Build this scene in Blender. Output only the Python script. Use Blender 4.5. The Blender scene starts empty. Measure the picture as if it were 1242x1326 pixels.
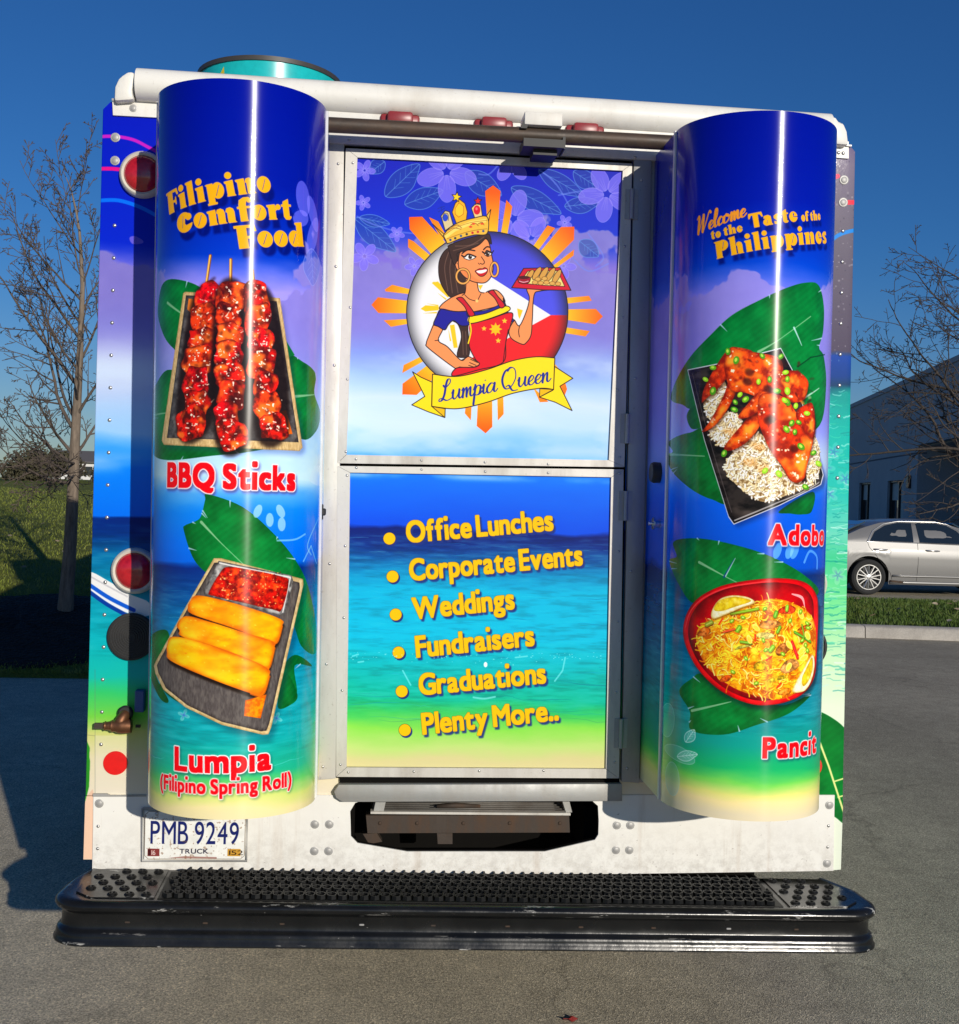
import bpy, bmesh, math, random
import numpy as np
from mathutils import Vector, Matrix

# ------------------------------------------------------------------ camera, sky, sun, exposure
S = bpy.context.scene
COL = S.collection
S.render.resolution_x, S.render.resolution_y = 959, 1024
PW, PH, FOC = 1242.0, 1326.0, 1550.0            # the photograph's frame and focal length in pixels
CAM = np.array([-0.3398, -3.6176, 1.70])
YAW, PIT, ROL = 0.09162, -0.015655, 0.028344
SUN_AZ, SUN_EL = math.radians(20.2), math.radians(15.0)   # sun behind the camera, to the right

def cam_axes():
    cy, sy, cp, sp = math.cos(YAW), math.sin(YAW), math.cos(PIT), math.sin(PIT)
    f = np.array([sy*cp, cy*cp, sp]); r = np.array([cy, -sy, 0.0]); u = np.cross(r, f)
    cr, sr = math.cos(ROL), math.sin(ROL)
    return cr*r + sr*u, -sr*r + cr*u, f
CR, CU, CF = cam_axes()
cd = bpy.data.cameras.new("camera"); cam = bpy.data.objects.new("camera", cd); COL.objects.link(cam)
cd.sensor_fit = 'HORIZONTAL'; cd.sensor_width = 36.0; cd.lens = 36.0*FOC/PW
cd.clip_start = 0.05; cd.clip_end = 3000.0
m = Matrix.Identity(4)
for i in range(3):
    m[i][0], m[i][1], m[i][2], m[i][3] = CR[i], CU[i], -CF[i], CAM[i]
cam.matrix_world = m
S.camera = cam

world = bpy.data.worlds.new("World"); S.world = world; world.use_nodes = True
wn = world.node_tree.nodes; wl = world.node_tree.links
bg = wn["Background"]; sky = wn.new("ShaderNodeTexSky"); sky.sky_type = 'NISHITA'
sky.sun_disc = False; sky.sun_elevation = SUN_EL; sky.sun_rotation = math.pi - SUN_AZ
sky.altitude = 200.0; sky.air_density = 1.0; sky.dust_density = 0.15; sky.ozone_density = 3.0
hsv = wn.new("ShaderNodeHueSaturation"); hsv.inputs['Saturation'].default_value = 1.12; hsv.inputs['Value'].default_value = 0.9
tint = wn.new("ShaderNodeMix"); tint.data_type = 'RGBA'; tint.blend_type = 'MULTIPLY'; tint.inputs[0].default_value = 1.0
tc = wn.new("ShaderNodeTexCoord"); sz = wn.new("ShaderNodeSeparateXYZ"); mr = wn.new("ShaderNodeMapRange"); mr.inputs['From Min'].default_value = 0.0; mr.inputs['From Max'].default_value = 0.22; mr.interpolation_type = 'SMOOTHSTEP'
mt = wn.new("ShaderNodeMix"); mt.data_type = 'RGBA'; mt.inputs[6].default_value = (0.60, 0.74, 1.02, 1.0); mt.inputs[7].default_value = (0.33, 0.68, 1.10, 1.0)
wl.new(tc.outputs['Generated'], sz.inputs[0]); wl.new(sz.outputs['Z'], mr.inputs['Value']); wl.new(mr.outputs[0], mt.inputs[0])
wl.new(sky.outputs['Color'], hsv.inputs['Color']); wl.new(mt.outputs[2], tint.inputs[7]); wl.new(hsv.outputs['Color'], tint.inputs[6]); wl.new(tint.outputs[2], bg.inputs['Color'])
bg.inputs['Strength'].default_value = 0.075

sd = bpy.data.lights.new("sun", 'SUN'); sd.energy = 3.7; sd.angle = math.radians(0.5); sd.color = (1.0, 0.93, 0.82)
sun = bpy.data.objects.new("sun", sd); COL.objects.link(sun)
to_sun = Vector((math.sin(SUN_AZ)*math.cos(SUN_EL), -math.cos(SUN_AZ)*math.cos(SUN_EL), math.sin(SUN_EL)))
sun.rotation_euler = to_sun.to_track_quat('Z', 'Y').to_euler()
sun.location = (6, -20, 12)
S.view_settings.view_transform = 'Standard'; S.view_settings.look = 'None'
S.view_settings.exposure = 0.0; S.view_settings.gamma = 1.0
S.cycles.use_denoising = True
S.cycles.max_bounces = 8

# ------------------------------------------------------------------ helpers: photo measurements to places
def rays(x, y):
    x = np.asarray(x, float); y = np.asarray(y, float)
    return CF + ((x - PW/2)/FOC)[..., None]*CR - ((y - PH/2)/FOC)[..., None]*CU
def on_plane(x, y, Y=0.0):
    d = rays(x, y); t = (Y - CAM[1])/d[..., 1]
    return CAM + d*t[..., None]
def P(x, y, Y=0.0):
    return Vector(on_plane(x, y, Y).tolist())
def on_ground(x, y, z=0.0):
    d = rays(x, y); t = (z - CAM[2])/d[..., 2]
    return Vector((CAM + d*t[..., None]).tolist())
def at_depth(x, y, dep):
    return Vector((CAM + rays(x, y)*dep).tolist())

def lin(c):
    return tuple((v/255.0)/12.92 if v/255.0 <= 0.04045 else ((v/255.0 + 0.055)/1.055)**2.4 for v in c)

# ------------------------------------------------------------------ helpers: objects
def tag(o, label=None, cat=None, group=None, kind=None):
    if label: o['label'] = label
    if cat: o['category'] = cat
    if group: o['group'] = group
    if kind: o['kind'] = kind
    return o
def empty(name, loc=(0, 0, 0), parent=None):
    o = bpy.data.objects.new(name, None); COL.objects.link(o); o.location = loc
    if parent: o.parent = parent
    return o
def obj(name, bm, mat, parent=None, smooth=False, autosmooth=None):
    me = bpy.data.meshes.new(name)
    bm.normal_update(); bm.to_mesh(me); bm.free()
    mats = mat if isinstance(mat, (list, tuple)) else [mat]
    for k in mats: me.materials.append(k)
    if smooth:
        me.polygons.foreach_set('use_smooth', [True]*len(me.polygons))
    if autosmooth is not None:
        me.polygons.foreach_set('use_smooth', [True]*len(me.polygons))
        me.set_sharp_from_angle(angle=math.radians(autosmooth))
    o = bpy.data.objects.new(name, me); COL.objects.link(o)
    if parent: o.parent = parent
    return o
def link_copy(o, parent, loc=None, rot=None):
    c = o.copy(); COL.objects.link(c); c.parent = parent
    if loc is not None: c.location = loc
    if rot is not None: c.rotation_euler = rot
    return c
def NB(): return bmesh.new()
def box(bm, a, b, bev=0.0, seg=1):
    """axis aligned box between corners a and b"""
    a = Vector(a); b = Vector(b)
    r = bmesh.ops.create_cube(bm, size=1.0)
    vs = r['verts']
    for v in vs:
        v.co = Vector([(a[i]+b[i])/2 + v.co[i]*(b[i]-a[i]) for i in range(3)])
    if bev > 0:
        es = list({e for v in vs for e in v.link_edges})
        bmesh.ops.bevel(bm, geom=es, offset=bev, segments=seg, affect='EDGES', profile=0.5)
    return vs
def prism(bm, pts, ext, flip=False):
    """closed polygon (3D points) extruded by vector ext"""
    ext = Vector(ext)
    A = [bm.verts.new(Vector(p)) for p in pts]; B = [bm.verts.new(Vector(p)+ext) for p in pts]
    n = len(pts)
    bm.faces.new(A if not flip else A[::-1]); bm.faces.new(B[::-1] if not flip else B)
    for i in range(n):
        q = (A[i], B[i], B[(i+1) % n], A[(i+1) % n])
        bm.faces.new(q if not flip else q[::-1])
    return A + B
def tube(bm, pts, rad, seg=10, cap=True):
    """a tube along points; rad a number or one per point"""
    pts = [Vector(p) for p in pts]; n = len(pts)
    rs = rad if isinstance(rad, (list, tuple)) else [rad]*n
    rings = []; up = None
    for i, p in enumerate(pts):
        t = (pts[min(i+1, n-1)] - pts[max(i-1, 0)])
        t = t.normalized() if t.length > 1e-9 else Vector((0, 0, 1))
        if up is None:
            up = Vector((0, 0, 1)) if abs(t.z) < 0.9 else Vector((0, 1, 0))
        up = (up - t*up.dot(t)); up = up.normalized() if up.length > 1e-6 else t.orthogonal().normalized()
        s = t.cross(up)
        rings.append([bm.verts.new(p + (up*math.cos(2*math.pi*k/seg) + s*math.sin(2*math.pi*k/seg))*rs[i]) for k in range(seg)])
    for i in range(n-1):
        for k in range(seg):
            bm.faces.new((rings[i][k], rings[i][(k+1) % seg], rings[i+1][(k+1) % seg], rings[i+1][k]))
    if cap:
        bm.faces.new(rings[0][::-1]); bm.faces.new(rings[-1])
def lathe(bm, prof, org, axis='Y', seg=24, sgn=-1.0):
    """revolve (radius, height) pairs about an axis through org; height runs along sgn*axis"""
    org = Vector(org); rings = []
    ax = {'X': 0, 'Y': 1, 'Z': 2}[axis]; o1, o2 = [i for i in range(3) if i != ax]
    for r, h in prof:
        ring = []
        for k in range(seg if r > 1e-6 else 1):
            v = Vector((0, 0, 0)); v[ax] = sgn*h
            v[o1] = r*math.cos(2*math.pi*k/seg); v[o2] = r*math.sin(2*math.pi*k/seg)
            ring.append(bm.verts.new(org + v))
        rings.append(ring)
    for A, B in zip(rings, rings[1:]):
        for k in range(seg):
            q = []
            for v in (A[k % len(A)], A[(k+1) % len(A)], B[(k+1) % len(B)], B[k % len(B)]):
                if v not in q: q.append(v)
            if len(q) >= 3:
                try: bm.faces.new(q)
                except ValueError: pass
    bmesh.ops.recalc_face_normals(bm, faces=bm.faces)
def sweep(bm, path, prof, closed=False):
    """path: list of (point, outward vector) ; prof: list of (outward, z) offsets"""
    rows = []
    for p, o in path:
        rows.append([bm.verts.new(Vector(p) + Vector(o)*a + Vector((0, 0, z))) for a, z in prof])
    for A, B in zip(rows, rows[1:]):
        for k in range(len(prof)-1):
            bm.faces.new((A[k], B[k], B[k+1], A[k+1]))
    return rows

# ------------------------------------------------------------------ helpers: materials
class NT:
    def __init__(s, name):
        s.m = bpy.data.materials.new(name); s.m.use_nodes = True
        s.t = s.m.node_tree; s.b = s.t.nodes["Principled BSDF"]; s.out = s.t.nodes["Material Output"]
    def n(s, typ, **kw):
        x = s.t.nodes.new(typ)
        for k, v in kw.items():
            if k in x.inputs: x.inputs[k].default_value = v
            else: setattr(x, k, v)
        return x
    def l(s, a, b): s.t.links.new(a, b)
    def set(s, **kw):
        for k, v in kw.items():
            i = s.b.inputs[k.replace('_', ' ')]
            i.default_value = (*v, 1.0) if isinstance(v, tuple) and len(v) == 3 else v
        return s
    def coord(s, kind='Object'): return s.n("ShaderNodeTexCoord").outputs[kind]
    def noise(s, scale, detail=4.0, rough=0.55, vec=None, out='Fac', dist=0.0, stretch=None):
        x = s.n("ShaderNodeTexNoise"); x.inputs['Scale'].default_value = scale; x.inputs['Detail'].default_value = detail
        x.inputs['Roughness'].default_value = rough; x.inputs['Distortion'].default_value = dist
        vec = vec or s.coord()
        if stretch:
            mp = s.n("ShaderNodeMapping"); mp.inputs['Scale'].default_value = stretch; s.l(vec, mp.inputs['Vector']); vec = mp.outputs[0]
        s.l(vec, x.inputs['Vector']); return x.outputs[out]
    def ramp(s, fac, stops, interp='LINEAR'):
        r = s.n("ShaderNodeValToRGB"); r.color_ramp.interpolation = interp
        e = r.color_ramp.elements
        while len(e) < len(stops): e.new(0.5)
        for k, (p, c) in zip(e, stops):
            k.position = p; k.color = (*c, 1.0) if len(c) == 3 else c
        s.l(fac, r.inputs['Fac']); return r.outputs['Color']
    def mix(s, fac, a, b, mode='MIX'):
        x = s.n("ShaderNodeMix", data_type='RGBA', blend_type=mode)
        for v, i in ((fac, 0), (a, 6), (b, 7)):
            if hasattr(v, 'is_output') or isinstance(v, bpy.types.NodeSocket): s.l(v, x.inputs[i])
            else: x.inputs[i].default_value = v if i == 0 else (*v, 1.0)
        return x.outputs[2]
    def bump(s, h, strength=0.3, dist=0.01):
        x = s.n("ShaderNodeBump"); x.inputs['Strength'].default_value = strength; x.inputs['Distance'].default_value = dist
        s.l(h, x.inputs['Height']); s.l(x.outputs[0], s.b.inputs['Normal']); return x
    def base(s, c): s.l(c, s.b.inputs['Base Color'])
    def rough(s, c): s.l(c, s.b.inputs['Roughness'])
def g(v): return (v, v, v)
def plain(name, c, rough=0.5, metal=0.0, **kw):
    n = NT(name); n.set(Base_Color=c, Roughness=rough, Metallic=metal, **kw)
    nz = n.noise(38.0, 5.0)
    n.base(n.mix(1.0, c, n.ramp(nz, [(0.3, g(0.86)), (0.7, g(1.0))]), 'MULTIPLY'))
    return n.m
def grimy(name, c, dirt, rough=0.45, metal=0.0, scale=6.0, amt=0.5, stretch=(1, 1, 0.25), spec=0.5):
    """paint or metal with streaks, specks and worn patches"""
    n = NT(name); n.set(Roughness=rough, Metallic=metal, Specular_IOR_Level=spec)
    big = n.noise(scale, 6.0, 0.65, stretch=stretch); fine = n.noise(scale*14, 5.0, 0.6)
    f1 = n.ramp(big, [(0.47, g(0.0)), (0.75, g(amt))]); f2 = n.ramp(fine, [(0.62, g(0.0)), (0.74, g(amt))])
    c1 = n.mix(f1, c, dirt); c2 = n.mix(f2, c1, dirt); n.base(c2)
    n.rough(n.ramp(big, [(0.3, g(rough*0.8)), (0.75, g(min(1, rough*1.35)))]))
    n.bump(n.noise(scale*3, 5.0), 0.08, 0.01)
    return n.m

M = {}
M['white_paint'] = grimy('weathered_white_paint', (0.81, 0.79, 0.73), (0.40, 0.33, 0.24), 0.42, amt=0.42, spec=0.35)
M['alu'] = grimy('aluminium_trim', (0.60, 0.575, 0.52), (0.27, 0.235, 0.19), 0.45, 0.15, scale=7.0, amt=0.6, spec=0.35)
M['alu_dark'] = grimy('aluminium_post', (0.40, 0.395, 0.38), (0.20, 0.18, 0.155), 0.45, 0.25, scale=7.0, amt=0.6)
M['galv'] = grimy('galvanised_sill', (0.36, 0.36, 0.345), (0.30, 0.27, 0.23), 0.5, 0.3, scale=9.0, amt=0.7, stretch=(1, 1, 0.3))
M['rivet'] = plain('rivet_metal', (0.55, 0.54, 0.52), 0.3, 0.8)
M['black'] = plain('black_rubber', (0.018, 0.018, 0.018), 0.55)
M['void'] = plain('steel_shade_black', (0.005, 0.0045, 0.004), 0.9, Specular_IOR_Level=0.1)  # shade of recesses and underside put into a near-black colour
M['chrome'] = plain('chrome', (0.65, 0.65, 0.66), 0.15, 1.0)
M['white_bezel'] = plain('cream_bezel', (0.72, 0.69, 0.58), 0.4)
# ------------------------------------------------------------------ a small painter for the printed vinyl wrap
rng = np.random.default_rng(7)
def fbm(h, w, cell, octv=4, seed=0, gain=0.5, sx=1.0):
    """fractal value noise in 0..1; sx stretches it sideways"""
    r = np.random.default_rng(seed); out = np.zeros((h, w)); amp = 1.0; tot = 0.0; c = float(cell)
    for _ in range(octv):
        gh, gw = int(h/c)+3, int(w/(c*sx))+3
        G = r.random((gh, gw))
        y = np.arange(h)/c; x = np.arange(w)/(c*sx)
        y0 = y.astype(int); x0 = x.astype(int); fy = y-y0; fx = x-x0
        fy = (fy*fy*(3-2*fy))[:, None]; fx = (fx*fx*(3-2*fx))[None, :]
        A = G[y0][:, x0]; B = G[y0][:, x0+1]; C_ = G[y0+1][:, x0]; D = G[y0+1][:, x0+1]
        out += amp*((A*(1-fx)+B*fx)*(1-fy) + (C_*(1-fx)+D*fx)*fy); tot += amp
        amp *= gain; c = max(1.0, c/2)
    return out/tot
def blur(a, k):
    k = int(k)
    if k < 1: return a
    for _ in range(2):
        for ax in (0, 1):
            p = np.pad(a, [(k+1, k) if i == ax else (0, 0) for i in range(2)], mode='edge').cumsum(ax)
            n = a.shape[ax]
            a = (np.take(p, np.arange(2*k+1, 2*k+1+n), ax) - np.take(p, np.arange(n), ax))/(2*k+1)
    return a
def catmull(pts, closed=True, n=6):
    p = np.asarray(pts, float); N = len(p); out = []
    rngs = range(N) if closed else range(N-1)
    for i in rngs:
        if closed: a, b, c, d = p[i-1], p[i], p[(i+1) % N], p[(i+2) % N]
        else: a, b, c, d = p[max(i-1, 0)], p[i], p[i+1], p[min(i+2, N-1)]
        for t in np.linspace(0, 1, n, endpoint=False):
            out.append(0.5*((2*b) + (-a+c)*t + (2*a-5*b+4*c-d)*t*t + (-a+3*b-3*c+d)*t**3))
    if not closed: out.append(p[-1])
    return np.array(out)
def dens(pts, n=5, closed=True):
    p = np.asarray(pts, float); q = np.roll(p, -1, 0) if closed else p[1:]
    p0 = p if closed else p[:-1]
    out = np.concatenate([p0 + (q-p0)*t for t in np.linspace(0, 1, n, endpoint=False)], 1).reshape(-1, 2) if n > 1 else p0
    return out if closed else np.vstack([out, p[-1]])
def C3(c): return np.array(c, float)/255.0

class Canvas:
    """pixels of a printed surface; M turns places measured in the photograph into metres on the surface"""
    def __init__(s, u0, u1, v0, v1, res, M=None):
        s.u0, s.v1, s.res, s.M = u0, v1, float(res), M
        s.W, s.H = int(round((u1-u0)*res)), int(round((v1-v0)*res))
        s.a = np.zeros((s.H, s.W, 3)); s.clip = None
    def px(s, p, raw=False):
        p = np.asarray(p, float)
        if s.M is not None and not raw: p = s.M(p)
        return np.stack([(p[:, 0]-s.u0)*s.res, (s.v1-p[:, 1])*s.res], 1)
    def bbox(s, q, pad=2):
        x0, y0 = np.floor(q.min(0)).astype(int)-pad; x1, y1 = np.ceil(q.max(0)).astype(int)+pad
        return max(x0, 0), max(y0, 0), min(x1, s.W), min(y1, s.H)
    def pmask(s, q, pad=2, ss=3):
        x0, y0, x1, y1 = s.bbox(q, pad)
        if x1 <= x0 or y1 <= y0: return None
        xs = (np.arange((x1-x0)*ss)+0.5)/ss + x0; ys = (np.arange((y1-y0)*ss)+0.5)/ss + y0
        # even-odd scanline fill
        inside = np.zeros((len(ys), len(xs)), bool)
        a = q; b = np.roll(q, -1, 0)
        for j, y in enumerate(ys):
            hit = (a[:, 1] > y) != (b[:, 1] > y)
            if not hit.any(): continue
            A, B = a[hit], b[hit]
            xi = np.sort(A[:, 0] + (y-A[:, 1])/(B[:, 1]-A[:, 1])*(B[:, 0]-A[:, 0]))
            inside[j] = (np.searchsorted(xi, xs) % 2) == 1
        m_ = inside.reshape(y1-y0, ss, x1-x0, ss).mean((1, 3))
        return m_, (x0, y0, x1, y1)
    def comp(s, m_, bb, col, alpha=1.0):
        x0, y0, x1, y1 = bb
        if s.clip is not None: m_ = m_*s.clip[y0:y1, x0:x1]
        m_ = (m_*alpha)[..., None]
        col = C3(col) if isinstance(col, (tuple, list)) else col
        s.a[y0:y1, x0:x1] = s.a[y0:y1, x0:x1]*(1-m_) + col*m_
    def poly(s, pts, col, alpha=1.0, sm=False, soft=0, raw=False, n=5):
        q = s.px(catmull(pts, True, n) if sm else dens(pts, n), raw)
        r = s.pmask(q, 2+2*soft)
        if r is None: return None
        m_, bb = r
        if soft: m_ = blur(m_, soft)
        if callable(col):
            x0, y0, x1, y1 = bb
            yy, xx = np.mgrid[y0:y1, x0:x1]; col = col(xx, yy, m_)
        s.comp(m_, bb, col, alpha); return m_, bb
    def shape(s, pts, base, dark, edge=8, nz=0.25, cell=9, seed=1, hi=None, sm=True, light=None, sx=1.0, spark=0.0, raw=False):
        """a printed photo-like solid: dark towards its outline, mottled, with highlights"""
        q = s.px(catmull(pts, True, 5) if sm else dens(pts, 4), raw)
        r = s.pmask(q, 2)
        if r is None: return
        m_, bb = r; x0, y0, x1, y1 = bb; h, w = m_.shape
        pad = np.pad(m_, edge+1); e = blur(pad, edge)[edge+1:-edge-1, edge+1:-edge-1]
        e = np.clip((e-0.45)/0.5, 0, 1)
        n1 = fbm(h, w, cell, 4, seed, 0.6, sx); n1 = np.clip((n1-0.5)*2.6+0.5, 0, 1)
        t = np.clip(e*(1-nz) + (n1-0.35)*nz*1.9, 0, 1)[..., None]
        col = C3(dark)*(1-t) + C3(base)*t
        if light is not None:
            n2 = np.clip((fbm(h, w, cell*1.7, 3, seed+9, 0.5, sx)-0.5)*4, 0, 1)*e
            col = col*(1-n2[..., None]) + C3(light)*n2[..., None]
        if spark > 0:
            n3 = np.clip((fbm(h, w, max(3, cell*0.55), 3, seed+21, 0.6)-(0.74-spark*0.1))*14, 0, 1)*e
            col = col*(1-n3[..., None]) + C3(hi or (255, 225, 205))*n3[..., None]
        s.comp(m_, bb, col)
    def stroke(s, pts, w, col, alpha=1.0, sm=False, raw=False, closed=False, wpx=None):
        """w: width in photo pixels (or metres when raw), one number or one per point"""
        P_ = np.asarray(pts, float)
        ws = np.full(len(P_), w, float) if np.isscalar(w) else np.asarray(w, float)
        if closed: P_ = np.vstack([P_, P_[:1]]); ws = np.append(ws, ws[0])
        if sm:
            A = catmull(np.column_stack([P_, ws]), False, 6); P_, ws = A[:, :2], A[:, 2]
        q = s.px(P_, raw)
        k = s.res if raw else s.res/428.0
        ws = np.maximum(ws*k, 0.6)
        x0, y0, x1, y1 = s.bbox(q, int(ws.max())+3)
        if x1 <= x0 or y1 <= y0: return
        cov = np.zeros((y1-y0, x1-x0))
        for i in range(len(q)-1):
            a, b = q[i], q[i+1]; r0, r1 = ws[i]/2, ws[i+1]/2; R = max(r0, r1)+2
            bx0 = max(int(min(a[0], b[0])-R), x0); bx1 = min(int(max(a[0], b[0])+R)+1, x1)
            by0 = max(int(min(a[1], b[1])-R), y0); by1 = min(int(max(a[1], b[1])+R)+1, y1)
            if bx1 <= bx0 or by1 <= by0: continue
            X = np.arange(bx0, bx1)[None, :]+0.5; Y = np.arange(by0, by1)[:, None]+0.5
            d = b-a; L = max(d@d, 1e-9)
            t = np.clip(((X-a[0])*d[0]+(Y-a[1])*d[1])/L, 0, 1)
            dist = np.hypot(X-a[0]-t*d[0], Y-a[1]-t*d[1]) - (r0+(r1-r0)*t)
            sub = cov[by0-y0:by1-y0, bx0-x0:bx1-x0]
            np.maximum(sub, np.clip(0.5-dist, 0, 1), out=sub)
        s.comp(cov, (x0, y0, x1, y1), col, alpha)
    def oval(s, cx, cy, rx, ry, col, rot=0.0, alpha=1.0, raw=False, soft=0, n=28):
        t = np.linspace(0, 2*math.pi, n, endpoint=False); c, d = math.cos(rot), math.sin(rot)
        x, y = rx*np.cos(t), ry*np.sin(t)
        return s.poly(np.stack([cx+x*c-y*d, cy+x*d+y*c], 1), col, alpha, raw=raw, n=1, soft=soft)
    def glyphs(s, polys, A, fill, outline=None, ow=0.0, shadow=None, sh=(0, 0), soft=0, sa=1.0):
        """polys: list of (polygon, sign) in em units; A: 2x3 affine to metres. ow and sh in metres"""
        A = np.asarray(A, float); Q = []
        for pg, sg in polys:
            p = np.asarray(pg, float); Q.append((s.px(p@A[:, :2].T + A[:, 2], True), sg))
        allq = np.vstack([q for q, _ in Q]); pad = int((ow+abs(sh[0])+abs(sh[1])+getattr(polys, 'bold', 0)*np.hypot(*A[:, 1]))*s.res)+6+2*soft
        x0, y0, x1, y1 = s.bbox(allq, pad)
        if x1 <= x0 or y1 <= y0: return
        ss = 3; m3 = np.zeros(((y1-y0)*ss, (x1-x0)*ss), bool)
        for q, sg in Q:
            z = (q-[x0, y0])*ss
            a0, b0 = np.floor(z.min(0)).astype(int)-1; a1, b1 = np.ceil(z.max(0)).astype(int)+2
            a0, b0 = max(a0, 0), max(b0, 0); a1, b1 = min(a1, m3.shape[1]), min(b1, m3.shape[0])
            if a1 <= a0 or b1 <= b0: continue
            if len(z) == 3:
                X = np.arange(a0, a1)[None, :]+0.5; Y = np.arange(b0, b1)[:, None]+0.5
                e = [(z[(i+1) % 3, 0]-z[i, 0])*(Y-z[i, 1])-(z[(i+1) % 3, 1]-z[i, 1])*(X-z[i, 0]) for i in range(3)]
                ins = ((e[0] >= 0) & (e[1] >= 0) & (e[2] >= 0)) | ((e[0] <= 0) & (e[1] <= 0) & (e[2] <= 0))
            else:
                xs = np.arange(a0, a1)+0.5; ins = np.zeros((b1-b0, a1-a0), bool); zb = np.roll(z, -1, 0)
                for j in range(b1-b0):
                    y = b0+j+0.5; hit = (z[:, 1] > y) != (zb[:, 1] > y)
                    if hit.any():
                        A_, B_ = z[hit], zb[hit]
                        xi = np.sort(A_[:, 0]+(y-A_[:, 1])/(B_[:, 1]-A_[:, 1])*(B_[:, 0]-A_[:, 0]))
                        ins[j] = (np.searchsorted(xi, xs) % 2) == 1
            sub = m3[b0:b1, a0:a1]
            if sg > 0: sub |= ins
            else: sub &= ~ins
        m_ = m3.reshape(y1-y0, ss, x1-x0, ss).mean((1, 3)); bb = (x0, y0, x1, y1)
        def grow(k, src=None):
            src = m_ if src is None else src
            k = k*s.res; r = int(math.ceil(k)); out = src.copy()
            for dy in range(-r, r+1):
                for dx in range(-r, r+1):
                    w_ = min(1.0, k+0.5-math.hypot(dx, dy))
                    if w_ > 0: out = np.maximum(out, np.roll(np.roll(src, dy, 0), dx, 1)*w_)
            return out
        def fatten(k, src):                                   # square pen: corners stay crisp
            k = k*s.res
            for ax in (0, 1):
                out = src.copy(); r = int(math.ceil(k))
                for d in range(1, r+1):
                    w_ = min(1.0, k+1-d)
                    if w_ > 0: out = np.maximum(out, np.maximum(np.roll(src, d, ax), np.roll(src, -d, ax))*w_)
                src = out
            return src
        if getattr(polys, 'bold', 0): m_ = fatten(polys.bold*np.hypot(*A[:, 1]), m_)
        if shadow is not None:
            mm = grow(ow) if ow else m_
            mm = np.roll(np.roll(mm, int(round(-sh[1]*s.res)), 0), int(round(sh[0]*s.res)), 1)
            s.comp(blur(mm, soft), bb, shadow, sa)
        if outline is not None: s.comp(grow(ow), bb, outline)
        s.comp(m_, bb, fill)
    def image(s, name, gain=1.0):
        im = bpy.data.images.new(name, s.W, s.H)
        buf = np.ones((s.H, s.W, 4), np.float32); k = s.a.mean(2, keepdims=True); buf[..., :3] = np.clip((k + (s.a-k)*1.10)*gain, 0, 1)[::-1]      # vivid inks
        im.pixels.foreach_set(buf.ravel()); im.update(); im.pack(); return im

# ---- lettering: built-in font fattened, plus two hand drawn faces
_tc = bpy.data.curves.new('lettering', 'FONT'); _to = bpy.data.objects.new('lettering', _tc); COL.objects.link(_to)
_tc.resolution_u = 7
class Glyphs(list):
    bold = 0.0
def font_polys(body, bold=0.0, space=1.0, gap=None):
    """triangles of each letter, and the width of the line, in units of the capital height"""
    out = Glyphs(); out.bold = bold; x = bold
    for ch in body:
        if ch == ' ': x += 0.34*space; continue
        _tc.body = ch; bpy.context.view_layer.update()
        me = _to.evaluated_get(bpy.context.evaluated_depsgraph_get()).to_mesh(); me.calc_loop_triangles()
        co = np.array([v.co[:2] for v in me.vertices])/0.69
        lo, hi = co[:, 0].min(), co[:, 0].max()
        if ch in 'ij': co[co[:, 1] > 0.72, 1] += 3.2*bold                 # keep the dot clear of the stem
        for t in me.loop_triangles: out.append((co[list(t.vertices)] + [x-lo, 0], 1))
        x += hi-lo + 2*bold + (0.07 if gap is None else gap)*space
    return out, x - bold - (0.07 if gap is None else gap)*space
def text_affine(p0, p1, width, cap, shear=0.0):
    """baseline from p0 to p1 (metres); letters cap metres tall"""
    p0 = np.array(p0, float); p1 = np.array(p1, float); d = (p1-p0)/width
    L = np.hypot(*(p1-p0)); n = np.array([-(p1-p0)[1], (p1-p0)[0]])/L
    up = n*cap + (p1-p0)/L*cap*shear
    return np.array([[d[0], up[0], p0[0]], [d[1], up[1], p0[1]]])
def ell(cx, cy, rx, ry, rot=0.0, n=26):
    t = np.linspace(0, 2*math.pi, n, endpoint=False); c, d = math.cos(rot), math.sin(rot)
    x, y = rx*np.cos(t), ry*np.sin(t); return np.stack([cx+x*c-y*d, cy+x*d+y*c], 1)
def rc(x0, y0, x1, y1): return np.array([(x0, y0), (x1, y0), (x1, y1), (x0, y1)], float)
def slit(cx, cy, h, w=0.045, lean=0.10):
    return np.array([(cx-lean-w/2, cy-h), (cx-lean+w/2, cy-h), (cx+lean+w/2, cy+h), (cx+lean-w/2, cy+h)], float)
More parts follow.
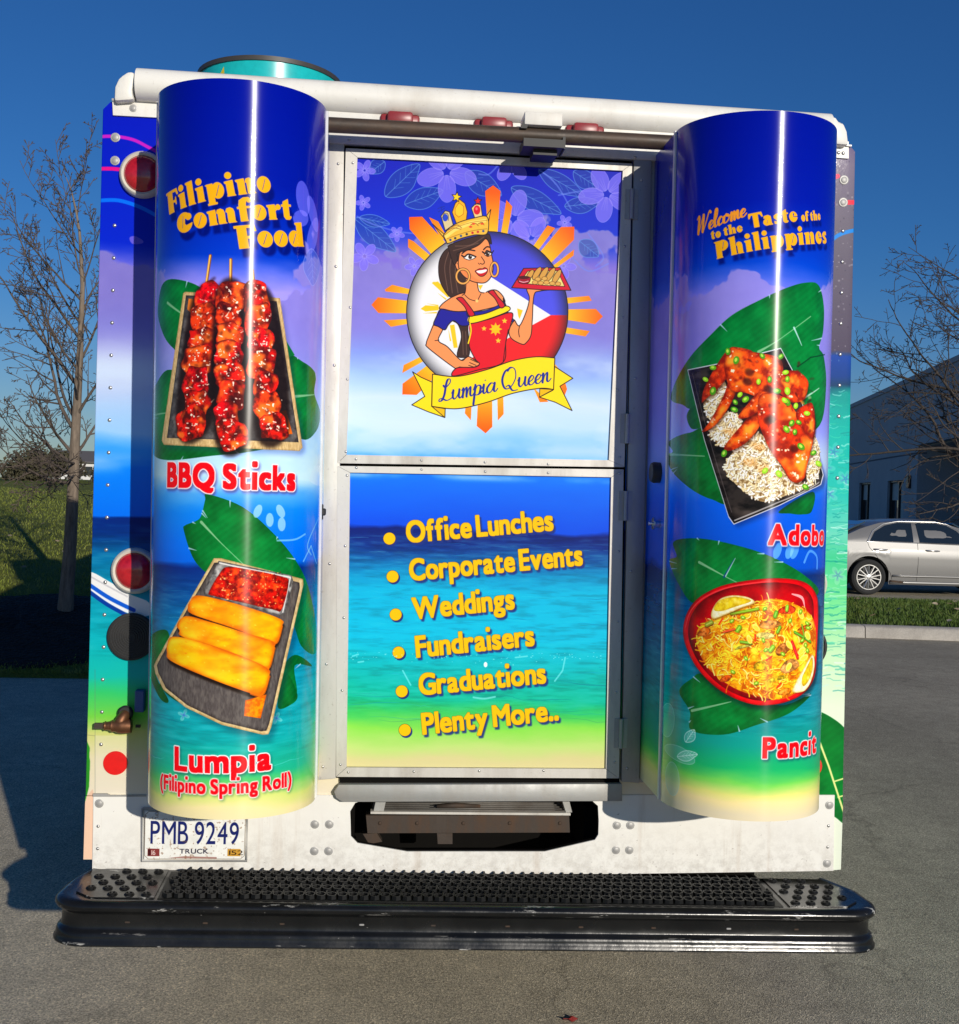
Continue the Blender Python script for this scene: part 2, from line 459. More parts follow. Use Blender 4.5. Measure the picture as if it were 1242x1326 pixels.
def fat(ch):
    """a fat-face letter: list of (polygon, sign), and its width; capital height 1, x-height 0.66"""
    X = 0.68; st = 0.30
    stem = lambda x, h: [(np.array([(x-0.03, 0.0), (x+st+0.05, 0.0), (x+st, 0.08), (x+st, h), (x-0.07, h-0.03), (x-0.06, h-0.10), (x, h-0.14), (x, 0.08)]), 1)]
    bowl = lambda cx, rx=0.30: [(ell(cx, X/2, rx, X/2+0.015), 1), (slit(cx, X/2, X*0.34), -1)]
    if ch == 'o': return bowl(0.30), 0.64
    if ch == 'i': return stem(0.06, X) + [(ell(0.20, 0.90, 0.145, 0.145), 1)], 0.46
    if ch == 'l': return stem(0.06, 1.06), 0.46
    if ch == 'n': return stem(0.06, X) + [(np.array([(0.36, 0.45), (0.44, 0.66), (0.58, 0.69), (0.70, 0.62), (0.74, 0.48), (0.74, 0.06), (0.80, 0.0), (0.46, 0.0), (0.45, 0.06), (0.45, 0.46), (0.40, 0.52)]), 1)], 0.86
    if ch == 'm': return fat('n')[0] + [(p+[0.40, 0], s_) for p, s_ in fat('n')[0][1:]], 1.26
    if ch == 'h': return stem(0.06, 1.06) + fat('n')[0][1:], 0.86
    if ch == 'r': return stem(0.06, X) + [(ell(0.50, 0.56, 0.12, 0.12), 1), (np.array([(0.34, 0.42), (0.42, 0.60), (0.54, 0.68), (0.50, 0.58), (0.40, 0.40)]), 1)], 0.64
    if ch == 'p': return [(rc(0.06, -0.20, 0.34, X), 1), (np.array([(-0.01, X-0.02), (0.1, X), (0.1, X-0.12)]), 1), (rc(0.0, -0.24, 0.42, -0.16), 1)] + [(p+[0.26, 0], s_) for p, s_ in bowl(0.26, 0.27)], 0.84
    if ch == 'd': return bowl(0.28, 0.28) + [(p+[0.36, 0], s_) for p, s_ in stem(0.06, 1.06)], 0.82
    if ch == 't': return [(np.array([(0.08, 0.12), (0.16, 0.0), (0.34, -0.02), (0.44, 0.06), (0.44, 0.14), (0.36, 0.12), (0.36, 0.92), (0.10, 0.80), (0.08, 0.62)]), 1), (rc(0.0, 0.58, 0.48, 0.67), 1)], 0.52
    if ch == 'f': return [(np.array([(0.08, 0.0), (0.40, 0.0), (0.37, 0.08), (0.37, 0.76), (0.42, 0.94), (0.52, 0.90), (0.60, 0.98), (0.52, 1.07), (0.30, 1.07), (0.12, 0.96), (0.08, 0.76)]), 1), (rc(0.0, 0.58, 0.52, 0.67), 1), (ell(0.52, 0.93, 0.10, 0.10), 1)], 0.56
    if ch == 'e': return [(ell(0.30, X/2, 0.30, X/2+0.015), 1), (np.array([(0.28, 0.36), (0.62, 0.36), (0.62, 0.28), (0.28, 0.30)]), -1), (ell(0.33, 0.49, 0.05, 0.12), -1)], 0.64
    if ch == 's': return [(np.array([(0.04, 0.02), (0.30, -0.02), (0.48, 0.08), (0.48, 0.26), (0.34, 0.38), (0.24, 0.46), (0.34, 0.50), (0.46, 0.46), (0.46, 0.66), (0.22, 0.69), (0.04, 0.58), (0.03, 0.42), (0.16, 0.30), (0.28, 0.20), (0.18, 0.15), (0.04, 0.22)]), 1)], 0.54
    if ch == 'a': return [(ell(0.24, 0.22, 0.24, 0.235), 1), (np.array([(0.06, 0.50), (0.10, 0.66), (0.36, 0.70), (0.54, 0.60), (0.56, 0.10), (0.62, 0.06), (0.62, 0.0), (0.36, 0.0), (0.30, 0.2), (0.30, 0.46), (0.22, 0.46)]), 1), (slit(0.26, 0.24, 0.12, 0.04, 0.03), -1)], 0.68
    if ch == 'c': return [(ell(0.29, X/2, 0.29, X/2+0.015), 1), (np.array([(0.30, 0.40), (0.64, 0.42), (0.64, 0.20), (0.34, 0.24)]), -1)], 0.58
    if ch == 'C': return [(ell(0.42, 0.44, 0.42, 0.46), 1), (np.array([(0.46, 0.62), (0.60, 0.56), (0.90, 0.60), (0.90, 0.36), (0.52, 0.28), (0.44, 0.36)]), -1), (ell(0.66, 0.66, 0.15, 0.15), 1), (slit(0.34, 0.48, 0.28, 0.035, 0.05), -1)], 0.88
    if ch == 'F': return [(np.array([(0.10, 0), (0.48, 0), (0.46, 0.08), (0.46, 1.0), (0.10, 1.0)]), 1), (np.array([(0.0, 1.0), (0.78, 1.0), (0.84, 0.72), (0.76, 0.72), (0.68, 0.88), (0.0, 0.90)]), 1), (np.array([(0.40, 0.52), (0.60, 0.52), (0.64, 0.64), (0.68, 0.64), (0.68, 0.30), (0.64, 0.30), (0.60, 0.42), (0.40, 0.42)]), 1)], 0.82
    if ch == 'P': return [(np.array([(0.06, 0), (0.48, 0), (0.44, 0.08), (0.44, 1.0), (0.0, 1.0), (0.10, 0.9), (0.10, 0.08)]), 1), (ell(0.52, 0.70, 0.34, 0.31), 1), (slit(0.56, 0.70, 0.2, 0.045, 0.05), -1)], 0.90
    if ch == 'T': return [(rc(0.26, 0, 0.60, 1.0), 1), (np.array([(0.0, 1.0), (0.86, 1.0), (0.92, 0.66), (0.84, 0.66), (0.74, 0.86), (0.14, 0.86), (0.04, 0.66), (-0.04, 0.66)]), 1)], 0.86
    return [(rc(0, 0, 0.3, 0.6), 1)], 0.4
def fat_polys(body, track=0.02):
    out = []; x = 0.0
    for ch in body:
        if ch == ' ': x += 0.28; continue
        g_, w = fat(ch); out += [(np.asarray(p)+[x, 0], s_) for p, s_ in g_]; x += w+track
    return out, x
SCRIPT = {  # pen strokes of a brush script; x-height 0.42, capital height 1
 'L': ([[(0.18, 0.72), (0.30, 0.62), (0.50, 0.80), (0.50, 0.97), (0.38, 0.96), (0.30, 0.70), (0.24, 0.30), (0.12, 0.05), (-0.02, 0.02), (0.0, 0.12), (0.14, 0.12), (0.36, 0.0), (0.58, 0.06), (0.66, 0.14)]], 0.60),
 'u': ([[(0.0, 0.30), (0.08, 0.42), (0.06, 0.12), (0.16, 0.0), (0.30, 0.16), (0.38, 0.42), (0.36, 0.10), (0.44, 0.0), (0.54, 0.12)]], 0.50),
 'm': ([[(0.0, 0.34), (0.08, 0.42), (0.06, 0.0), (0.14, 0.32), (0.24, 0.42), (0.25, 0.0), (0.33, 0.32), (0.43, 0.42), (0.43, 0.08), (0.52, 0.0), (0.62, 0.12)]], 0.58),
 'p': ([[(0.0, 0.26), (0.10, 0.46), (0.02, -0.42)], [(0.06, 0.12), (0.20, 0.42), (0.36, 0.36), (0.30, 0.04), (0.14, 0.0), (0.08, 0.08)], [(0.20, 0.0), (0.36, 0.04), (0.44, 0.14)]], 0.44),
 'i': ([[(0.0, 0.26), (0.08, 0.42), (0.06, 0.08), (0.14, 0.0), (0.24, 0.12)], [(0.14, 0.60), (0.15, 0.62)]], 0.22),
 'a': ([[(0.38, 0.36), (0.22, 0.43), (0.03, 0.22), (0.08, 0.0), (0.26, 0.06), (0.40, 0.42), (0.37, 0.08), (0.46, 0.0), (0.56, 0.12)]], 0.52),
 'Q': ([[(0.44, 0.98), (0.14, 0.86), (0.0, 0.46), (0.14, 0.06), (0.42, 0.06), (0.66, 0.44), (0.62, 0.86), (0.40, 1.0), (0.26, 0.86)], [(0.20, 0.12), (0.34, 0.16), (0.52, -0.10), (0.78, -0.12)]], 0.78),
 'e': ([[(0.0, 0.14), (0.20, 0.20), (0.30, 0.34), (0.20, 0.43), (0.06, 0.26), (0.08, 0.04), (0.22, 0.0), (0.38, 0.14)]], 0.35),
 'n': ([[(0.0, 0.34), (0.08, 0.42), (0.06, 0.0), (0.16, 0.32), (0.28, 0.42), (0.28, 0.08), (0.36, 0.0), (0.48, 0.12)]], 0.46),
 'W': ([[(0.0, 0.86), (0.12, 1.0), (0.16, 0.80), (0.10, 0.0), (0.34, 0.60), (0.48, 0.96), (0.46, 0.5), (0.44, 0.0), (0.70, 0.54), (0.88, 1.0), (0.98, 0.92)]], 0.86),
 'l': ([[(0.0, 0.14), (0.20, 0.56), (0.24, 0.92), (0.14, 0.92), (0.06, 0.40), (0.08, 0.04), (0.18, 0.0), (0.30, 0.12)]], 0.26),
 'c': ([[(0.32, 0.34), (0.20, 0.43), (0.04, 0.22), (0.10, 0.0), (0.24, 0.02), (0.38, 0.14)]], 0.35),
 'o': ([[(0.24, 0.42), (0.06, 0.34), (0.04, 0.06), (0.20, 0.0), (0.36, 0.18), (0.32, 0.40), (0.20, 0.42), (0.30, 0.32), (0.48, 0.34)]], 0.44),
}
def script(cv, body, p0, p1, cap, w, col, shear=0.18, space=1.0):
    """write a line of brush script between two places in metres"""
    strokes = []; x = 0.0
    for ch in body:
        if ch == ' ': x += 0.26; continue
        st, wd = SCRIPT[ch]
        strokes += [np.array(k)+[x, 0] for k in st]; x += wd*space
    A = text_affine(p0, p1, x, cap, shear)
    for k in strokes:
        q = catmull(k, False, 8); d = np.gradient(q, axis=0)
        ang = np.abs(d[:, 1])/(np.hypot(d[:, 0], d[:, 1])+1e-9); down = (d[:, 1] < 0)
        ww = w*(0.55+0.75*ang*down+0.1*ang)
        cv.stroke(q@A[:, :2].T + A[:, 2], ww, col, raw=True)
# ------------------------------------------------------------------ where the printed surfaces are
PAN_D, PAN_R = 0.270, 0.2268                     # depth of the flat flange and radius of the half round
PANELS = {'L': (-0.714, 0.0095), 'R': (0.7241, 0.006)}   # centre line, slight lean
PAN_ZT, PAN_ZB = 2.741, 0.839
DOOR_Y = -0.014
PAN_W = 2*PAN_D + math.pi*PAN_R
def flat_map(Y):
    return lambda p: on_plane(p[:, 0], p[:, 1], Y)[:, [0, 2]]
def panel_map(xc, lean):
    """photo place -> (distance round the sheet, height)"""
    def f(p):
        d = rays(p[:, 0], p[:, 1]); z = np.full(len(p), 1.7)
        for _ in range(3):
            cx = xc + (PAN_ZT - z)*lean
            ox, oy = CAM[0]-cx, CAM[1]+PAN_D
            a = d[:, 0]**2 + d[:, 1]**2; b = ox*d[:, 0] + oy*d[:, 1]; c = ox*ox + oy*oy - PAN_R**2
            disc = b*b - a*c
            t = (-b - np.sqrt(np.maximum(disc, 0)))/a
            x, y = ox + t*d[:, 0], oy + t*d[:, 1]
            th = np.arctan2(x, -y)
            miss = np.maximum(-disc, 0)**0.5/a/PAN_R                     # outside the outline: keep going round
            th = np.clip(th, -1.6, 1.6) + np.sign(th)*miss*0.6
            z = CAM[2] + t*d[:, 2]
        return np.stack([PAN_D + PAN_R*(th + math.pi/2), z], 1)
    return f
def Zm(ox, oy, s):
    return lambda pts: [(ox + x/s, oy + y/s) for x, y in pts]

# ------------------------------------------------------------------ the sea and sky print behind everything
def seascape(cv, stops, xref, seed, cloud_y, white_y=None):
    """stops: (photo y, colour) down the sheet; cloud_y: edge of the lilac cloud bank"""
    zs = [(cv.M(np.array([[xref, y]], float))[0, 1], C3(c)) for y, c in stops]
    row = (np.arange(cv.H)+0.5)/cv.res; z = cv.v1 - row
    zs = zs[::-1]
    lut = lambda zz: np.stack([np.interp(zz, [k[0] for k in zs], [k[1][i] for k in zs]) for i in range(3)], -1)
    Zg = np.repeat(z[:, None], cv.W, 1)
    wav = (fbm(cv.H, cv.W, 60, 4, seed, 0.55, 3.0)-0.5)*0.07
    cv.a = lut(Zg + wav*0.6)
    zc = cv.M(np.array([[xref, cloud_y]], float))[0, 1]
    # billowing edge of the bank of lilac cloud
    n = fbm(cv.H, cv.W, 150, 5, seed+1, 0.55)
    edge = zc + (n-0.5)*0.36
    bank = np.clip((edge-Zg)/0.012, 0, 1)*np.clip((Zg-(zc-0.42))/0.32, 0, 1)
    lil = C3((132, 124, 200)) + (fbm(cv.H, cv.W, 70, 4, seed+2)[..., None]-0.5)*np.array([0.10, 0.10, 0.08])
    k = (bank*0.92)[..., None]; cv.a = cv.a*(1-k) + lil*k
    if white_y:
        for wy, wh, al in white_y:
            zw = cv.M(np.array([[xref, wy]], float))[0, 1]
            n = fbm(cv.H, cv.W, 110, 5, seed+int(wy), 0.5, 2.2)
            b = np.exp(-((Zg-zw)/wh)**2)*np.clip((n-0.42)*4.5, 0, 1)*al
            cv.a = cv.a*(1-b[..., None]) + C3((214, 232, 250))*b[..., None]
def waves(cv, xref, y0, y1, seed, n, cols):
    """thin broken streaks of foam and darker water"""
    r = np.random.default_rng(seed); n = int(n*0.45)
    z0 = cv.M(np.array([[xref, y0]], float))[0, 1]; z1 = cv.M(np.array([[xref, y1]], float))[0, 1]
    j0, j1 = max(0, int((cv.v1-z0)*cv.res)), min(cv.H, int((cv.v1-z1)*cv.res)); h = j1-j0
    if h > 4:
        k = np.linspace(0, 1, h)[:, None]; sh = np.clip((fbm(h, cv.W, 9, 3, seed+50, 0.6, 7.0)-0.5)*3.2, -1, 1)
        am = (np.minimum(1, np.minimum(k, 1-k)*8)*0.15*sh)[..., None]
        cv.a[j0:j1] = np.where(am > 0, cv.a[j0:j1]*(1-am) + C3((150, 230, 240))*am, cv.a[j0:j1]*(1+am*0.9))
    for _ in range(n):
        f = r.random()**1.3; z = z0 + (z1-z0)*f; x = cv.u0 + r.random()*cv.W/cv.res
        L = (0.03+0.14*r.random())*(0.5+f); k = 7
        xs = np.linspace(x, x+L, k); ys = z + np.cumsum(r.normal(0, 0.0022, k))*(0.4+f)
        w = np.interp(np.arange(k), [0, k/2, k-1], [0.0005, 0.0009+0.0014*r.random()*(0.4+f), 0.0005])
        cv.stroke(np.stack([xs, ys], 1), w, cols[r.integers(len(cols))], 0.12+0.33*r.random(), raw=True)
def banana_leaf(cv, pts, rib=None, dark=(3, 62, 20), mid=(8, 122, 52), cuts=0, seed=0, sm=True):
    q = catmull(pts, True, 6) if sm else dens(pts, 5)
    def col(xx, yy, m_):
        h, w = m_.shape
        n = fbm(h, w, 26, 3, seed+3, 0.5)[..., None]; b = (np.clip(blur(np.pad(m_, 26), 24)[26:-26, 26:-26], 0, 1))[..., None]
        s_ = (0.5+0.5*np.sin((xx*0.55+yy*0.75)*0.55))[..., None]*0.16
        t = np.clip(0.15 + 0.65*b + (n-0.5)*0.7 - s_*0.6, 0, 1)
        return C3(dark)*(1-t) + C3(mid)*t
    cv.poly(q, col, n=1)
    if rib: cv.stroke(rib, [3.2]+[1.0]*(len(rib)-1), (150, 190, 150), 0.75, sm=len(rib) > 2)
    r = np.random.default_rng(seed)
    c = q.mean(0)
    for _ in range(cuts):
        i = r.integers(len(q)); a = q[i]; v = (c-a)/np.hypot(*(c-a))
        cv.stroke([a, a+v*r.uniform(4, 12)+r.normal(0, 1.5, 2)], [1.8, 0.4], (170, 195, 220), 0.8)
def blossom(cv, cx, cy, r, col, alpha, rot=0.0, petals=5, edge=None):
    for k in range(petals):
        a = rot + 2*math.pi*k/petals
        cv.oval(cx+math.cos(a)*r*0.58, cy+math.sin(a)*r*0.58, r*0.46, r*0.30, col, a, alpha)
        if edge:
            t = np.linspace(0, 2*math.pi, 22)
            x, y = r*0.46*np.cos(t), r*0.30*np.sin(t)
            cv.stroke(np.stack([cx+math.cos(a)*r*0.58+x*math.cos(a)-y*math.sin(a), cy+math.sin(a)*r*0.58+x*math.sin(a)+y*math.cos(a)], 1), 0.7, edge, 0.5)
        for s_ in (-0.22, 0.0, 0.22):
            cv.stroke([(cx+math.cos(a+s_)*r*0.12, cy+math.sin(a+s_)*r*0.12), (cx+math.cos(a+s_*0.8)*r*0.62, cy+math.sin(a+s_*0.8)*r*0.62)], [1.0, 0.3], edge or (90, 80, 190), 0.35)
def line_leaf(cv, a, b, w, fill, line, fa=0.7, la=0.7):
    """a pointed leaf with drawn veins from a to b"""
    a, b = np.array(a, float), np.array(b, float); d = b-a; n = np.array([-d[1], d[0]])
    L = np.hypot(*d); n = n/L*w
    q = catmull([a, a+d*0.25+n*0.85, a+d*0.55+n, a+d*0.85+n*0.45, b, a+d*0.8-n*0.55, a+d*0.5-n*0.9, a+d*0.2-n*0.7], True, 6)
    if fill: cv.poly(q, fill, fa, n=1)
    cv.stroke(q, 1.0, line, la, closed=True); cv.stroke([a, b], 0.9, line, la)
    for t in (0.25, 0.42, 0.58, 0.74):
        for s_ in (1, -1):
            cv.stroke([a+d*t, a+d*min(1, t+0.16)+n*0.6*s_*(1-abs(t-0.5))], 0.7, line, la*0.7)

def headline(cv, polys, width, p0, p1, cap_px, fill, outline=None, ow=0.0, shadow=None, sh=(0, 0), soft=0, sa=1.0, squash=None, shear=0.0):
    a, b = cv.M(np.array([p0, p1], float))
    A = text_affine(a, b, width, cap_px/428.0, shear)
    cv.glyphs(polys, A, fill, outline, ow, shadow, sh, soft, sa)

# ------------------------------------------------------------------ left curved sheet
BLUE0, BLUE1 = (3, 14, 126), (4, 26, 150)
def art_left():
    cv = Canvas(0, PAN_W, PAN_ZB, PAN_ZT, 860, panel_map(*PANELS['L']))
    seascape(cv, [(90, BLUE0), (230, (4, 20, 136)), (330, (6, 52, 172)), (372, (150, 140, 226)), (450, (140, 152, 226)), (510, (146, 178, 236)), (560, (154, 192, 240)), (618, (172, 208, 244)),
                  (640, (70, 150, 235)), (665, (16, 120, 228)), (728, (8, 96, 205)), (737, (8, 40, 112)), (765, (10, 66, 130)), (810, (10, 110, 160)), (880, (14, 140, 165)),
                  (960, (16, 150, 150)), (1000, (30, 160, 125)), (1018, (90, 180, 95)), (1034, (190, 200, 115)), (1050, (214, 202, 150)), (1075, (205, 195, 160))], 312, 11, 352, [(575, 0.10, 0.6), (500, 0.12, 0.35)])
    waves(cv, 312, 738, 1000, 5, 260, [(60, 170, 190), (10, 60, 110), (120, 210, 220), (20, 130, 160)])
    z1, z2, z3, z4 = Zm(100, 60, 3.549), Zm(100, 340, 3.549), Zm(100, 600, 3.549), Zm(60, 880, 3.105)
    # faint blossom at the right edge
    for (x, y, rx, ry, ro) in ((1040, 700, 40, 70, 0.2), (1110, 770, 32, 75, 0.5), (1030, 790, 45, 32, 0.3), (1100, 870, 36, 85, -0.4)):
        (a_, b_), = cv.M(np.array(z1([(min(x, 1085), y)]), float)); cv.oval(a_, b_, rx/1519, ry/1519, (130, 125, 235), ro, 0.55, raw=True)
        cv.stroke([(a_, b_-ry/1700), (a_, b_+ry/1700)], 0.002, (90, 80, 200), 0.5, raw=True)
    line_leaf(cv, *z1([(1075, 930), (1085, 1100)]), 11, (90, 110, 200), (150, 160, 225), 0.5, 0.5)
    # skewers on a slate
    banana_leaf(cv, z2([(375, 170), (395, 95), (450, 76), (560, 110), (620, 190), (540, 300), (470, 400), (440, 392), (400, 340), (372, 250)]), z2([(415, 185), (520, 260)]), seed=1, cuts=4)
    banana_leaf(cv, z2([(343, 640), (362, 560), (430, 492), (560, 600), (640, 800), (880, 842), (790, 870), (620, 888), (420, 908), (345, 872), (338, 750)]), z2([(350, 705), (420, 690)]), seed=2, cuts=9)
    banana_leaf(cv, z2([(960, 440), (1040, 458), (1096, 512), (1090, 600), (1117, 690), (1100, 772), (1035, 812), (930, 700)]), z2([(1000, 615), (1090, 607)]), seed=3, cuts=3)
    cv.poly(z2([(955, 350), (1000, 425), (960, 440)]), (8, 100, 40))
    cv.poly(z2([(500, 165), (945, 195), (1050, 862), (1030, 885), (420, 860), (405, 840)]), (30, 40, 80), 0.35, soft=6)
    cv.shape(z2([(487, 140), (497, 134), (932, 163), (1036, 850), (1022, 866), (398, 838), (388, 818)]), (205, 178, 130), (150, 118, 72), 3, 0.3, 8, 4, sm=False, sx=0.3)
    cv.shape(z2([(500, 150), (917, 178), (1018, 826), (412, 806)]), (80, 76, 76), (44, 40, 40), 5, 0.4, 9, 5, sm=False, light=(104, 100, 98))
    cv.poly(z2([(905, 690), (960, 678), (990, 788), (880, 790)]), (205, 96, 20)); cv.poly(z2([(512, 165), (548, 172), (540, 250), (506, 215)]), (220, 120, 40))
    for (x0, y0, x1, y1) in ((272.5, 331, 266, 376), (299, 336, 298.5, 374), (327, 350, 330, 379)):
        cv.stroke([(x0, y0), (x1, y1)], 3.4, (120, 66, 24)); cv.stroke([(x0-0.5, y0), (x1-0.5, y1)], 1.8, (238, 178, 92))
    r = np.random.default_rng(3)
    for k, (xa, ya, xb, yb, w, n) in enumerate(((590, 165, 525, 740, 62, 7), (697, 150, 705, 790, 64, 8), (826, 165, 885, 755, 60, 7))):
        cv.poly(catmull(z2([(xa-w, ya), (xa+w*1.3, ya), (xb+w*1.5, yb), (xb-w*1.1, yb+40)]), True, 6), (20, 8, 6), 0.85, soft=4, n=1)
        for j in range(n):
            t = j/(n-1); cx, cy = xa+(xb-xa)*t + r.normal(0, 8), ya+(yb-ya)*t; ww = w*r.uniform(0.92, 1.22); hh = (yb-ya)/n*r.uniform(0.72, 1.0)
            pts = [(cx+ww*math.copysign(abs(math.cos(a))**0.75, math.cos(a))*r.uniform(0.8, 1.15), cy+hh*math.copysign(abs(math.sin(a))**0.75, math.sin(a))*r.uniform(0.8, 1.15)) for a in np.linspace(0, 2*math.pi, 13, endpoint=False)]
            base = [(226, 30, 16), (214, 14, 22), (226, 62, 18), (196, 24, 12)][r.integers(4)]
            cv.shape(z2(pts), base, (74, 12, 6), 4, 0.6, r.uniform(11, 20), 100+k*20+j, light=(236, 110, 38), spark=0.42, hi=(255, 226, 208))
            for _ in range(3):
                (ox, oy), = z2([(cx+r.normal(0, ww*0.4), cy+r.normal(0, hh*0.4))])
                cv.oval(ox, oy, r.uniform(2, 6), r.uniform(1.5, 4), (34, 8, 6), r.uniform(0, 3), 0.55, soft=2)
            for _ in range(7):
                (ox, oy), = z2([(cx+r.normal(0, ww*0.42), cy+r.normal(0, hh*0.45))])
                cv.stroke([(ox, oy), (ox+r.uniform(-1, 4), oy+r.normal(0, 1.6))], r.uniform(0.6, 1.5), (255, 222, 205), 0.85)
    red, wht = (226, 8, 22), (250, 240, 240)
    f, w = font_polys("BBQ Sticks", 0.064, 1.0, 0.085)
    headline(cv, f, w, z2([(413, 1027)])[0], z2([(1002, 1044)])[0], 25.5, red, wht, 0.0035, (60, 40, 90), (0.004, -0.006), 3, 0.7)
    # spring rolls on a slate with a dish of sauce
    banana_leaf(cv, z3([(600, 142), (760, 200), (900, 320), (1000, 440), (1060, 560), (1098, 740), (1096, 872), (1030, 840), (960, 700), (700, 560), (590, 500), (530, 430), (490, 310), (496, 285), (548, 264), (570, 240), (588, 168)]), z3([(570, 270), (660, 365), (770, 470)]), seed=5, cuts=7)
    banana_leaf(cv, z3([(940, 960), (1000, 880), (1080, 932), (1000, 930), (1010, 1060), (960, 1110)]), seed=6, cuts=1)
    banana_leaf(cv, z3([(326, 840), (352, 780), (412, 768), (420, 840), (360, 960), (420, 1090), (380, 1080), (330, 960)]), seed=7)
    banana_leaf(cv, z4([(455, 20), (520, 20), (720, 130), (640, 125), (520, 85)]), seed=8); banana_leaf(cv, z4([(930, 110), (960, -30), (1010, 60), (985, 100)]), seed=9)
    for (x, y) in ((262, 918), (238, 926), (358, 930)): blossom(cv, x, y, 8, (150, 215, 205), 0.45, 0.4, 4)
    tray = z3([(628, 436), (662, 436), (1038, 532), (1040, 556)]) + z4([(905, 190), (893, 220), (870, 222), (705, 182), (560, 112), (470, 40)]) + [(201, 872), (199, 862), (238, 790)]
    cv.poly([(x+5, y+7) for x, y in tray], (5, 40, 60), 0.4, soft=6)
    cv.shape(tray, (206, 184, 138), (150, 122, 78), 3, 0.3, 8, 14, sm=False)
    c = np.mean(tray, 0); inner = [tuple(c + (np.array(p)-c)*0.955) for p in tray]
    cv.shape(inner, (84, 78, 76), (42, 37, 36), 6, 0.22, 9, 15, sm=False, light=(94, 88, 84), sx=0.3)
    cv.shape(z3([(650, 448), (985, 515), (995, 545), (955, 690), (930, 698), (585, 606), (582, 585)]), (120, 118, 116), (52, 50, 50), 4, 0.4, 10, 16, sm=False, light=(178, 176, 172))
    cv.stroke(z3([(655, 458), (980, 524), (945, 684)]), 1.6, (226, 224, 220), 0.8)
    cv.shape(z3([(692, 476), (800, 490), (940, 520), (972, 548), (940, 672), (900, 672), (760, 640), (622, 608), (606, 590), (655, 505)]), (190, 22, 10), (92, 8, 4), 5, 0.55, 9, 17, light=(232, 74, 20), spark=0.3, hi=(255, 170, 110))
    for _ in range(46):
        x, y = r.uniform(630, 950), r.uniform(490, 660)
        if 0 < (y-480) < 190 and x > 610+(660-y)*0.35 and x < 985-(y-500)*0.2:
            (ox, oy), = z3([(x, y)]); cv.oval(ox, oy, r.uniform(0.6, 1.5), r.uniform(0.5, 1.1), [(248, 190, 110), (120, 6, 4), (252, 140, 60)][r.integers(3)], 0, 0.8, n=8)
    for k, q in enumerate(([(548, 607), (640, 622), (780, 660), (935, 716), (941, 750), (918, 822), (880, 818), (700, 752), (530, 694), (508, 662), (520, 632)],
                           [(498, 702), (600, 725), (760, 775), (898, 818), (906, 850), (884, 934), (860, 940), (680, 870), (484, 798), (470, 768), (458, 742)],
                           [(440, 796), (560, 818), (720, 872), (870, 938), (882, 980), (852, 1064), (800, 1058), (600, 985), (430, 908), (412, 866), (414, 830)])):
        cv.poly([(x+1, y+5) for x, y in z3(q)], (20, 10, 4), 0.9, soft=2, sm=True)
        cv.shape(z3(q), (250, 172, 12), (186, 88, 4), 8, 0.34, 30, 30+k, light=(255, 198, 48), sx=2.0)
        a, b = z3([q[2]])[0], z3([q[7]])[0]
        e = z3([q[4], q[5], q[6]]); cv.stroke(e, 3.0, (226, 110, 10), 0.7, sm=True)
        for _ in range(26):
            t, u_ = r.random(), r.random(); p_ = np.array(z3([q[0]])[0])*(1-t) + np.array(z3([q[3]])[0])*t; p2 = np.array(z3([q[9]])[0])*(1-t)+np.array(z3([q[6]])[0])*t
            o = p_*(1-u_)+p2*u_; cv.oval(o[0], o[1], r.uniform(0.6, 2.2), r.uniform(0.5, 1.2), [(255, 214, 92), (206, 116, 8)][r.integers(2)], 0.3, 0.4, n=10)
    cv.shape(z4([(800, 84), (885, 60), (862, 156), (795, 146)]), (240, 140, 12), (190, 84, 4), 3, 0.5, 6, 40, sm=False)
    # faint line blossoms on the blue
    for (x, y) in ((830, 220), (885, 260), (935, 220), (940, 280)):
        (px, py), = z3([(x, y)]); cv.oval(px, py, 5, 9, (190, 215, 250), 0.4*((x//10) % 3-1), 0.6)
    for q in ([(920, 355), (1000, 350), (1048, 325)], [(1110, 250), (1060, 370), (1075, 420)], [(1075, 380), (1100, 460)], [(1075, 380), (1040, 450)]):
        cv.stroke(z3(q), 2.0, (150, 200, 250), 0.6, sm=True)
    cv.poly(z2([(1068, 1000), (1090, 940), (1122, 905), (1122, 1020)]), (190, 214, 246), 0.7, sm=True)
    f, w = font_polys("Lumpia", 0.060, 1.0, 0.085)
    headline(cv, f, w, z4([(515, 360)])[0], z4([(905, 357)])[0], 24.5, red, wht, 0.0035, (10, 60, 60), (0.004, -0.005), 3, 0.6)
    f, w = font_polys("(Filipino Spring Roll)", 0.055, 1.0, 0.08)
    headline(cv, f, w, z4([(458, 434)])[0], z4([(986, 424)])[0], 15.5, red, wht, 0.0028, (10, 70, 60), (0.003, -0.004), 3, 0.5)
    # heading
    yel = (246, 158, 16); dk = (2, 6, 88)
    for body, a, b, cap in (("Filipino", (418, 777), (900, 668), 25), ("Comfort", (464, 864), (994, 795), 24), ("Food", (734, 932), (1049, 920), 25)):
        f, w = fat_polys(body); headline(cv, f, w, z1([a])[0], z1([b])[0], cap, yel, (250, 196, 96), 0.0012, dk, (0.010, -0.021), 2, 0.85)
    return cv

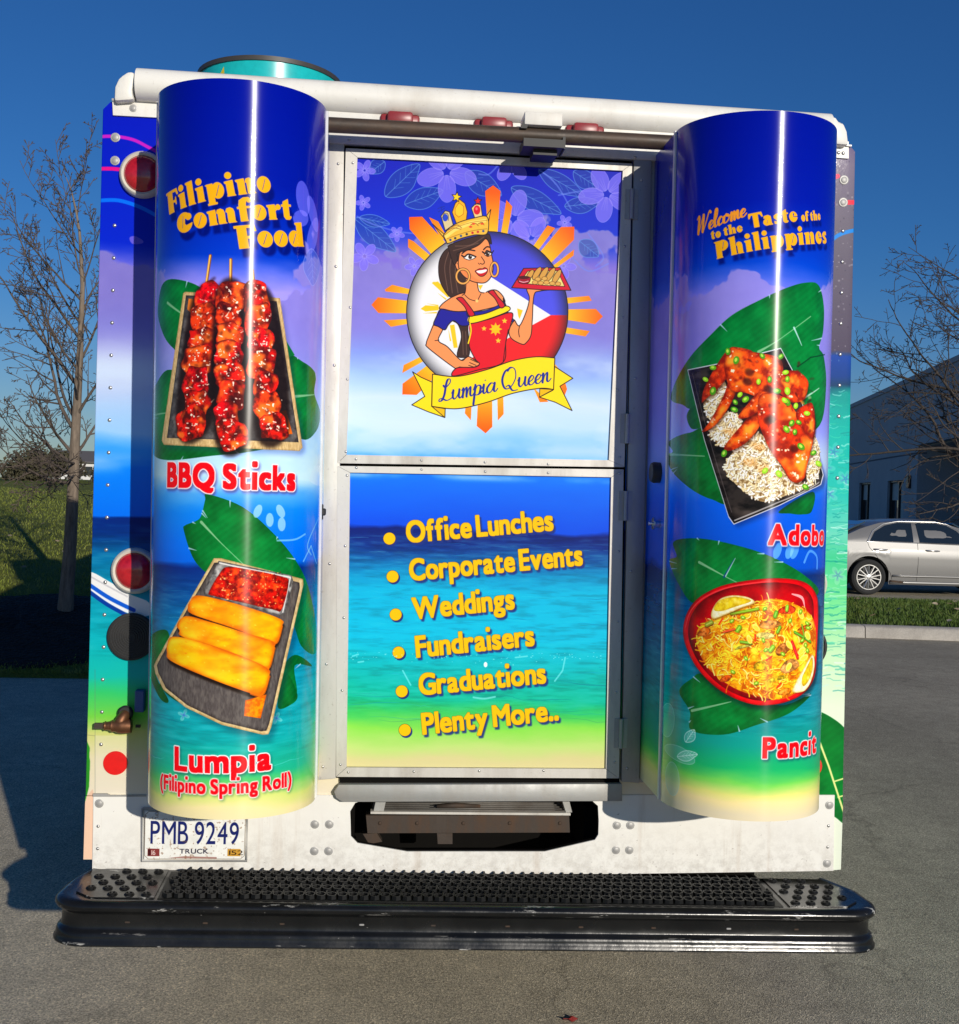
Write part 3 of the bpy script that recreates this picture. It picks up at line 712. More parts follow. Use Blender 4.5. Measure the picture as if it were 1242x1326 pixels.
# ------------------------------------------------------------------ right curved sheet
def art_right():
    cv = Canvas(0, PAN_W, PAN_ZB, PAN_ZT, 860, panel_map(*PANELS['R']))
    seascape(cv, [(150, BLUE0), (260, (4, 20, 138)), (340, (6, 60, 176)), (380, (120, 120, 215)), (520, (128, 126, 214)), (600, (130, 150, 225)), (630, (40, 110, 215)), (650, (8, 88, 205)),
                  (735, (6, 72, 178)), (748, (6, 38, 96)), (780, (8, 66, 118)), (850, (10, 100, 140)), (920, (14, 128, 140)), (965, (16, 140, 125)), (995, (24, 156, 96)), (1012, (110, 190, 84)), (1028, (205, 205, 120)), (1040, (222, 206, 150)), (1060, (205, 194, 165))], 960, 23, 372, [(590, 0.06, 0.5)])
    waves(cv, 960, 752, 960, 9, 220, [(40, 140, 170), (6, 50, 90), (90, 190, 200), (10, 110, 130)])
    z8, zr, zq = Zm(840, 130, 3.789), Zm(840, 400, 4.143), Zm(820, 660, 3.157)
    # leaves and the black plate
    banana_leaf(cv, [(869, 517), (876, 492), (894, 462), (920, 434), (948, 408), (985, 388), (1018, 373), (1043, 366), (1060, 369), (1067, 396), (1066, 430), (1061, 450), (1067, 462), (1070, 500), (1062, 550), (1030, 560), (960, 530), (920, 514), (896, 529), (884, 524)],
                zr([(590, 230), (700, 165), (870, 40)]), seed=31, cuts=8)
    cv.stroke(zr([(780, 100), (822, 196)]), [2.2, 0.8], (190, 215, 225), 0.8); cv.stroke(zr([(830, 480), (915, 425)]), [2.5, 1], (190, 215, 205), 0.8); cv.stroke(zr([(800, 310), (870, 260), (945, 245)]), 1.5, (3, 50, 22), 0.8)
    banana_leaf(cv, zr([(205, 570), (250, 518), (310, 600), (290, 632), (230, 642)]), seed=32)
    banana_leaf(cv, zr([(98, 790), (130, 765), (106, 722), (140, 690), (222, 664), (320, 665), (420, 1020), (340, 1022), (240, 975), (150, 900), (112, 845)]), zr([(110, 780), (300, 790)]), seed=33, cuts=3)
    banana_leaf(cv, zr([(700, 1085), (880, 980), (876, 1085), (822, 1103), (760, 1098)]), seed=34)
    plate = zr([(212, 330), (400, 292), (708, 214), (770, 330), (935, 890), (922, 940), (700, 1052), (458, 1152), (430, 1112), (300, 700)])
    cv.poly([(x+4, y+5) for x, y in plate], (10, 20, 60), 0.45, soft=5)
    c = np.mean(plate, 0)
    cv.poly([tuple(c+(np.array(p)-c)*1.012) for p in plate], (205, 205, 215))
    cv.shape(plate, (42, 36, 34), (14, 11, 10), 7, 0.7, 16, 35, sm=False, light=(66, 58, 54), sx=2)
    cv.stroke(zr([(462, 1135), (690, 1040), (915, 930)]), 1.6, (190, 186, 186), 0.75); cv.stroke(zr([(235, 345), (445, 1090)]), 1.0, (110, 100, 100), 0.5)
    r = np.random.default_rng(5)
    def rice(pts, n, seed):
        q = np.array(zr(pts)); cv.shape([tuple(p) for p in q], (206, 188, 150), (120, 92, 54), 5, 0.7, 5, seed)
        x0, y0 = q.min(0); x1, y1 = q.max(0); k = 0
        qq = catmull(q, True, 4)
        while k < n:
            p = np.array([r.uniform(x0-1, x1+1), r.uniform(y0-1, y1+1)])
            a, b = qq, np.roll(qq, -1, 0); hit = (a[:, 1] > p[1]) != (b[:, 1] > p[1])
            ins = (np.sum(a[hit, 0]+(p[1]-a[hit, 1])/(b[hit, 1]-a[hit, 1])*(b[hit, 0]-a[hit, 0]) > p[0]) % 2) == 1
            k += 1
            if not ins and r.random() < 0.985: continue
            an = r.uniform(0, math.pi); L = r.uniform(1.6, 3.4); d = np.array([math.cos(an), math.sin(an)])*L
            cv.stroke([p-d+[0.4, 0.7], p+d+[0.4, 0.7]], 2.0, (120, 96, 62), 0.55); cv.stroke([p-d, p+d], r.uniform(1.4, 2.0), [(246, 240, 222), (236, 226, 200), (252, 250, 240), (226, 206, 160)][r.integers(4)])
    rice([(310, 440), (360, 345), (420, 420), (380, 520), (335, 600), (295, 520)], 200, 41)
    rice([(325, 668), (400, 560), (500, 585), (470, 700), (402, 742), (350, 705)], 280, 42)
    rice([(408, 842), (480, 740), (600, 668), (700, 830), (790, 925), (890, 935), (770, 988), (625, 1036), (520, 985), (440, 910)], 900, 43)
    rice([(885, 680), (918, 770), (916, 880), (862, 940), (846, 860)], 220, 44)
    for (x, y) in ((590, 740), (620, 860), (540, 820), (440, 660)):
        (ox, oy), = zr([(x, y)]); cv.oval(ox, oy, 10, 5, (206, 120, 30), 0.3, 0.45, soft=5)
    O_, D_, L_ = (238, 84, 14), (120, 24, 6), (252, 150, 48)
    ch = dict(light=L_, spark=0.12, hi=(255, 220, 190))
    def chick(pts, seed, base=O_, cell=16): cv.poly([(x+1, y+3) for x, y in zr(pts)], (40, 10, 4), 0.6, soft=3, sm=True); cv.shape(zr(pts), base, D_, 8, 0.5, cell, seed, **ch)
    chick([(285, 500), (300, 420), (375, 285), (430, 215), (470, 205), (560, 232), (500, 300), (430, 360), (380, 420), (310, 480)], 51, (214, 60, 16))
    chick([(286, 660), (330, 600), (400, 470), (432, 380), (462, 372), (470, 440), (420, 545), (350, 630)], 52)
    chick([(405, 300), (440, 210), (520, 225), (690, 258), (722, 330), (690, 420), (600, 470), (520, 450), (440, 430)], 53, (230, 84, 14), 20)
    chick([(640, 330), (720, 330), (800, 335), (852, 380), (854, 430), (830, 490), (760, 500), (700, 450), (640, 420)], 54, (222, 70, 12))
    chick([(404, 746), (450, 680), (510, 610), (580, 520), (612, 560), (590, 640), (520, 720), (440, 760)], 55)
    chick([(480, 580), (540, 500), (600, 440), (680, 430), (620, 520), (540, 580)], 56, (232, 92, 18))
    chick([(590, 480), (640, 450), (740, 480), (800, 560), (860, 520), (885, 560), (895, 640), (872, 760), (848, 850), (838, 905), (800, 932), (755, 915), (720, 850), (660, 770), (620, 690), (590, 600)], 57, (224, 62, 14), 24)
    chick([(790, 560), (858, 505), (884, 520), (892, 600), (880, 690), (830, 650)], 58, (206, 56, 14))
    for _ in range(95):
        x, y = r.uniform(400, 880), r.uniform(235, 860)
        if abs((x-300)*0.75-(y-150)) > 240: continue
        (ox, oy), = zr([(x, y)])
        cv.oval(ox, oy, r.uniform(1, 4.5), r.uniform(0.8, 2.4), [(52, 12, 6), (120, 18, 8), (246, 150, 40), (255, 214, 180), (80, 16, 6)][r.integers(5)], r.uniform(0, 3), r.uniform(0.35, 0.75), n=12, soft=1)
    for (x, y) in ((530, 390), (540, 340), (640, 430), (720, 290), (660, 590), (640, 600), (780, 750)):
        (ox, oy), = zr([(x, y)]); cv.oval(ox, oy, 6, 5, (40, 10, 8), 0.5, 0.7, soft=2)
    for (x, y) in ((425, 228), (470, 275), (345, 315), (305, 378), (345, 440), (590, 390), (650, 378), (690, 440), (745, 440), (735, 340), (490, 460), (520, 485), (465, 500), (460, 540), (745, 500), (790, 520), (740, 645), (785, 660), (805, 608), (768, 612), (405, 775), (625, 868), (700, 885), (842, 955), (885, 772), (818, 738), (745, 376), (710, 255), (610, 252), (850, 560), (912, 830), (730, 490)):
        (ox, oy), = zr([(x, y)]); a = r.uniform(0, 3); k = r.uniform(0.8, 1.15)
        cv.oval(ox+0.6, oy+1.3, 5.0*k, 3.6*k, (60, 30, 8), a, 0.5, soft=1)
        cv.oval(ox, oy, 4.8*k, 3.4*k, [(96, 160, 20), (140, 196, 36), (70, 140, 24)][r.integers(3)], a); cv.oval(ox-0.4, oy-0.5, 2.4*k, 1.6*k, (196, 224, 96), a, 0.8)
    # noodles in the red bowl
    banana_leaf(cv, zq([(148, 205), (178, 190), (166, 130), (262, 117), (400, 140), (560, 190), (700, 268), (756, 345), (600, 400), (300, 380), (235, 376), (190, 312), (160, 250)]), zq([(270, 215), (380, 275), (450, 310)]), seed=61, cuts=6)
    cv.stroke(zq([(372, 275), (415, 200)]), [2.6, 0.8], (20, 60, 110), 0.9); cv.stroke(zq([(378, 272), (418, 198)]), [1.2, 0.5], (190, 220, 210), 0.8)
    banana_leaf(cv, zq([(188, 742), (240, 690), (285, 672), (400, 740), (600, 800), (728, 752), (640, 832), (500, 882), (370, 920), (238, 902), (232, 826)]), zq([(240, 822), (400, 785)]), seed=62, cuts=8)
    bowl = [(204, 490), (222, 418), (270, 358), (360, 312), (480, 288), (600, 280), (700, 296), (748, 345), (757, 420), (752, 560), (742, 680), (700, 748), (620, 788), (520, 800), (430, 778), (340, 728), (262, 648), (216, 560)]
    cv.poly([(x+2, y+6) for x, y in zq(bowl)], (5, 20, 30), 0.6, soft=5, sm=True)
    cv.shape(zq(bowl), (214, 8, 18), (120, 2, 8), 6, 0.2, 30, 63, light=(236, 30, 34))
    c = np.mean(zq(bowl), 0); inn = [tuple(c + (np.array(p)-c)*0.93) for p in zq(bowl)]
    cv.shape(inn, (176, 4, 16), (84, 0, 6), 16, 0.25, 40, 64)
    cv.stroke(zq([(650, 345), (690, 360), (702, 400)]), [1.5, 3.5, 1.0], (255, 190, 190), 0.8, sm=True)
    cv.stroke(zq([(214, 480), (235, 415), (290, 360), (400, 315), (560, 292)]), 1.4, (250, 90, 90), 0.6, sm=True)
    nood = [(258, 540), (270, 480), (330, 440), (450, 395), (560, 364), (660, 385), (738, 450), (745, 600), (700, 716), (610, 774), (490, 758), (390, 716), (300, 640)]
    cv.shape(zq(nood), (240, 168, 24), (176, 84, 8), 8, 0.7, 12, 65, light=(250, 212, 60))
    nq = catmull(zq(nood), True, 5); nc = nq.mean(0)
    cols = [(252, 220, 70), (250, 200, 40), (242, 168, 24), (254, 232, 130), (236, 126, 20), (244, 214, 50)]
    for k in range(520):
        i = r.integers(len(nq)); e = nc + (nq[i]-nc)*math.sqrt(r.random())*0.97; a = r.uniform(0, 6.3); L = r.uniform(5, 15); bend = r.uniform(-1.2, 1.2)
        pts = []; p = e.copy()
        for j in range(6):
            pts.append(p.copy()); p = p + np.array([math.cos(a), math.sin(a)])*L/5; a += bend/2
        pts = np.array(pts)
        if pts[:, 0].max() > 1054: continue
        cv.stroke(pts+[0.3, 0.8], 1.5, (140, 62, 8), 0.4); cv.stroke(pts, r.uniform(0.8, 1.5), cols[r.integers(6)], 0.9)
    for (x, y, w_, h_, ro, cl) in ((290, 500, 9, 7, 0.4, (214, 104, 24)), (560, 470, 14, 6, 0.1, (222, 142, 60)), (610, 570, 11, 9, 0.5, (190, 110, 40)), (640, 640, 13, 9, 0.4, (206, 140, 70)), (590, 690, 14, 5, 0.8, (240, 196, 40)), (520, 640, 9, 7, 0.2, (244, 190, 30)),
                                   (540, 515, 12, 5, 0.0, (248, 224, 120)), (700, 480, 10, 5, 1.0, (226, 96, 20)), (630, 410, 12, 6, 0.2, (236, 70, 30)), (450, 560, 12, 4, 1.0, (220, 210, 80)), (380, 690, 8, 5, 0.5, (226, 90, 20)), (620, 745, 10, 5, 0.3, (236, 128, 24))):
        (ox, oy), = zq([(x, y)]); pts = [(ox+w_*math.cos(t+ro)*r.uniform(.8, 1.1), oy+h_*math.sin(t)*r.uniform(.8, 1.1)) for t in np.linspace(0, 2*math.pi, 8, endpoint=False)]
        cv.shape(pts, cl, tuple(int(v*0.5) for v in cl), 3, 0.5, 6, int(x), light=tuple(min(255, v+40) for v in cl))
    for (a, b, w_, cl) in (((400, 425), (510, 405), 5, (110, 150, 20)), ((660, 500), (725, 540), 5, (70, 130, 20)), ((580, 435), (585, 420), 8, (90, 150, 30)), ((628, 410), (630, 395), 7, (120, 170, 40)), ((435, 480), (425, 495), 8, (110, 160, 30)), ((560, 575), (572, 560), 8, (120, 170, 40)),
                           ((480, 545), (440, 540), 5, (96, 146, 30)), ((650, 540), (672, 605), 6, (216, 20, 20)), ((628, 520), (650, 570), 3, (250, 200, 40)), ((370, 500), (415, 488), 3, (226, 60, 30)), ((320, 460), (300, 470), 8, (130, 140, 40)), ((600, 480), (590, 500), 6, (96, 150, 30)), ((690, 470), (700, 520), 4, (96, 130, 20))):
        p = zq([a, b]); cv.stroke([(x+0.5, y+1.2) for x, y in p], w_*0.7, (70, 40, 8), 0.6); cv.stroke(p, w_*0.62, cl); cv.stroke(p, w_*0.2, tuple(min(255, v+70) for v in cl), 0.7)
    for _ in range(34):
        x, y = r.uniform(330, 720), r.uniform(400, 720); (ox, oy), = zq([(x, y)]); a = r.uniform(0, 3)
        if x+y > 1330 or y-x*0.5 > 490: continue
        k = r.random()
        if k < 0.45: cv.oval(ox+0.4, oy+0.8, 3.6, 2.4, (60, 50, 8), a, 0.5); cv.oval(ox, oy, 3.4, 2.2, (112, 168, 34), a); cv.oval(ox, oy, 1.5, 0.9, (206, 226, 110), a)
        elif k < 0.75: cv.stroke([(ox, oy), (ox+8*math.cos(a), oy+8*math.sin(a))], 2.0, [(226, 48, 24), (240, 110, 20)][r.integers(2)], 0.9)
        else: cv.oval(ox, oy, 6, 3.4, (250, 226, 120), a, 0.85); cv.oval(ox, oy+0.6, 4.6, 2.2, (236, 196, 60), a, 0.8)
    for outer, flesh in (([(318, 430), (330, 395), (360, 362), (410, 350), (470, 358), (497, 380), (440, 402), (380, 428), (330, 446)], [(330, 408), (352, 372), (410, 356), (465, 364), (480, 376), (420, 396), (360, 415)]),
                         ([(650, 742), (668, 700), (700, 645), (734, 592), (742, 640), (728, 700), (704, 738), (672, 748)], [(690, 690), (712, 640), (732, 604), (734, 650), (718, 698), (696, 722)])):
        cv.poly([(x+1, y+2) for x, y in zq(outer)], (60, 20, 4), 0.5, sm=True, soft=2)
        cv.shape(zq(outer), (240, 236, 206), (176, 150, 70), 3, 0.2, 8, 71); cv.shape(zq(flesh), (222, 196, 40), (176, 140, 16), 4, 0.4, 8, 72, light=(240, 224, 110))
    # faint flowers
    for (x, y, ro) in ((140, 860, 1.6), (190, 1000, 0.5), (160, 1100, 1.5)):
        (ox, oy), = zq([(x, y)]); cv.oval(ox, oy, 22, 9, (150, 190, 190), ro, 0.35)
        t = np.linspace(0, 2*math.pi, 20); cv.stroke(np.stack([ox+22*np.cos(t)*math.cos(ro)-9*np.sin(t)*math.sin(ro), oy+22*np.cos(t)*math.sin(ro)+9*np.sin(t)*math.cos(ro)], 1), 0.8, (190, 220, 215), 0.5)
    for (a, b) in (((215, 950), (250, 900)), ((180, 1010), (262, 1000))): line_leaf(cv, *zq([a, b]), 7, (150, 200, 190), (205, 230, 225), 0.4, 0.7)
    for x in (590, 640, 660): (ox, oy), = zq([(x, 168)]); cv.oval(ox, oy, 5, 11, (130, 190, 250), 0.3, 0.6)
    cv.stroke(zq([(700, 215), (722, 170), (750, 190), (752, 240)]), 3, (120, 180, 245), 0.6, sm=True)
    red, wht = (226, 8, 22), (250, 240, 240)
    def unrolled(body, p0, cap_px, xs, bold, slope=0.0):
        f, w = font_polys(body, bold, 1.0, 0.085); a = cv.M(np.array([p0], float))[0]; L = w*cap_px/428.0*xs
        A = text_affine(a, a+[L, L*slope], w, cap_px/428.0); cv.glyphs(f, A, red, wht, 0.0035, (10, 30, 70), (0.004, -0.005), 3, 0.6)
    unrolled("Adobo", zr([(640, 1262)])[0], 22.5, 0.96, 0.060); unrolled("Pancit", zq([(528, 1013)])[0], 22.5, 0.96, 0.060, 0.0)
    yel, dk = (246, 158, 16), (2, 6, 84)
    def un(body, a, b, cap, sh=(0.006, -0.016)):
        f, w = fat_polys(body, 0.03); A, B = cv.M(np.array(z8([a, b]), float))
        cv.glyphs(f, text_affine(A, B, w, cap/428.0), yel, (250, 196, 96), 0.001, dk, sh, 2, 0.8)
    A, B = cv.M(np.array(z8([(238, 660), (478, 566)]), float)); script(cv, "Welcome", A, B, 20/428.0, 0.0056, (232, 140, 40), 0.25)
    un("to the", (308, 683), (466, 642), 10.5); un("Taste", (500, 628), (737, 592), 16.5); un("of the", (752, 594), (846, 586), 10.5); un("Philippines", (330, 780), (876, 702), 20)
    return cv
# ------------------------------------------------------------------ door: upper and lower leaf
def art_door():
    a = on_plane(np.array([440., 830.]), np.array([1015., 195.]), DOOR_Y)
    cv = Canvas(a[0][0]-0.03, a[1][0]+0.03, a[0][2]-0.03, a[1][2]+0.03, 1000, flat_map(DOOR_Y))
    seascape(cv, [(190, (14, 22, 168)), (300, (10, 50, 196)), (340, (128, 112, 206)), (430, (136, 134, 216)), (462, (136, 168, 234)), (490, (168, 204, 247)), (520, (206, 226, 248)), (548, (192, 222, 250)), (570, (140, 198, 249)), (590, (110, 180, 246)), (600, (20, 130, 240)),
                  (625, (10, 110, 230)), (684, (4, 78, 214)), (690, (4, 28, 106)), (706, (6, 48, 128)), (726, (8, 96, 162)), (746, (4, 146, 194)), (766, (0, 176, 214)), (830, (0, 184, 216)), (870, (6, 180, 180)), (905, (16, 182, 150)), (925, (70, 196, 96)), (945, (140, 216, 84)), (968, (190, 218, 128)), (985, (214, 206, 150)), (1010, (216, 204, 156))],
             630, 41, 326, [(510, 0.07, 0.8), (556, 0.06, 0.8), (470, 0.04, 0.6), (580, 0.03, 0.5), (619, 0.010, 0.5)])
    waves(cv, 630, 692, 935, 15, 330, [(60, 200, 220), (8, 50, 120), (140, 230, 235), (20, 140, 190)])
    waves(cv, 630, 690, 735, 16, 80, [(2, 16, 70), (30, 90, 150)])
    z5, z6, z7 = Zm(440, 190, 3.105), Zm(480, 230, 4.017), Zm(430, 580, 2.947)
    # blossom and leaves along the top
    vio, vl = (128, 116, 232), (168, 160, 240)
    lf, ll = (34, 70, 150), (96, 140, 210)
    for a, b, w in (((185, 200), (320, 70), 16), ((262, 232), (415, 175), 14), ((505, 105), (650, 195), 15), ((690, 165), (890, 268), 14), ((800, 95), (985, 200), 12), ((905, 240), (1045, 225), 11), ((940, 100), (1040, 165), 12), ((60, 290), (225, 420), 14), ((965, 380), (1040, 440), 12), ((180, 60), (120, 105), 10), ((80, 285), (200, 310), 8)):
        line_leaf(cv, *z5([a, b]), w, lf, ll, 0.55, 0.75)
    for q in ([(880, 195), (960, 180), (1030, 178)], [(800, 90), (870, 150), (930, 250)], [(640, 70), (600, 110), (560, 110)], [(70, 280), (130, 310), (230, 340), (320, 350)], [(1000, 350), (1060, 440), (1030, 480)], [(930, 440), (1000, 500), (1080, 470)]):
        cv.stroke(z5(q), 2.0, (110, 130, 225), 0.6, sm=True)
    for (x, y, rr, ro) in ((430, 100, 62, 0.3), (690, 60, 44, 0.9), (1075, 190, 58, 0.5), (100, 95, 22, 0.1), (95, 225, 16, 0.6), (700, 290, 60, 1.2), (770, 370, 48, 0.2), (905, 305, 16, 0.5), (100, 440, 30, 0.4), (900, 480, 26, 0.1), (300, 480, 20, 0.5), (230, 350, 16, 0.3)):
        (ox, oy), = z5([(x, y)]); blossom(cv, ox, oy, rr*0.62, vio, 0.8, ro, 5, vl)
    # the emblem, drawn in its own coordinates
    E = z6
    cx, cy = 607., 700.; (px_c,) = E([(cx, cy)])
    Lc = cv.px(np.array([px_c]))[0]; R_ = abs(cv.px(np.array(E([(cx+100, cy)])))[0][0]-Lc[0])/100.0
    def raycol(xx, yy, m_):
        d = np.hypot(xx-Lc[0], yy-Lc[1])/R_; t = np.clip((d-400)/220, 0, 1)[..., None]
        return C3((255, 196, 44))*(1-t) + C3((252, 92, 10))*t
    def sunray(xx, yy, m_): return raycol(xx, yy, m_)
    for q in ([(596, 70), (637, 40), (676, 70), (660, 290), (610, 290)], [(706, 115), (737, 150), (712, 292), (678, 290)],
              [(200, 205), (268, 203), (388, 335), (318, 400), (203, 268)], [(195, 318), (222, 330), (310, 405), (282, 432), (195, 362)], [(303, 205), (352, 228), (392, 300), (372, 330)],
              [(4, 662), (38, 622), (192, 640), (192, 706), (40, 704)], [(74, 582), (112, 557), (205, 580), (200, 606), (78, 592)], [(68, 742), (195, 735), (200, 760), (105, 776)],
              [(1020, 685), (1172, 683), (1208, 722), (1168, 762), (1020, 740)], [(1020, 625), (1136, 615), (1150, 640), (1018, 656)], [(1012, 778), (1140, 798), (1118, 826), (1005, 808)],
              [(870, 400), (990, 257), (1060, 255), (1058, 322), (930, 452)], [(840, 365), (920, 248), (960, 262), (870, 380)], [(935, 468), (1058, 374), (1056, 405), (950, 482)],
              [(166, 1072), (310, 965), (345, 1030), (240, 1130), (165, 1128)], [(165, 1016), (172, 975), (262, 930), (275, 955)],
              [(845, 1090), (925, 1166), (880, 1168)], [(955, 965), (1000, 1020), (1022, 1100), (1010, 1132), (960, 1090)],
              [(560, 1110), (632, 1110), (633, 1296), (598, 1330), (552, 1292)], [(498, 1150), (528, 1150), (521, 1262), (490, 1226)], [(658, 1110), (690, 1110), (692, 1230), (662, 1263)]):
        cv.poly(E(q), raycol, sm=False)
    ang = np.linspace(0, 2*math.pi, 80, endpoint=False)
    ring = E([(cx+420*math.cos(t), cy+420*math.sin(t)) for t in ang])
    r_ = cv.pmask(cv.px(ring)); full = np.zeros((cv.H, cv.W)); x0, y0, x1, y1 = r_[1]; full[y0:y1, x0:x1] = r_[0]
    cv.clip = full
    cv.poly(ring, (236, 236, 238), n=1)
    cv.poly(E([(430, 392), (937, 715), (1100, 715), (1100, 200), (430, 200)]), lambda xx, yy, m_: C3((70, 72, 205)) + (np.clip((yy-Lc[1])/R_/420+1, 0, 1)*0.10)[..., None]*np.array([0.4, 0.5, 0.6]))
    cv.poly(E([(937, 715), (1100, 715), (1100, 1130), (400, 1130), (440, 985)]), (230, 34, 40))
    gold = (236, 196, 40)
    for q in ([(318, 548), (330, 540), (410, 616), (402, 624)], [(322, 545), (350, 540), (412, 602), (400, 620)], [(362, 540), (382, 548), (412, 590)], [(348, 600), (395, 630), (390, 636)],
              [(260, 682), (285, 664), (354, 668), (354, 690), (285, 696)], [(290, 655), (354, 662), (350, 668)], [(270, 706), (345, 698), (345, 706)],
              [(412, 768), (436, 764), (453, 884), (432, 886)], [(404, 786), (412, 850), (420, 850)], [(560, 560), (585, 558), (570, 586)], [(762, 680), (792, 690), (775, 735), (768, 720)]):
        cv.poly(E(q), gold)
    def rim(xx, yy, m_): return C3((20, 20, 28))
    d = np.hypot(np.arange(cv.W)[None, :]-Lc[0], np.arange(cv.H)[:, None]-Lc[1])/R_
    k = (np.clip((d-335)/88, 0, 1)**1.8*0.72*full)[..., None]; cv.a = cv.a*(1-k) + C3((24, 24, 32))*k
    cv.clip = None
    cv.stroke(ring, 1.1, (20, 18, 26), closed=True)
    INK = (30, 16, 18); SK = (238, 148, 92); HAIR = (58, 38, 34)
    def fill(q, col, w=1.15, sm=True, n=6, ink=INK):
        cv.poly(E(q), col, sm=sm, n=n)
        if w: cv.stroke(E(q), w, ink, closed=True, sm=sm)
    def line(q, w=1.1, col=INK, sm=True): cv.stroke(E(q), w, col, sm=sm)
    # woman in an apron: hair behind, body, apron, face, crown
    fill([(462, 345), (395, 372), (360, 425), (354, 490), (366, 550), (398, 605), (425, 622), (480, 606), (505, 560), (500, 470)], HAIR)
    for q in ([(405, 390), (385, 470), (402, 590)], [(430, 380), (412, 470), (425, 600)], [(450, 400), (440, 500), (455, 600)]): line(q, 1.0, (104, 76, 66))
    fill([(330, 758), (302, 825), (290, 862), (302, 888), (440, 992), (462, 985), (500, 990), (540, 985), (568, 968), (540, 948), (505, 930), (470, 950), (400, 880), (352, 846), (376, 782)], SK)
    for q in ([(520, 945), (556, 962)], [(515, 962), (548, 976)], [(510, 976), (540, 986)], [(335, 848), (356, 845)], [(470, 950), (500, 936)]): line(q, 0.9)
    fill([(748, 740), (720, 792), (732, 836), (786, 866), (808, 860), (834, 820), (841, 740), (850, 612), (882, 590), (960, 580), (890, 570), (815, 576), (826, 625), (812, 690), (775, 770)], SK)
    line([(775, 770), (770, 800), (774, 828)], 1.0)
    fill([(428, 745), (456, 766), (472, 830), (450, 922), (482, 936), (511, 925), (514, 870), (506, 790), (505, 735)], HAIR); line([(478, 800), (482, 920)], 0.9, (104, 76, 66)); line([(494, 800), (500, 920)], 0.9, (104, 76, 66))
    fill([(418, 624), (372, 658), (362, 686), (445, 696), (520, 700), (680, 662), (694, 628), (655, 586), (605, 594), (556, 640), (490, 600)], SK)
    fill([(497, 530), (492, 596), (478, 618), (520, 640), (556, 650), (588, 630), (604, 600), (566, 590), (553, 540)], SK, 0)
    line([(497, 535), (492, 596), (476, 612)]); line([(553, 540), (564, 590), (590, 600)]); line([(490, 610), (515, 632), (548, 642)], 0.9); line([(558, 636), (574, 604)], 0.9); cv.oval(*E([(553, 641)])[0], 1.9, 2.0, (250, 200, 120))
    BL = (30, 28, 140)
    fill([(364, 682), (336, 736), (328, 764), (352, 775), (386, 792), (405, 765), (432, 744), (470, 770), (515, 762), (520, 700), (440, 696)], BL)
    fill([(690, 628), (706, 670), (720, 712), (746, 742), (732, 750), (716, 722), (694, 668)], BL); fill([(500, 700), (600, 690), (680, 658), (696, 672), (600, 706), (512, 722)], BL, 0.8)
    RD = (214, 22, 42)
    fill([(520, 760), (620, 735), (732, 702), (730, 760), (704, 850), (690, 960), (560, 1000), (428, 1032), (448, 990), (540, 986), (566, 968), (545, 945), (514, 880), (516, 820)], RD)
    line([(716, 790), (700, 880), (690, 955)], 0.9)
    fill([(514, 722), (600, 706), (702, 668), (720, 692), (610, 736), (518, 758)], (248, 218, 30)); line([(517, 758), (522, 800), (508, 862)], 1.6, (248, 218, 30))
    fill([(446, 628), (474, 622), (500, 650), (530, 690), (540, 715), (512, 718), (488, 670)], (196, 24, 48)); fill([(612, 596), (636, 585), (664, 620), (692, 652), (696, 670), (674, 676), (646, 628)], (196, 24, 48))
    sx, sy = 650, 788
    for k in range(8):
        a = k*math.pi/4; cv.poly(E([(sx+36*math.cos(a), sy+36*math.sin(a)), (sx+20*math.cos(a+0.36), sy+20*math.sin(a+0.36)), (sx+20*math.cos(a-0.36), sy+20*math.sin(a-0.36))]), (250, 184, 30))
    cv.oval(*E([(sx, sy)])[0], 5.2, 5.2, (252, 190, 30))
    def star(x, y, r0, col, ink=None, ro=-math.pi/2):
        q = [(x+(r0 if i % 2 == 0 else r0*0.45)*math.cos(ro+i*math.pi/5), y+(r0 if i % 2 == 0 else r0*0.45)*math.sin(ro+i*math.pi/5)) for i in range(10)]
        cv.poly(E(q), col, n=1)
        if ink: cv.stroke(E(q), 0.8, ink, closed=True)
    star(590, 785, 15, (252, 196, 60)); star(697, 745, 16, (252, 196, 60)); star(664, 848, 16, (252, 196, 60))
    # head
    fill([(455, 430), (440, 446), (446, 472), (462, 486), (474, 470)], SK); line([(450, 448), (462, 452), (458, 468)], 0.7)
    fill([(462, 395), (456, 440), (462, 480), (484, 512), (520, 536), (556, 546), (592, 547), (618, 528), (634, 494), (638, 452), (630, 405), (612, 330), (580, 320), (500, 350)], SK)
    cv.poly(E([(470, 480), (500, 520), (560, 542), (590, 545), (540, 520), (500, 480)]), (214, 118, 66), 0.5, sm=True, soft=2)
    # hair across the brow
    fill([(402, 356), (450, 334), (520, 312), (600, 294), (620, 300), (628, 345), (606, 322), (598, 316), (560, 352), (500, 378), (452, 392), (452, 425), (436, 452), (420, 420)], HAIR)
    line([(440, 356), (520, 350), (590, 308)], 1.0, (104, 76, 66)); line([(430, 380), (480, 366), (560, 340)], 0.9, (104, 76, 66))
    for q in ([(476, 394), (505, 376), (542, 380)], [(588, 374), (604, 360), (620, 362)]): line(q, 1.7)
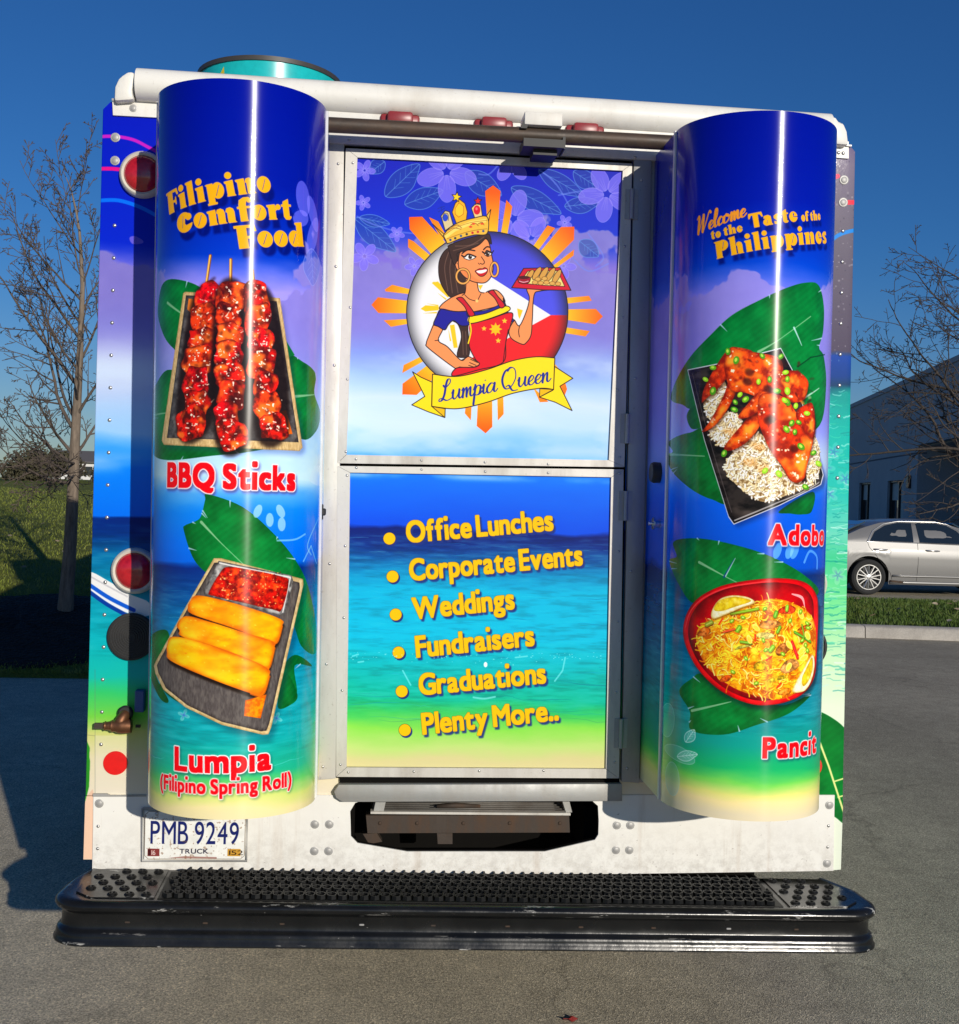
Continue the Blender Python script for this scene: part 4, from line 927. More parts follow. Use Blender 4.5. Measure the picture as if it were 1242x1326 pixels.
    for (x0, x1, y, iy, ix) in ((484, 546, 416, 412, 518), (592, 630, 398, 397, 609)):
        fill([(x0, y+2), ((x0+x1)/2-6, y-16), (x1, y-2), ((x0+x1)/2, y+12)], (250, 246, 240), 0.6)
        cv.oval(*E([(ix, iy)])[0], 2.5, 3.0, (70, 40, 26)); cv.oval(*E([(ix, iy)])[0], 1.3, 1.6, (10, 8, 8)); cv.oval(*E([(ix+4, iy-5)])[0], 0.7, 0.7, (255, 255, 255))
        line([(x0-10, y-12), (x0+4, y-4), ((x0+x1)/2-6, y-18), (x1+1, y-5)], 1.9); line([(x0+2, y+4), ((x0+x1)/2, y+13), (x1, y-1)], 0.6)
    line([(631, 392), (640, 380)], 1.2)
    line([(576, 412), (592, 438), (584, 450), (570, 446)], 1.0); line([(560, 444), (566, 452)], 0.7)
    fill([(543, 486), (566, 474), (582, 474), (594, 468), (608, 478), (602, 498), (586, 512), (568, 512), (554, 500)], (196, 26, 36), 0.9); cv.poly(E([(550, 486), (575, 481), (604, 478), (598, 490), (576, 498), (560, 496)]), (252, 250, 246), sm=True)
    for (x, y, rx, ry) in ((480, 513, 34, 38), (644, 478, 19, 36)):
        t = np.linspace(0, 2*math.pi, 30); q = np.stack([x+rx*np.cos(t), y+ry*np.sin(t)], 1).tolist()
        cv.stroke(E(q), 3.4, INK); cv.stroke(E(q), 2.2, (232, 168, 88))
    # crown
    GD, G2 = (232, 184, 70), (250, 222, 120)
    fill([(322, 240), (345, 262), (385, 296), (400, 345), (378, 310)], GD, 0.9, False); fill([(598, 205), (626, 164), (610, 250), (606, 288)], GD, 0.9, False)
    fill([(366, 200), (388, 172), (410, 178), (430, 246), (388, 276)], (214, 196, 150), 0.9, False); cv.oval(*E([(388, 208)])[0], 3.6, 4.8, (34, 70, 190)); line([(374, 208), (384, 186), (402, 190), (404, 222)], 0.6)
    fill([(424, 180), (440, 134), (462, 112), (490, 134), (503, 178), (496, 234), (450, 248)], (236, 176, 40), 0.9, False); cv.oval(*E([(462, 168)])[0], 5.4, 7.6, (246, 196, 52)); line([(440, 160), (460, 130), (484, 150), (482, 190), (458, 206), (440, 190), (440, 160)], 0.6, (160, 100, 20), False)
    fill([(524, 158), (546, 136), (572, 140), (584, 214), (546, 222)], (232, 204, 140), 0.9, False); cv.oval(*E([(553, 168)])[0], 4.4, 6.0, (208, 22, 44)); cv.oval(*E([(551, 162)])[0], 1.4, 2.0, (246, 120, 130))
    fill([(378, 300), (410, 262), (460, 232), (530, 212), (606, 204), (606, 290), (540, 298), (470, 316), (404, 342), (392, 328)], GD, 1.0)
    cv.poly(E([(384, 304), (430, 262), (520, 226), (600, 214), (600, 232), (520, 246), (440, 280), (392, 318)]), G2, 0.8)
    line([(398, 318), (470, 292), (540, 274), (606, 266)], 0.7, (150, 100, 30)); line([(384, 300), (440, 262), (520, 234), (606, 222)], 0.6, (150, 100, 30))
    for x, y, c_ in ((415, 324, (50, 70, 120)), (440, 315, (60, 60, 60)), (470, 303, (50, 90, 130)), (500, 294, (60, 60, 60)), (530, 287, (190, 40, 50)), (558, 282, (190, 60, 60)), (586, 278, (60, 80, 130))): cv.oval(*E([(x, y)])[0], 1.6, 1.6, c_)
    for q in ([(400, 274), (430, 262), (470, 268)], [(420, 258), (450, 246), (474, 262)], [(520, 246), (545, 238), (560, 250)], [(560, 240), (580, 232), (590, 246)]): line(q, 0.9, (140, 90, 40))
    for x, y in ((535, 240), (520, 256), (580, 240)): cv.oval(*E([(x, y)])[0], 2.2, 1.2, (214, 70, 40))
    star(447, 101, 27, (252, 206, 40), INK, -1.4); star(558, 122, 22, (214, 24, 48), INK, -1.6)
    for q in ([(350, 160), (384, 150)], [(352, 178), (384, 160)], [(366, 150), (370, 176)]): line(q, 0.7, (20, 40, 130), False)
    # tray of rolls
    fill([(796, 472), (985, 468), (1042, 586), (900, 584), (734, 572)], (196, 20, 50), 1.1, False); fill([(818, 486), (972, 484), (1010, 566), (900, 560), (772, 548)], (236, 214, 130), 0.8, False)
    for (x, y, rx, ry, ro) in ((830, 505, 30, 11, 1.0), (865, 498, 38, 12, 1.0), (900, 500, 40, 12, 1.0), (935, 505, 42, 12, 1.0), (968, 515, 42, 12, 1.05)):
        t = np.linspace(0, 2*math.pi, 24, endpoint=False); q = [(x+rx*math.cos(u)*math.cos(-ro)-ry*math.sin(u)*math.sin(-ro)*1.2, y+rx*math.cos(u)*math.sin(-ro)+ry*math.sin(u)*math.cos(-ro)*1.2) for u in t]
        fill(q, (206, 154, 76), 0.7)
    for (x, y) in ((855, 545), (885, 548), (915, 545), (945, 550), (975, 552), (870, 528), (905, 525)): cv.oval(*E([(x, y)])[0], 4.0, 2.8, (120, 76, 28)); cv.oval(*E([(x, y)])[0], 3.3, 2.2, (214, 166, 88))
    fill([(765, 518), (796, 512), (830, 520), (824, 545), (796, 552), (770, 543)], (150, 16, 44), 0.8); cv.oval(*E([(797, 520)])[0], 7.0, 1.9, (70, 10, 24)); line([(774, 538), (796, 544), (820, 538)], 0.8, (240, 210, 220))
    # ribbon
    YB, YD = (248, 216, 36), (226, 180, 24)
    fill([(218, 1010), (262, 1038), (320, 1064), (318, 1190), (388, 1202), (386, 1248), (300, 1218), (214, 1182), (282, 1138)], YB, 1.1, False)
    fill([(957, 982), (1052, 1044), (985, 1085), (1048, 1212), (960, 1168), (878, 1142), (948, 1106)], YB, 1.1, False)
    fill([(318, 1190), (388, 1202), (386, 1248)], YD, 0.9, False); fill([(952, 1102), (880, 1098), (878, 1142)], YD, 0.9, False)
    top = catmull([(322, 1022), (450, 1034), (600, 1000), (740, 952), (860, 932), (958, 938)], False, 8); bot = catmull([(952, 1102), (880, 1096), (740, 1122), (600, 1170), (450, 1202), (318, 1190)], False, 8)
    q = np.vstack([top, bot]).tolist(); cv.poly(E(q), YB, n=1); cv.stroke(E(q), 1.2, INK, closed=True)
    A, B = cv.M(np.array(E([(358, 1166), (936, 1058)]), float)); script(cv, "Lumpia Queen", A, B, 108/4.017/428.0, 0.0048, (26, 44, 140), 0.22)
    # list on the lower leaf
    rows = ("Office Lunches", (286, 360), (846, 312), 78), ("Corporate Events", (298, 505), (958, 445), 78), ("Weddings", (310, 652), (698, 612), 78), ("Fundraisers", (322, 798), (774, 752), 78), ("Graduations", (334, 942), (818, 895), 78), ("Plenty More..", (346, 1092), (866, 1036), 78)
    yel, sh = (254, 190, 10), (34, 50, 120)
    for body, a, b, cap in rows:
        f, w = font_polys(body, 0.046, 0.7, 0.075); headline(cv, f, w, z7([a])[0], z7([b])[0], cap/2.947, yel, (60, 60, 20), 0.0012, sh, (0.0055, -0.007), 1, 0.95)
    for x, y in ((219, 346), (231, 491), (243, 636), (254, 781), (266, 929), (278, 1077)):
        (ox, oy), = z7([(x, y)]); cv.oval(ox+1.6, oy+2, 8.2, 8.2, sh); cv.oval(ox, oy, 8.2, 8.2, (60, 60, 20)); cv.oval(ox, oy, 7.7, 7.7, yel)
    (ox, oy), = z7([(586, 827)]); cv.oval(ox, oy, 2.4, 3.4, (236, 250, 250)); cv.stroke(z7([(540, 952), (580, 957), (622, 950)]), 2.4, (120, 220, 215), 0.8, sm=True)
    for q in ([(78, 795), (100, 788)], [(100, 818), (120, 815)], [(700, 800), (745, 795)], [(850, 890), (880, 850), (890, 800)], [(270, 850), (300, 905)]): cv.stroke(z7(q), 2.0, (130, 230, 235), 0.7)
    for _ in range(90):
        x, y = rng.uniform(60, 1030), 800+rng.normal(0, 14); (ox, oy), = z7([(x, y)]); cv.oval(ox, oy, rng.uniform(0.4, 1.4), rng.uniform(0.3, 0.8), (150, 235, 240), 0, 0.7, n=8)
    return cv

# ------------------------------------------------------------------ rear wall of the body
def art_body():
    cv = Canvas(-1.20, 1.20, 0.52, 2.84, 640, flat_map(0.0))
    seascape(cv, [(130, (6, 24, 176)), (310, (8, 40, 196)), (345, (140, 130, 226)), (420, (150, 160, 236)), (470, (196, 204, 238)), (560, (160, 206, 246)), (580, (60, 160, 244)), (600, (16, 132, 240)), (664, (0, 112, 232)), (668, (2, 38, 116)), (690, (2, 50, 124)), (720, (8, 110, 160)),
                  (770, (16, 150, 178)), (830, (16, 176, 186)), (875, (30, 186, 170)), (897, (60, 196, 110)), (925, (120, 206, 76)), (950, (206, 210, 130)), (985, (226, 216, 180)), (1030, (232, 222, 200)), (1130, (226, 196, 170))], 145, 61, 338, [(480, 0.07, 0.8), (600, 0.03, 0.5)])
    waves(cv, 145, 668, 860, 25, 240, [(70, 190, 210), (4, 40, 100), (150, 225, 235), (20, 130, 180)])
    z1, z3, z4 = Zm(100, 60, 3.549), Zm(100, 600, 3.549), Zm(60, 880, 3.105)
    cv.stroke(z1([(110, 414), (180, 414), (260, 430), (330, 465), (400, 500)]), 4.2, (214, 40, 190), 0.9, sm=True); cv.stroke(z1([(108, 562), (160, 562), (240, 570)]), 4.8, (244, 24, 130), 0.9); cv.stroke(z1([(106, 708), (190, 708), (280, 735), (360, 775)]), 4.8, (10, 120, 240), 0.9, sm=True)
    cv.poly(z1([(240, 880), (265, 872), (300, 890), (300, 905), (255, 908)]), (130, 110, 220), 0.8, sm=True)
    # white boat hull
    cv.poly(z3([(56, 500), (150, 545), (240, 600), (330, 640), (330, 700), (240, 690), (140, 650), (56, 585)]), (238, 238, 236), sm=True); cv.stroke(z3([(58, 560), (150, 620), (260, 675)]), 5, (20, 90, 200), sm=True); cv.stroke(z3([(58, 578), (150, 640), (260, 695)]), 2.5, (240, 244, 250), sm=True); cv.stroke(z3([(58, 592), (140, 650), (240, 705)]), 5, (8, 60, 150), sm=True); cv.stroke(z3([(60, 520), (160, 575), (230, 612)]), 2, (190, 190, 196), 0.8, sm=True)
    # right corner carries the side's picture
    x0 = int((P(985, 600).x-cv.u0)*cv.res)
    st = [(150, (70, 60, 120)), (215, (120, 110, 130)), (300, (104, 98, 112)), (460, (78, 70, 88)), (466, (6, 66, 150)), (484, (8, 60, 130)), (500, (14, 60, 96)), (512, (0, 150, 140)), (560, (10, 176, 160)), (640, (40, 186, 170)), (690, (110, 206, 180)), (720, (70, 196, 140)), (790, (130, 222, 150)), (850, (200, 232, 190)), (920, (226, 238, 212)), (1045, (226, 232, 214))]
    zs = [(cv.M(np.array([[1090., y]]))[0, 1], C3(c)) for y, c in st][::-1]
    Zg = np.repeat((cv.v1-(np.arange(cv.H)+0.5)/cv.res)[:, None], cv.W-x0, 1) + (fbm(cv.H, cv.W-x0, 50, 4, 77, 0.55, 2.0)-0.5)*0.06
    cv.a[:, x0:] = np.stack([np.interp(Zg, [k[0] for k in zs], [k[1][i] for k in zs]) for i in range(3)], -1)
    keep = cv.a[:, :x0].copy(); r = np.random.default_rng(8)
    for _ in range(420):
        y = r.uniform(500, 900); x = r.uniform(1000, 1095); L = r.uniform(6, 26)*(0.5+(y-480)/500); k = np.linspace(0, 1, 6)
        cv.stroke(np.stack([x+k*L, y+np.cumsum(r.normal(0, 0.9, 6))], 1), r.uniform(0.5, 2.2), [(200, 244, 226), (0, 130, 130), (240, 252, 246), (40, 170, 150), (90, 210, 170)][r.integers(5)], 0.5)
    for x, y in ((1080, 585), (1070, 605), (1095, 620), (1074, 640), (1085, 745)): blossom(cv, x, y, 12, (210, 240, 225), 0.22, x*0.1)
    cv.stroke([(1060, 328), (1085, 305), (1112, 297)], 5, (20, 140, 230), 0.9, sm=True); cv.stroke([(1066, 234), (1085, 228)], 6, (240, 60, 100)); cv.stroke([(1096, 262), (1112, 262)], 6, (244, 60, 80))
    for _ in range(120):
        cv.oval(r.uniform(1060, 1110), r.uniform(195, 470), r.uniform(0.4, 1.6), r.uniform(0.4, 1.6), [(170, 165, 170), (60, 55, 75), (200, 196, 200)][r.integers(3)], 0, 0.4, n=8)
    zq = Zm(820, 660, 3.157)
    banana_leaf(cv, zq([(735, 838), (775, 830), (862, 890), (880, 960), (880, 1260), (830, 1260), (760, 1180), (740, 1000)]), zq([(758, 938), (800, 1050), (860, 1240)]), seed=81, cuts=0, dark=(4, 82, 30), mid=(10, 130, 50))
    cv.stroke(zq([(756, 934), (800, 1050), (862, 1240)]), 2.6, (226, 230, 150)); cv.stroke(zq([(826, 1110), (858, 1100)]), 2, (226, 230, 150)); cv.stroke(zq([(838, 1175), (858, 1170)]), 2, (226, 230, 150))
    cv.a[:, :x0] = keep
    # worn lower corner on the left
    cv.poly(z4([(196, 225), (330, 225), (330, 560), (196, 560)]), (232, 226, 212), 0.35)
    cv.poly(z4([(140, 240), (160, 240), (175, 275), (173, 310), (176, 330), (172, 430), (160, 480), (140, 540)]), (46, 140, 40), sm=False)
    cv.poly(z4([(140, 560), (162, 470), (186, 440), (194, 470), (190, 720), (140, 720)]), (232, 196, 170))
    cv.stroke(z4([(196, -40), (196, 470)]), 0.6, (110, 120, 110), 0.6); cv.stroke(z4([(166, 223), (196, 226)]), 0.6, (110, 110, 90), 0.6)
    return cv

def art_plate():
    cv = Canvas(0, 0.305, 0, 0.152, 1800); cv.a[:] = C3((232, 232, 226))
    cv.a += (fbm(cv.H, cv.W, 40, 5, 91)[..., None]-0.5)*0.12
    ch, w = font_polys("PMB 9249", 0.006, 0.9, 0.16); A = np.array([[0.267/w, 0.0, 0.018], [0.0, 0.072, 0.050]]); cv.glyphs(ch, A, (26, 36, 96))
    ch, w = font_polys("TRUCK", 0.03, 1, 0.12); cv.glyphs(ch, np.array([[0.088/w, 0, 0.106], [0, 0.015, 0.019]]), (34, 32, 50))
    R_ = lambda a, b, c: cv.poly([(a[0], a[1]), (b[0], a[1]), (b[0], b[1]), (a[0], b[1])], c, raw=True)
    R_((0.010, 0.010), (0.046, 0.034), (128, 58, 56)); R_((0.252, 0.010), (0.292, 0.034), (196, 150, 62))
    for body, x, y, cc in (("16", 0.022, 0.014, (226, 206, 200)), ("1521", 0.257, 0.014, (50, 34, 20))):
        ch, w = font_polys(body, 0.01, 0.9, 0.1); cv.glyphs(ch, np.array([[0.015*w/1.0, 0, x], [0, 0.015, y]]) if w < 2 else np.array([[0.026/w, 0, x+0.004], [0, 0.014, y]]), cc)
    R_((0.012, 0.012), (0.019, 0.032), (60, 24, 26))
    cv.poly([(0.07, 0.004), (0.22, 0.002), (0.22, 0.007), (0.12, 0.010)], (120, 60, 50), 0.6, raw=True)
    t = [(0.012, 0.001), (0.293, 0.001), (0.304, 0.012), (0.304, 0.14), (0.293, 0.151), (0.012, 0.151), (0.001, 0.14), (0.001, 0.012)]
    cv.stroke(t, 0.002, (150, 140, 126), raw=True, closed=True)
    n = np.clip((fbm(cv.H, cv.W, 14, 4, 92)-0.66)*9, 0, 1)[..., None]*0.5; cv.a = cv.a*(1-n) + C3((120, 84, 60))*n
    return cv

def printed(name, cv, rough=0.55, coat=0.30, orange=0.03, spec=0.10, crough=0.05, aniso=0.0, gain=1.0):
    """vinyl print: the painted picture under a thin glossy film with a slight orange peel"""
    n = NT(name); im = n.n("ShaderNodeTexImage"); im.image = cv.image(name, gain); im.extension = 'EXTEND'
    uv = n.n("ShaderNodeUVMap"); uv.uv_map = 'print'; n.l(uv.outputs[0], im.inputs[0])
    n.base(im.outputs['Color']); n.set(Roughness=rough, Coat_Weight=coat, Coat_Roughness=crough, Specular_IOR_Level=spec)
    if aniso:
        tg = n.n("ShaderNodeTangent", direction_type='UV_MAP', uv_map='print'); n.l(tg.outputs[0], n.b.inputs['Tangent']); n.set(Anisotropic=aniso, Anisotropic_Rotation=0.25)
        wv = n.n("ShaderNodeBump"); wv.inputs['Strength'].default_value = 0.10; wv.inputs['Distance'].default_value = 0.006; n.l(n.noise(5.0, 3.0, 0.5, stretch=(1.6, 1.6, 0.8)), wv.inputs['Height']); n.l(wv.outputs[0], n.b.inputs['Normal'])
    x = n.n("ShaderNodeBump"); x.inputs['Strength'].default_value = orange; x.inputs['Distance'].default_value = 0.004
    n.l(n.noise(90.0, 3.0), x.inputs['Height']); n.l(x.outputs[0], n.b.inputs['Coat Normal'])
    return n.m
def set_uv(o, cv, fn):
    """fn(co) -> (u, v) metres on the printed sheet"""
    me = o.data; uv = me.uv_layers.new(name='print'); w, h = cv.W/cv.res, cv.H/cv.res
    for l in me.loops:
        u, v = fn(me.vertices[l.vertex_index].co)
        uv.data[l.index].uv = ((u-cv.u0)/w, 1-(cv.v1-v)/h)
# ------------------------------------------------------------------ the food truck
truck = empty('food_truck', (0.0, 0.0, 0.0))
tag(truck, "white step van food truck seen from behind, wrapped in beach and food pictures", "food truck")
cvL, cvR, cvD, cvB, cvP = art_left(), art_right(), art_door(), art_body(), art_plate()
M['printL'], M['printR'] = printed('left_sheet_print', cvL, 0.22, 0.22, 0.06, 0.24, 0.04, 0.82, 1.14), printed('right_sheet_print', cvR, 0.22, 0.22, 0.06, 0.24, 0.04, 0.82, 1.14)
M['printD'], M['printB'] = printed('door_print', cvD, 0.5, 0.06, 0.015), printed('body_print', cvB, 0.45, 0.12, 0.02)
M['printP'] = printed('plate_print', cvP, 0.45, 0.0, 0.0)
def flat_uv(co): return co.x, co.z
def quad(name, pts, Y, thick, mat, parent, bev=0.0, smooth=False):
    """a plate whose outline was measured in the photograph, standing on the plane Y and thick towards the viewer"""
    bm = NB(); prism(bm, [P(x, y, Y) for x, y in pts], (0, -thick, 0)); bmesh.ops.recalc_face_normals(bm, faces=bm.faces)
    if bev:
        bmesh.ops.bevel(bm, geom=list(bm.edges), offset=bev, segments=2, affect='EDGES', profile=0.5)
    return obj(name, bm, mat, parent, autosmooth=35 if bev else None)
_riv = None
def rivet(parent, x, y, Y, r=0.005, name='rivet', mat=None):
    global _riv
    if _riv is None: _riv = {}
    k = (round(r, 4), mat or 'rivet')
    if k not in _riv:
        bm = NB(); lathe(bm, [(1.0, -0.1), (0.98, 0.12), (0.8, 0.42), (0.45, 0.6), (0, 0.66)], (0, 0, 0), 'Y', 12)
        for v in bm.verts: v.co *= r
        o = obj(name, bm, M[mat or 'rivet'], parent, smooth=True); o.location = P(x, y, Y); _riv[k] = o; return o
    o = link_copy(_riv[k], parent, P(x, y, Y)); o.name = name; return o
def bolt(parent, x, y, Y, r=0.0115):
    k = ('bolt', round(r, 4))
    global _riv
    if _riv is None: _riv = {}
    if k not in _riv:
        bm = NB(); lathe(bm, [(1.25, -0.1), (1.25, 0.12), (1.12, 0.18), (0.84, 0.16), (0.82, 0.30), (0.7, 0.36), (0.0, 0.38)], (0, 0, 0), 'Y', 14)
        for v in bm.verts: v.co *= r
        o = obj('bolt', bm, M['alu_dark'], parent, autosmooth=30); o.location = P(x, y, Y); _riv[k] = o; return o
    return link_copy(_riv[k], parent, P(x, y, Y))

# --- body shell: printed rear wall and sides; the lower rear belongs to the apron
LEN = 5.6
zap = P(120, 1030).z
tl, tr, bl, br = P(133, 142), P(1108, 197), P(110.5, 1030), P(1092, 1036)
bm = NB()
out = [bl, br, tr, P(1099, 187), P(143, 132), tl]
vs = prism(bm, out, (0, LEN, 0)); bmesh.ops.recalc_face_normals(bm, faces=bm.faces)
ed = [e for e in bm.edges if abs(e.verts[0].co.y) < 1e-6 and abs(e.verts[1].co.y) < 1e-6 and abs(e.verts[0].co.z-e.verts[1].co.z) > 1.0]
bmesh.ops.bevel(bm, geom=ed, offset=0.004, segments=2, affect='EDGES', profile=0.5)
body = obj('body', bm, M['printB'], truck, autosmooth=40); set_uv(body, cvB, flat_uv)
for nm, q in (('skirt_panel', [(110.5, 1031), (108, 1113), (121, 1113), (123, 1031)]), ('skirt_panel', [(1079, 1035), (1078, 1127), (1089, 1126), (1092, 1036)])):
    bm = NB(); prism(bm, [P(x, y, 0.0) for x, y in q], (0, LEN*0.98, 0)); bmesh.ops.recalc_face_normals(bm, faces=bm.faces)
    o = obj(nm, bm, M['printB'], truck); set_uv(o, cvB, flat_uv)
# --- underbody, rails, wheels
bm = NB(); box(bm, (-1.05, 0.42, 0.62), (1.05, 5.4, 0.74)); box(bm, (-0.46, 0.10, 0.58), (-0.36, 5.5, 0.72)); box(bm, (0.36, 0.10, 0.58), (0.46, 5.5, 0.72))
box(bm, (-1.0, 0.34, 0.36), (1.0, 0.40, 0.80)); box(bm, (-1.0, 0.02, 0.80), (1.0, 0.34, 0.82)); obj('chassis_and_shade_plate', bm, M['void'], truck)  # upright black plate added behind the step opening as its deep shade
M['tyre'] = plain('tyre_rubber', (0.02, 0.02, 0.02), 0.85)
def wheel(parent, c, r, w, spokes=0):
    wh = empty('wheel', c, parent)
    bm = NB(); lathe(bm, [(r*0.62, -w/2), (r*0.9, -w/2), (r, -w*0.36), (r, w*0.36), (r*0.9, w/2), (r*0.62, w/2), (r*0.60, 0), (r*0.62, -w/2)], (0, 0, 0), 'X', 32)
    obj('tyre', bm, M['tyre'], wh, autosmooth=40)
    bm = NB(); lathe(bm, [(r*0.61, -w*0.4), (r*0.55, -w*0.2), (r*0.3, -w*0.1), (0, -w*0.12)], (0, 0, 0), 'X', 24); lathe(bm, [(r*0.61, w*0.4), (r*0.55, w*0.2), (r*0.3, w*0.1), (0, w*0.12)], (0, 0, 0), 'X', 24)
    obj('rim', bm, M['white_paint'], wh, autosmooth=40)
    return wh
for x, y in ((-0.86, 1.75), (0.86, 1.75), (-0.92, 4.7), (0.92, 4.7)): wheel(truck, (x, y, 0.37), 0.37, 0.24 if y > 3 else 0.42)
# --- roof, rail along the rear edge, cast corner caps
bm = NB(); zr = P(600, 126).z
prism(bm, [(-1.10, 0.03, zr-0.07), (-1.02, 0.03, zr-0.01), (0, 0.03, zr+0.012), (1.02, 0.03, zr-0.01), (1.10, 0.03, zr-0.07)], (0, LEN-0.1, 0)); bmesh.ops.recalc_face_normals(bm, faces=bm.faces)
obj('roof', bm, M['white_paint'], truck, autosmooth=30)
quad('roof_band', [(146, 129), (1098, 184), (1098, 206), (1070, 204), (1070, 190), (205, 148), (204, 153), (147, 150)], 0.0, 0.007, M['white_paint'], truck)
bm = NB(); a, b = P(178, 110, -0.012), P(1073, 168, -0.012); tube(bm, [a, b], 0.047, 20)
obj('roof_rail', bm, M['white_paint'], truck, autosmooth=40)
for q in ([(147, 131), (148, 112), (153, 101), (158, 97), (165, 92), (174, 92), (174, 107), (171, 118), (174, 129)], [(1074, 186), (1073, 168), (1073, 149), (1084, 151), (1087, 158), (1093, 158), (1098, 170), (1100, 188)]):
    cap = quad('corner_cap', q, -0.035, -0.085, M['white_paint'], truck, 0.010)
quad('corner_seal', [(146, 129), (172, 131), (172, 133), (146, 132)], -0.0, 0.013, M['alu_dark'], truck); quad('corner_seal', [(1074, 187), (1101, 189), (1101, 191), (1074, 189)], -0.0, 0.013, M['alu_dark'], truck)
bolt(truck, 172.5, 140, -0.007, 0.009)
for x in (1079, 1086, 1092): rivet(truck, x, 197+(x-1079)*0.1, -0.007, 0.006)
# drum on the roof, wrapped in turquoise
vent = empty('roof_vent', at_depth(350, 100, 4.95), truck); vent.location.z = zr+0.05
R_ = 0.288; H_ = 0.40
zt_ = at_depth(345, 73, 4.66).z - vent.location.z
bm = NB(); lathe(bm, [(R_, 0.0), (R_, zt_-0.012), (R_*0.96, zt_-0.012), (R_*0.96, 0)], (0, 0, 0), 'Z', 48, 1.0)
M['teal'] = plain('turquoise_vinyl', (0.012, 0.50, 0.50), 0.25, Coat_Weight=0.5); obj('drum', bm, M['teal'], vent, autosmooth=40)
bm = NB(); lathe(bm, [(R_+0.006, zt_-0.014), (R_+0.006, zt_+0.004), (R_*0.93, zt_+0.004), (R_*0.93, zt_-0.014), (R_+0.006, zt_-0.014)], (0, 0, 0), 'Z', 48, 1.0); obj('rim', bm, plain('dark_rim', (0.05, 0.045, 0.04), 0.5), vent, autosmooth=40)
bm = NB(); th0 = -0.62; star_ = [(th0+(0.16 if i % 2 == 0 else 0.075)*math.cos(1.3+i*math.pi/5), zt_-0.085+(0.055 if i % 2 == 0 else 0.024)*math.sin(1.3+i*math.pi/5)) for i in range(10)]
bm.faces.new([bm.verts.new(((R_+0.003)*math.sin(t), -(R_+0.003)*math.cos(t), z)) for t, z in star_]); obj('star_decal', bm, plain('yellow_vinyl', (0.72, 0.55, 0.03), 0.4), vent)

# --- header over the door, markers, bar, lamp box
quad('header', [(423, 141), (874, 172), (873, 212), (424, 188)], 0.0, 0.026, M['white_paint'], truck, 0.003)
M['red_lens'] = plain('faded_red_lens', (0.30, 0.035, 0.04), 0.35)
def lens_mat():
    n = NT('ribbed_red_lens'); n.set(Roughness=0.15, Coat_Weight=0.8, Coat_Roughness=0.03)
    v = n.n("ShaderNodeTexVoronoi"); v.inputs['Scale'].default_value = 60; n.l(n.coord(), v.inputs['Vector'])
    n.base(n.ramp(v.outputs['Distance'], [(0.0, (0.34, 0.004, 0.012)), (0.6, (0.50, 0.012, 0.02))])); n.bump(v.outputs['Distance'], 0.25, 0.004); return n.m
M['lens'] = lens_mat()
for x, y in ((518, 157), (639, 164), (757, 171.5)):
    mk = empty('marker_light', P(x, y, -0.026), truck)
    bm = NB(); box(bm, (-0.058, -0.012, -0.022), (0.058, 0, 0.018), 0.008, 2); obj('base', bm, M['red_lens'], mk, autosmooth=40)
    bm = NB(); box(bm, (-0.038, -0.036, -0.018), (0.038, -0.012, 0.021), 0.009, 2); obj('lens', bm, M['red_lens'], mk, autosmooth=40)
M['pipe'] = grimy('rusty_black_pipe', (0.055, 0.040, 0.030), (0.13, 0.075, 0.045), 0.5, 0.2, scale=14, amt=0.8, stretch=(0.4, 1, 1))
bm = NB(); tube(bm, [P(415, 161, -0.115), P(880, 185.5, -0.115)], 0.022, 20); obj('grab_bar', bm, M['pipe'], truck, autosmooth=40)
lamp = empty('lamp_box', P(701, 160, -0.10), truck)
bm = NB(); box(bm, (-0.056, -0.05, -0.020), (0.056, 0.05, 0.019), 0.004, 2); obj('cover', bm, M['white_paint'], lamp, autosmooth=40)
bm = NB(); prism(bm, [(-0.066, -0.046, -0.03), (-0.056, -0.046, 0.0), (-0.056, 0.05, 0.0), (-0.066, 0.05, -0.03)], (0.018, 0, 0)); box(bm, (-0.058, -0.06, -0.085), (0.062, 0.04, -0.062)); box(bm, (-0.025, -0.03, -0.10), (0.045, 0.05, -0.083)); box(bm, (0.058, -0.05, -0.085), (0.066, 0.03, -0.05)); bmesh.ops.recalc_face_normals(bm, faces=bm.faces)
obj('bracket', bm, M['black'], lamp)
rivet(truck, 452, 181, -0.026, 0.005); rivet(truck, 823, 203, -0.026, 0.005)

# --- door posts and two door leaves
post = quad('door_post', [(425, 182), (446, 186), (435, 1006), (409, 1008)], 0.0, 0.022, M['alu'], truck, 0.002)
for x, y in ((442, 212), (437, 473), (431, 730), (422, 993), (439, 345), (427, 860)): rivet(post, x-4, y, -0.022, 0.0045)
post = quad('door_post', [(819, 206), (842, 208), (826, 1012), (803, 1010)], 0.0, 0.022, M['alu_dark'], truck, 0.002)
for x, y in ((831, 233), (823, 490), (817, 740), (812, 995)): rivet(post, x, y, -0.022, 0.0045)
quad('door_post', [(843, 208), (868, 210), (836, 1012), (827, 1012)], 0.0, 0.012, M['alu_dark'], truck)
bm = NB(); prism(bm, [P(446.5, 186), P(818, 208), P(802, 1010), P(435.5, 1007)], (0, -0.003, 0)); bmesh.ops.recalc_face_normals(bm, faces=bm.faces); obj('door_jamb', bm, M['void'], truck)
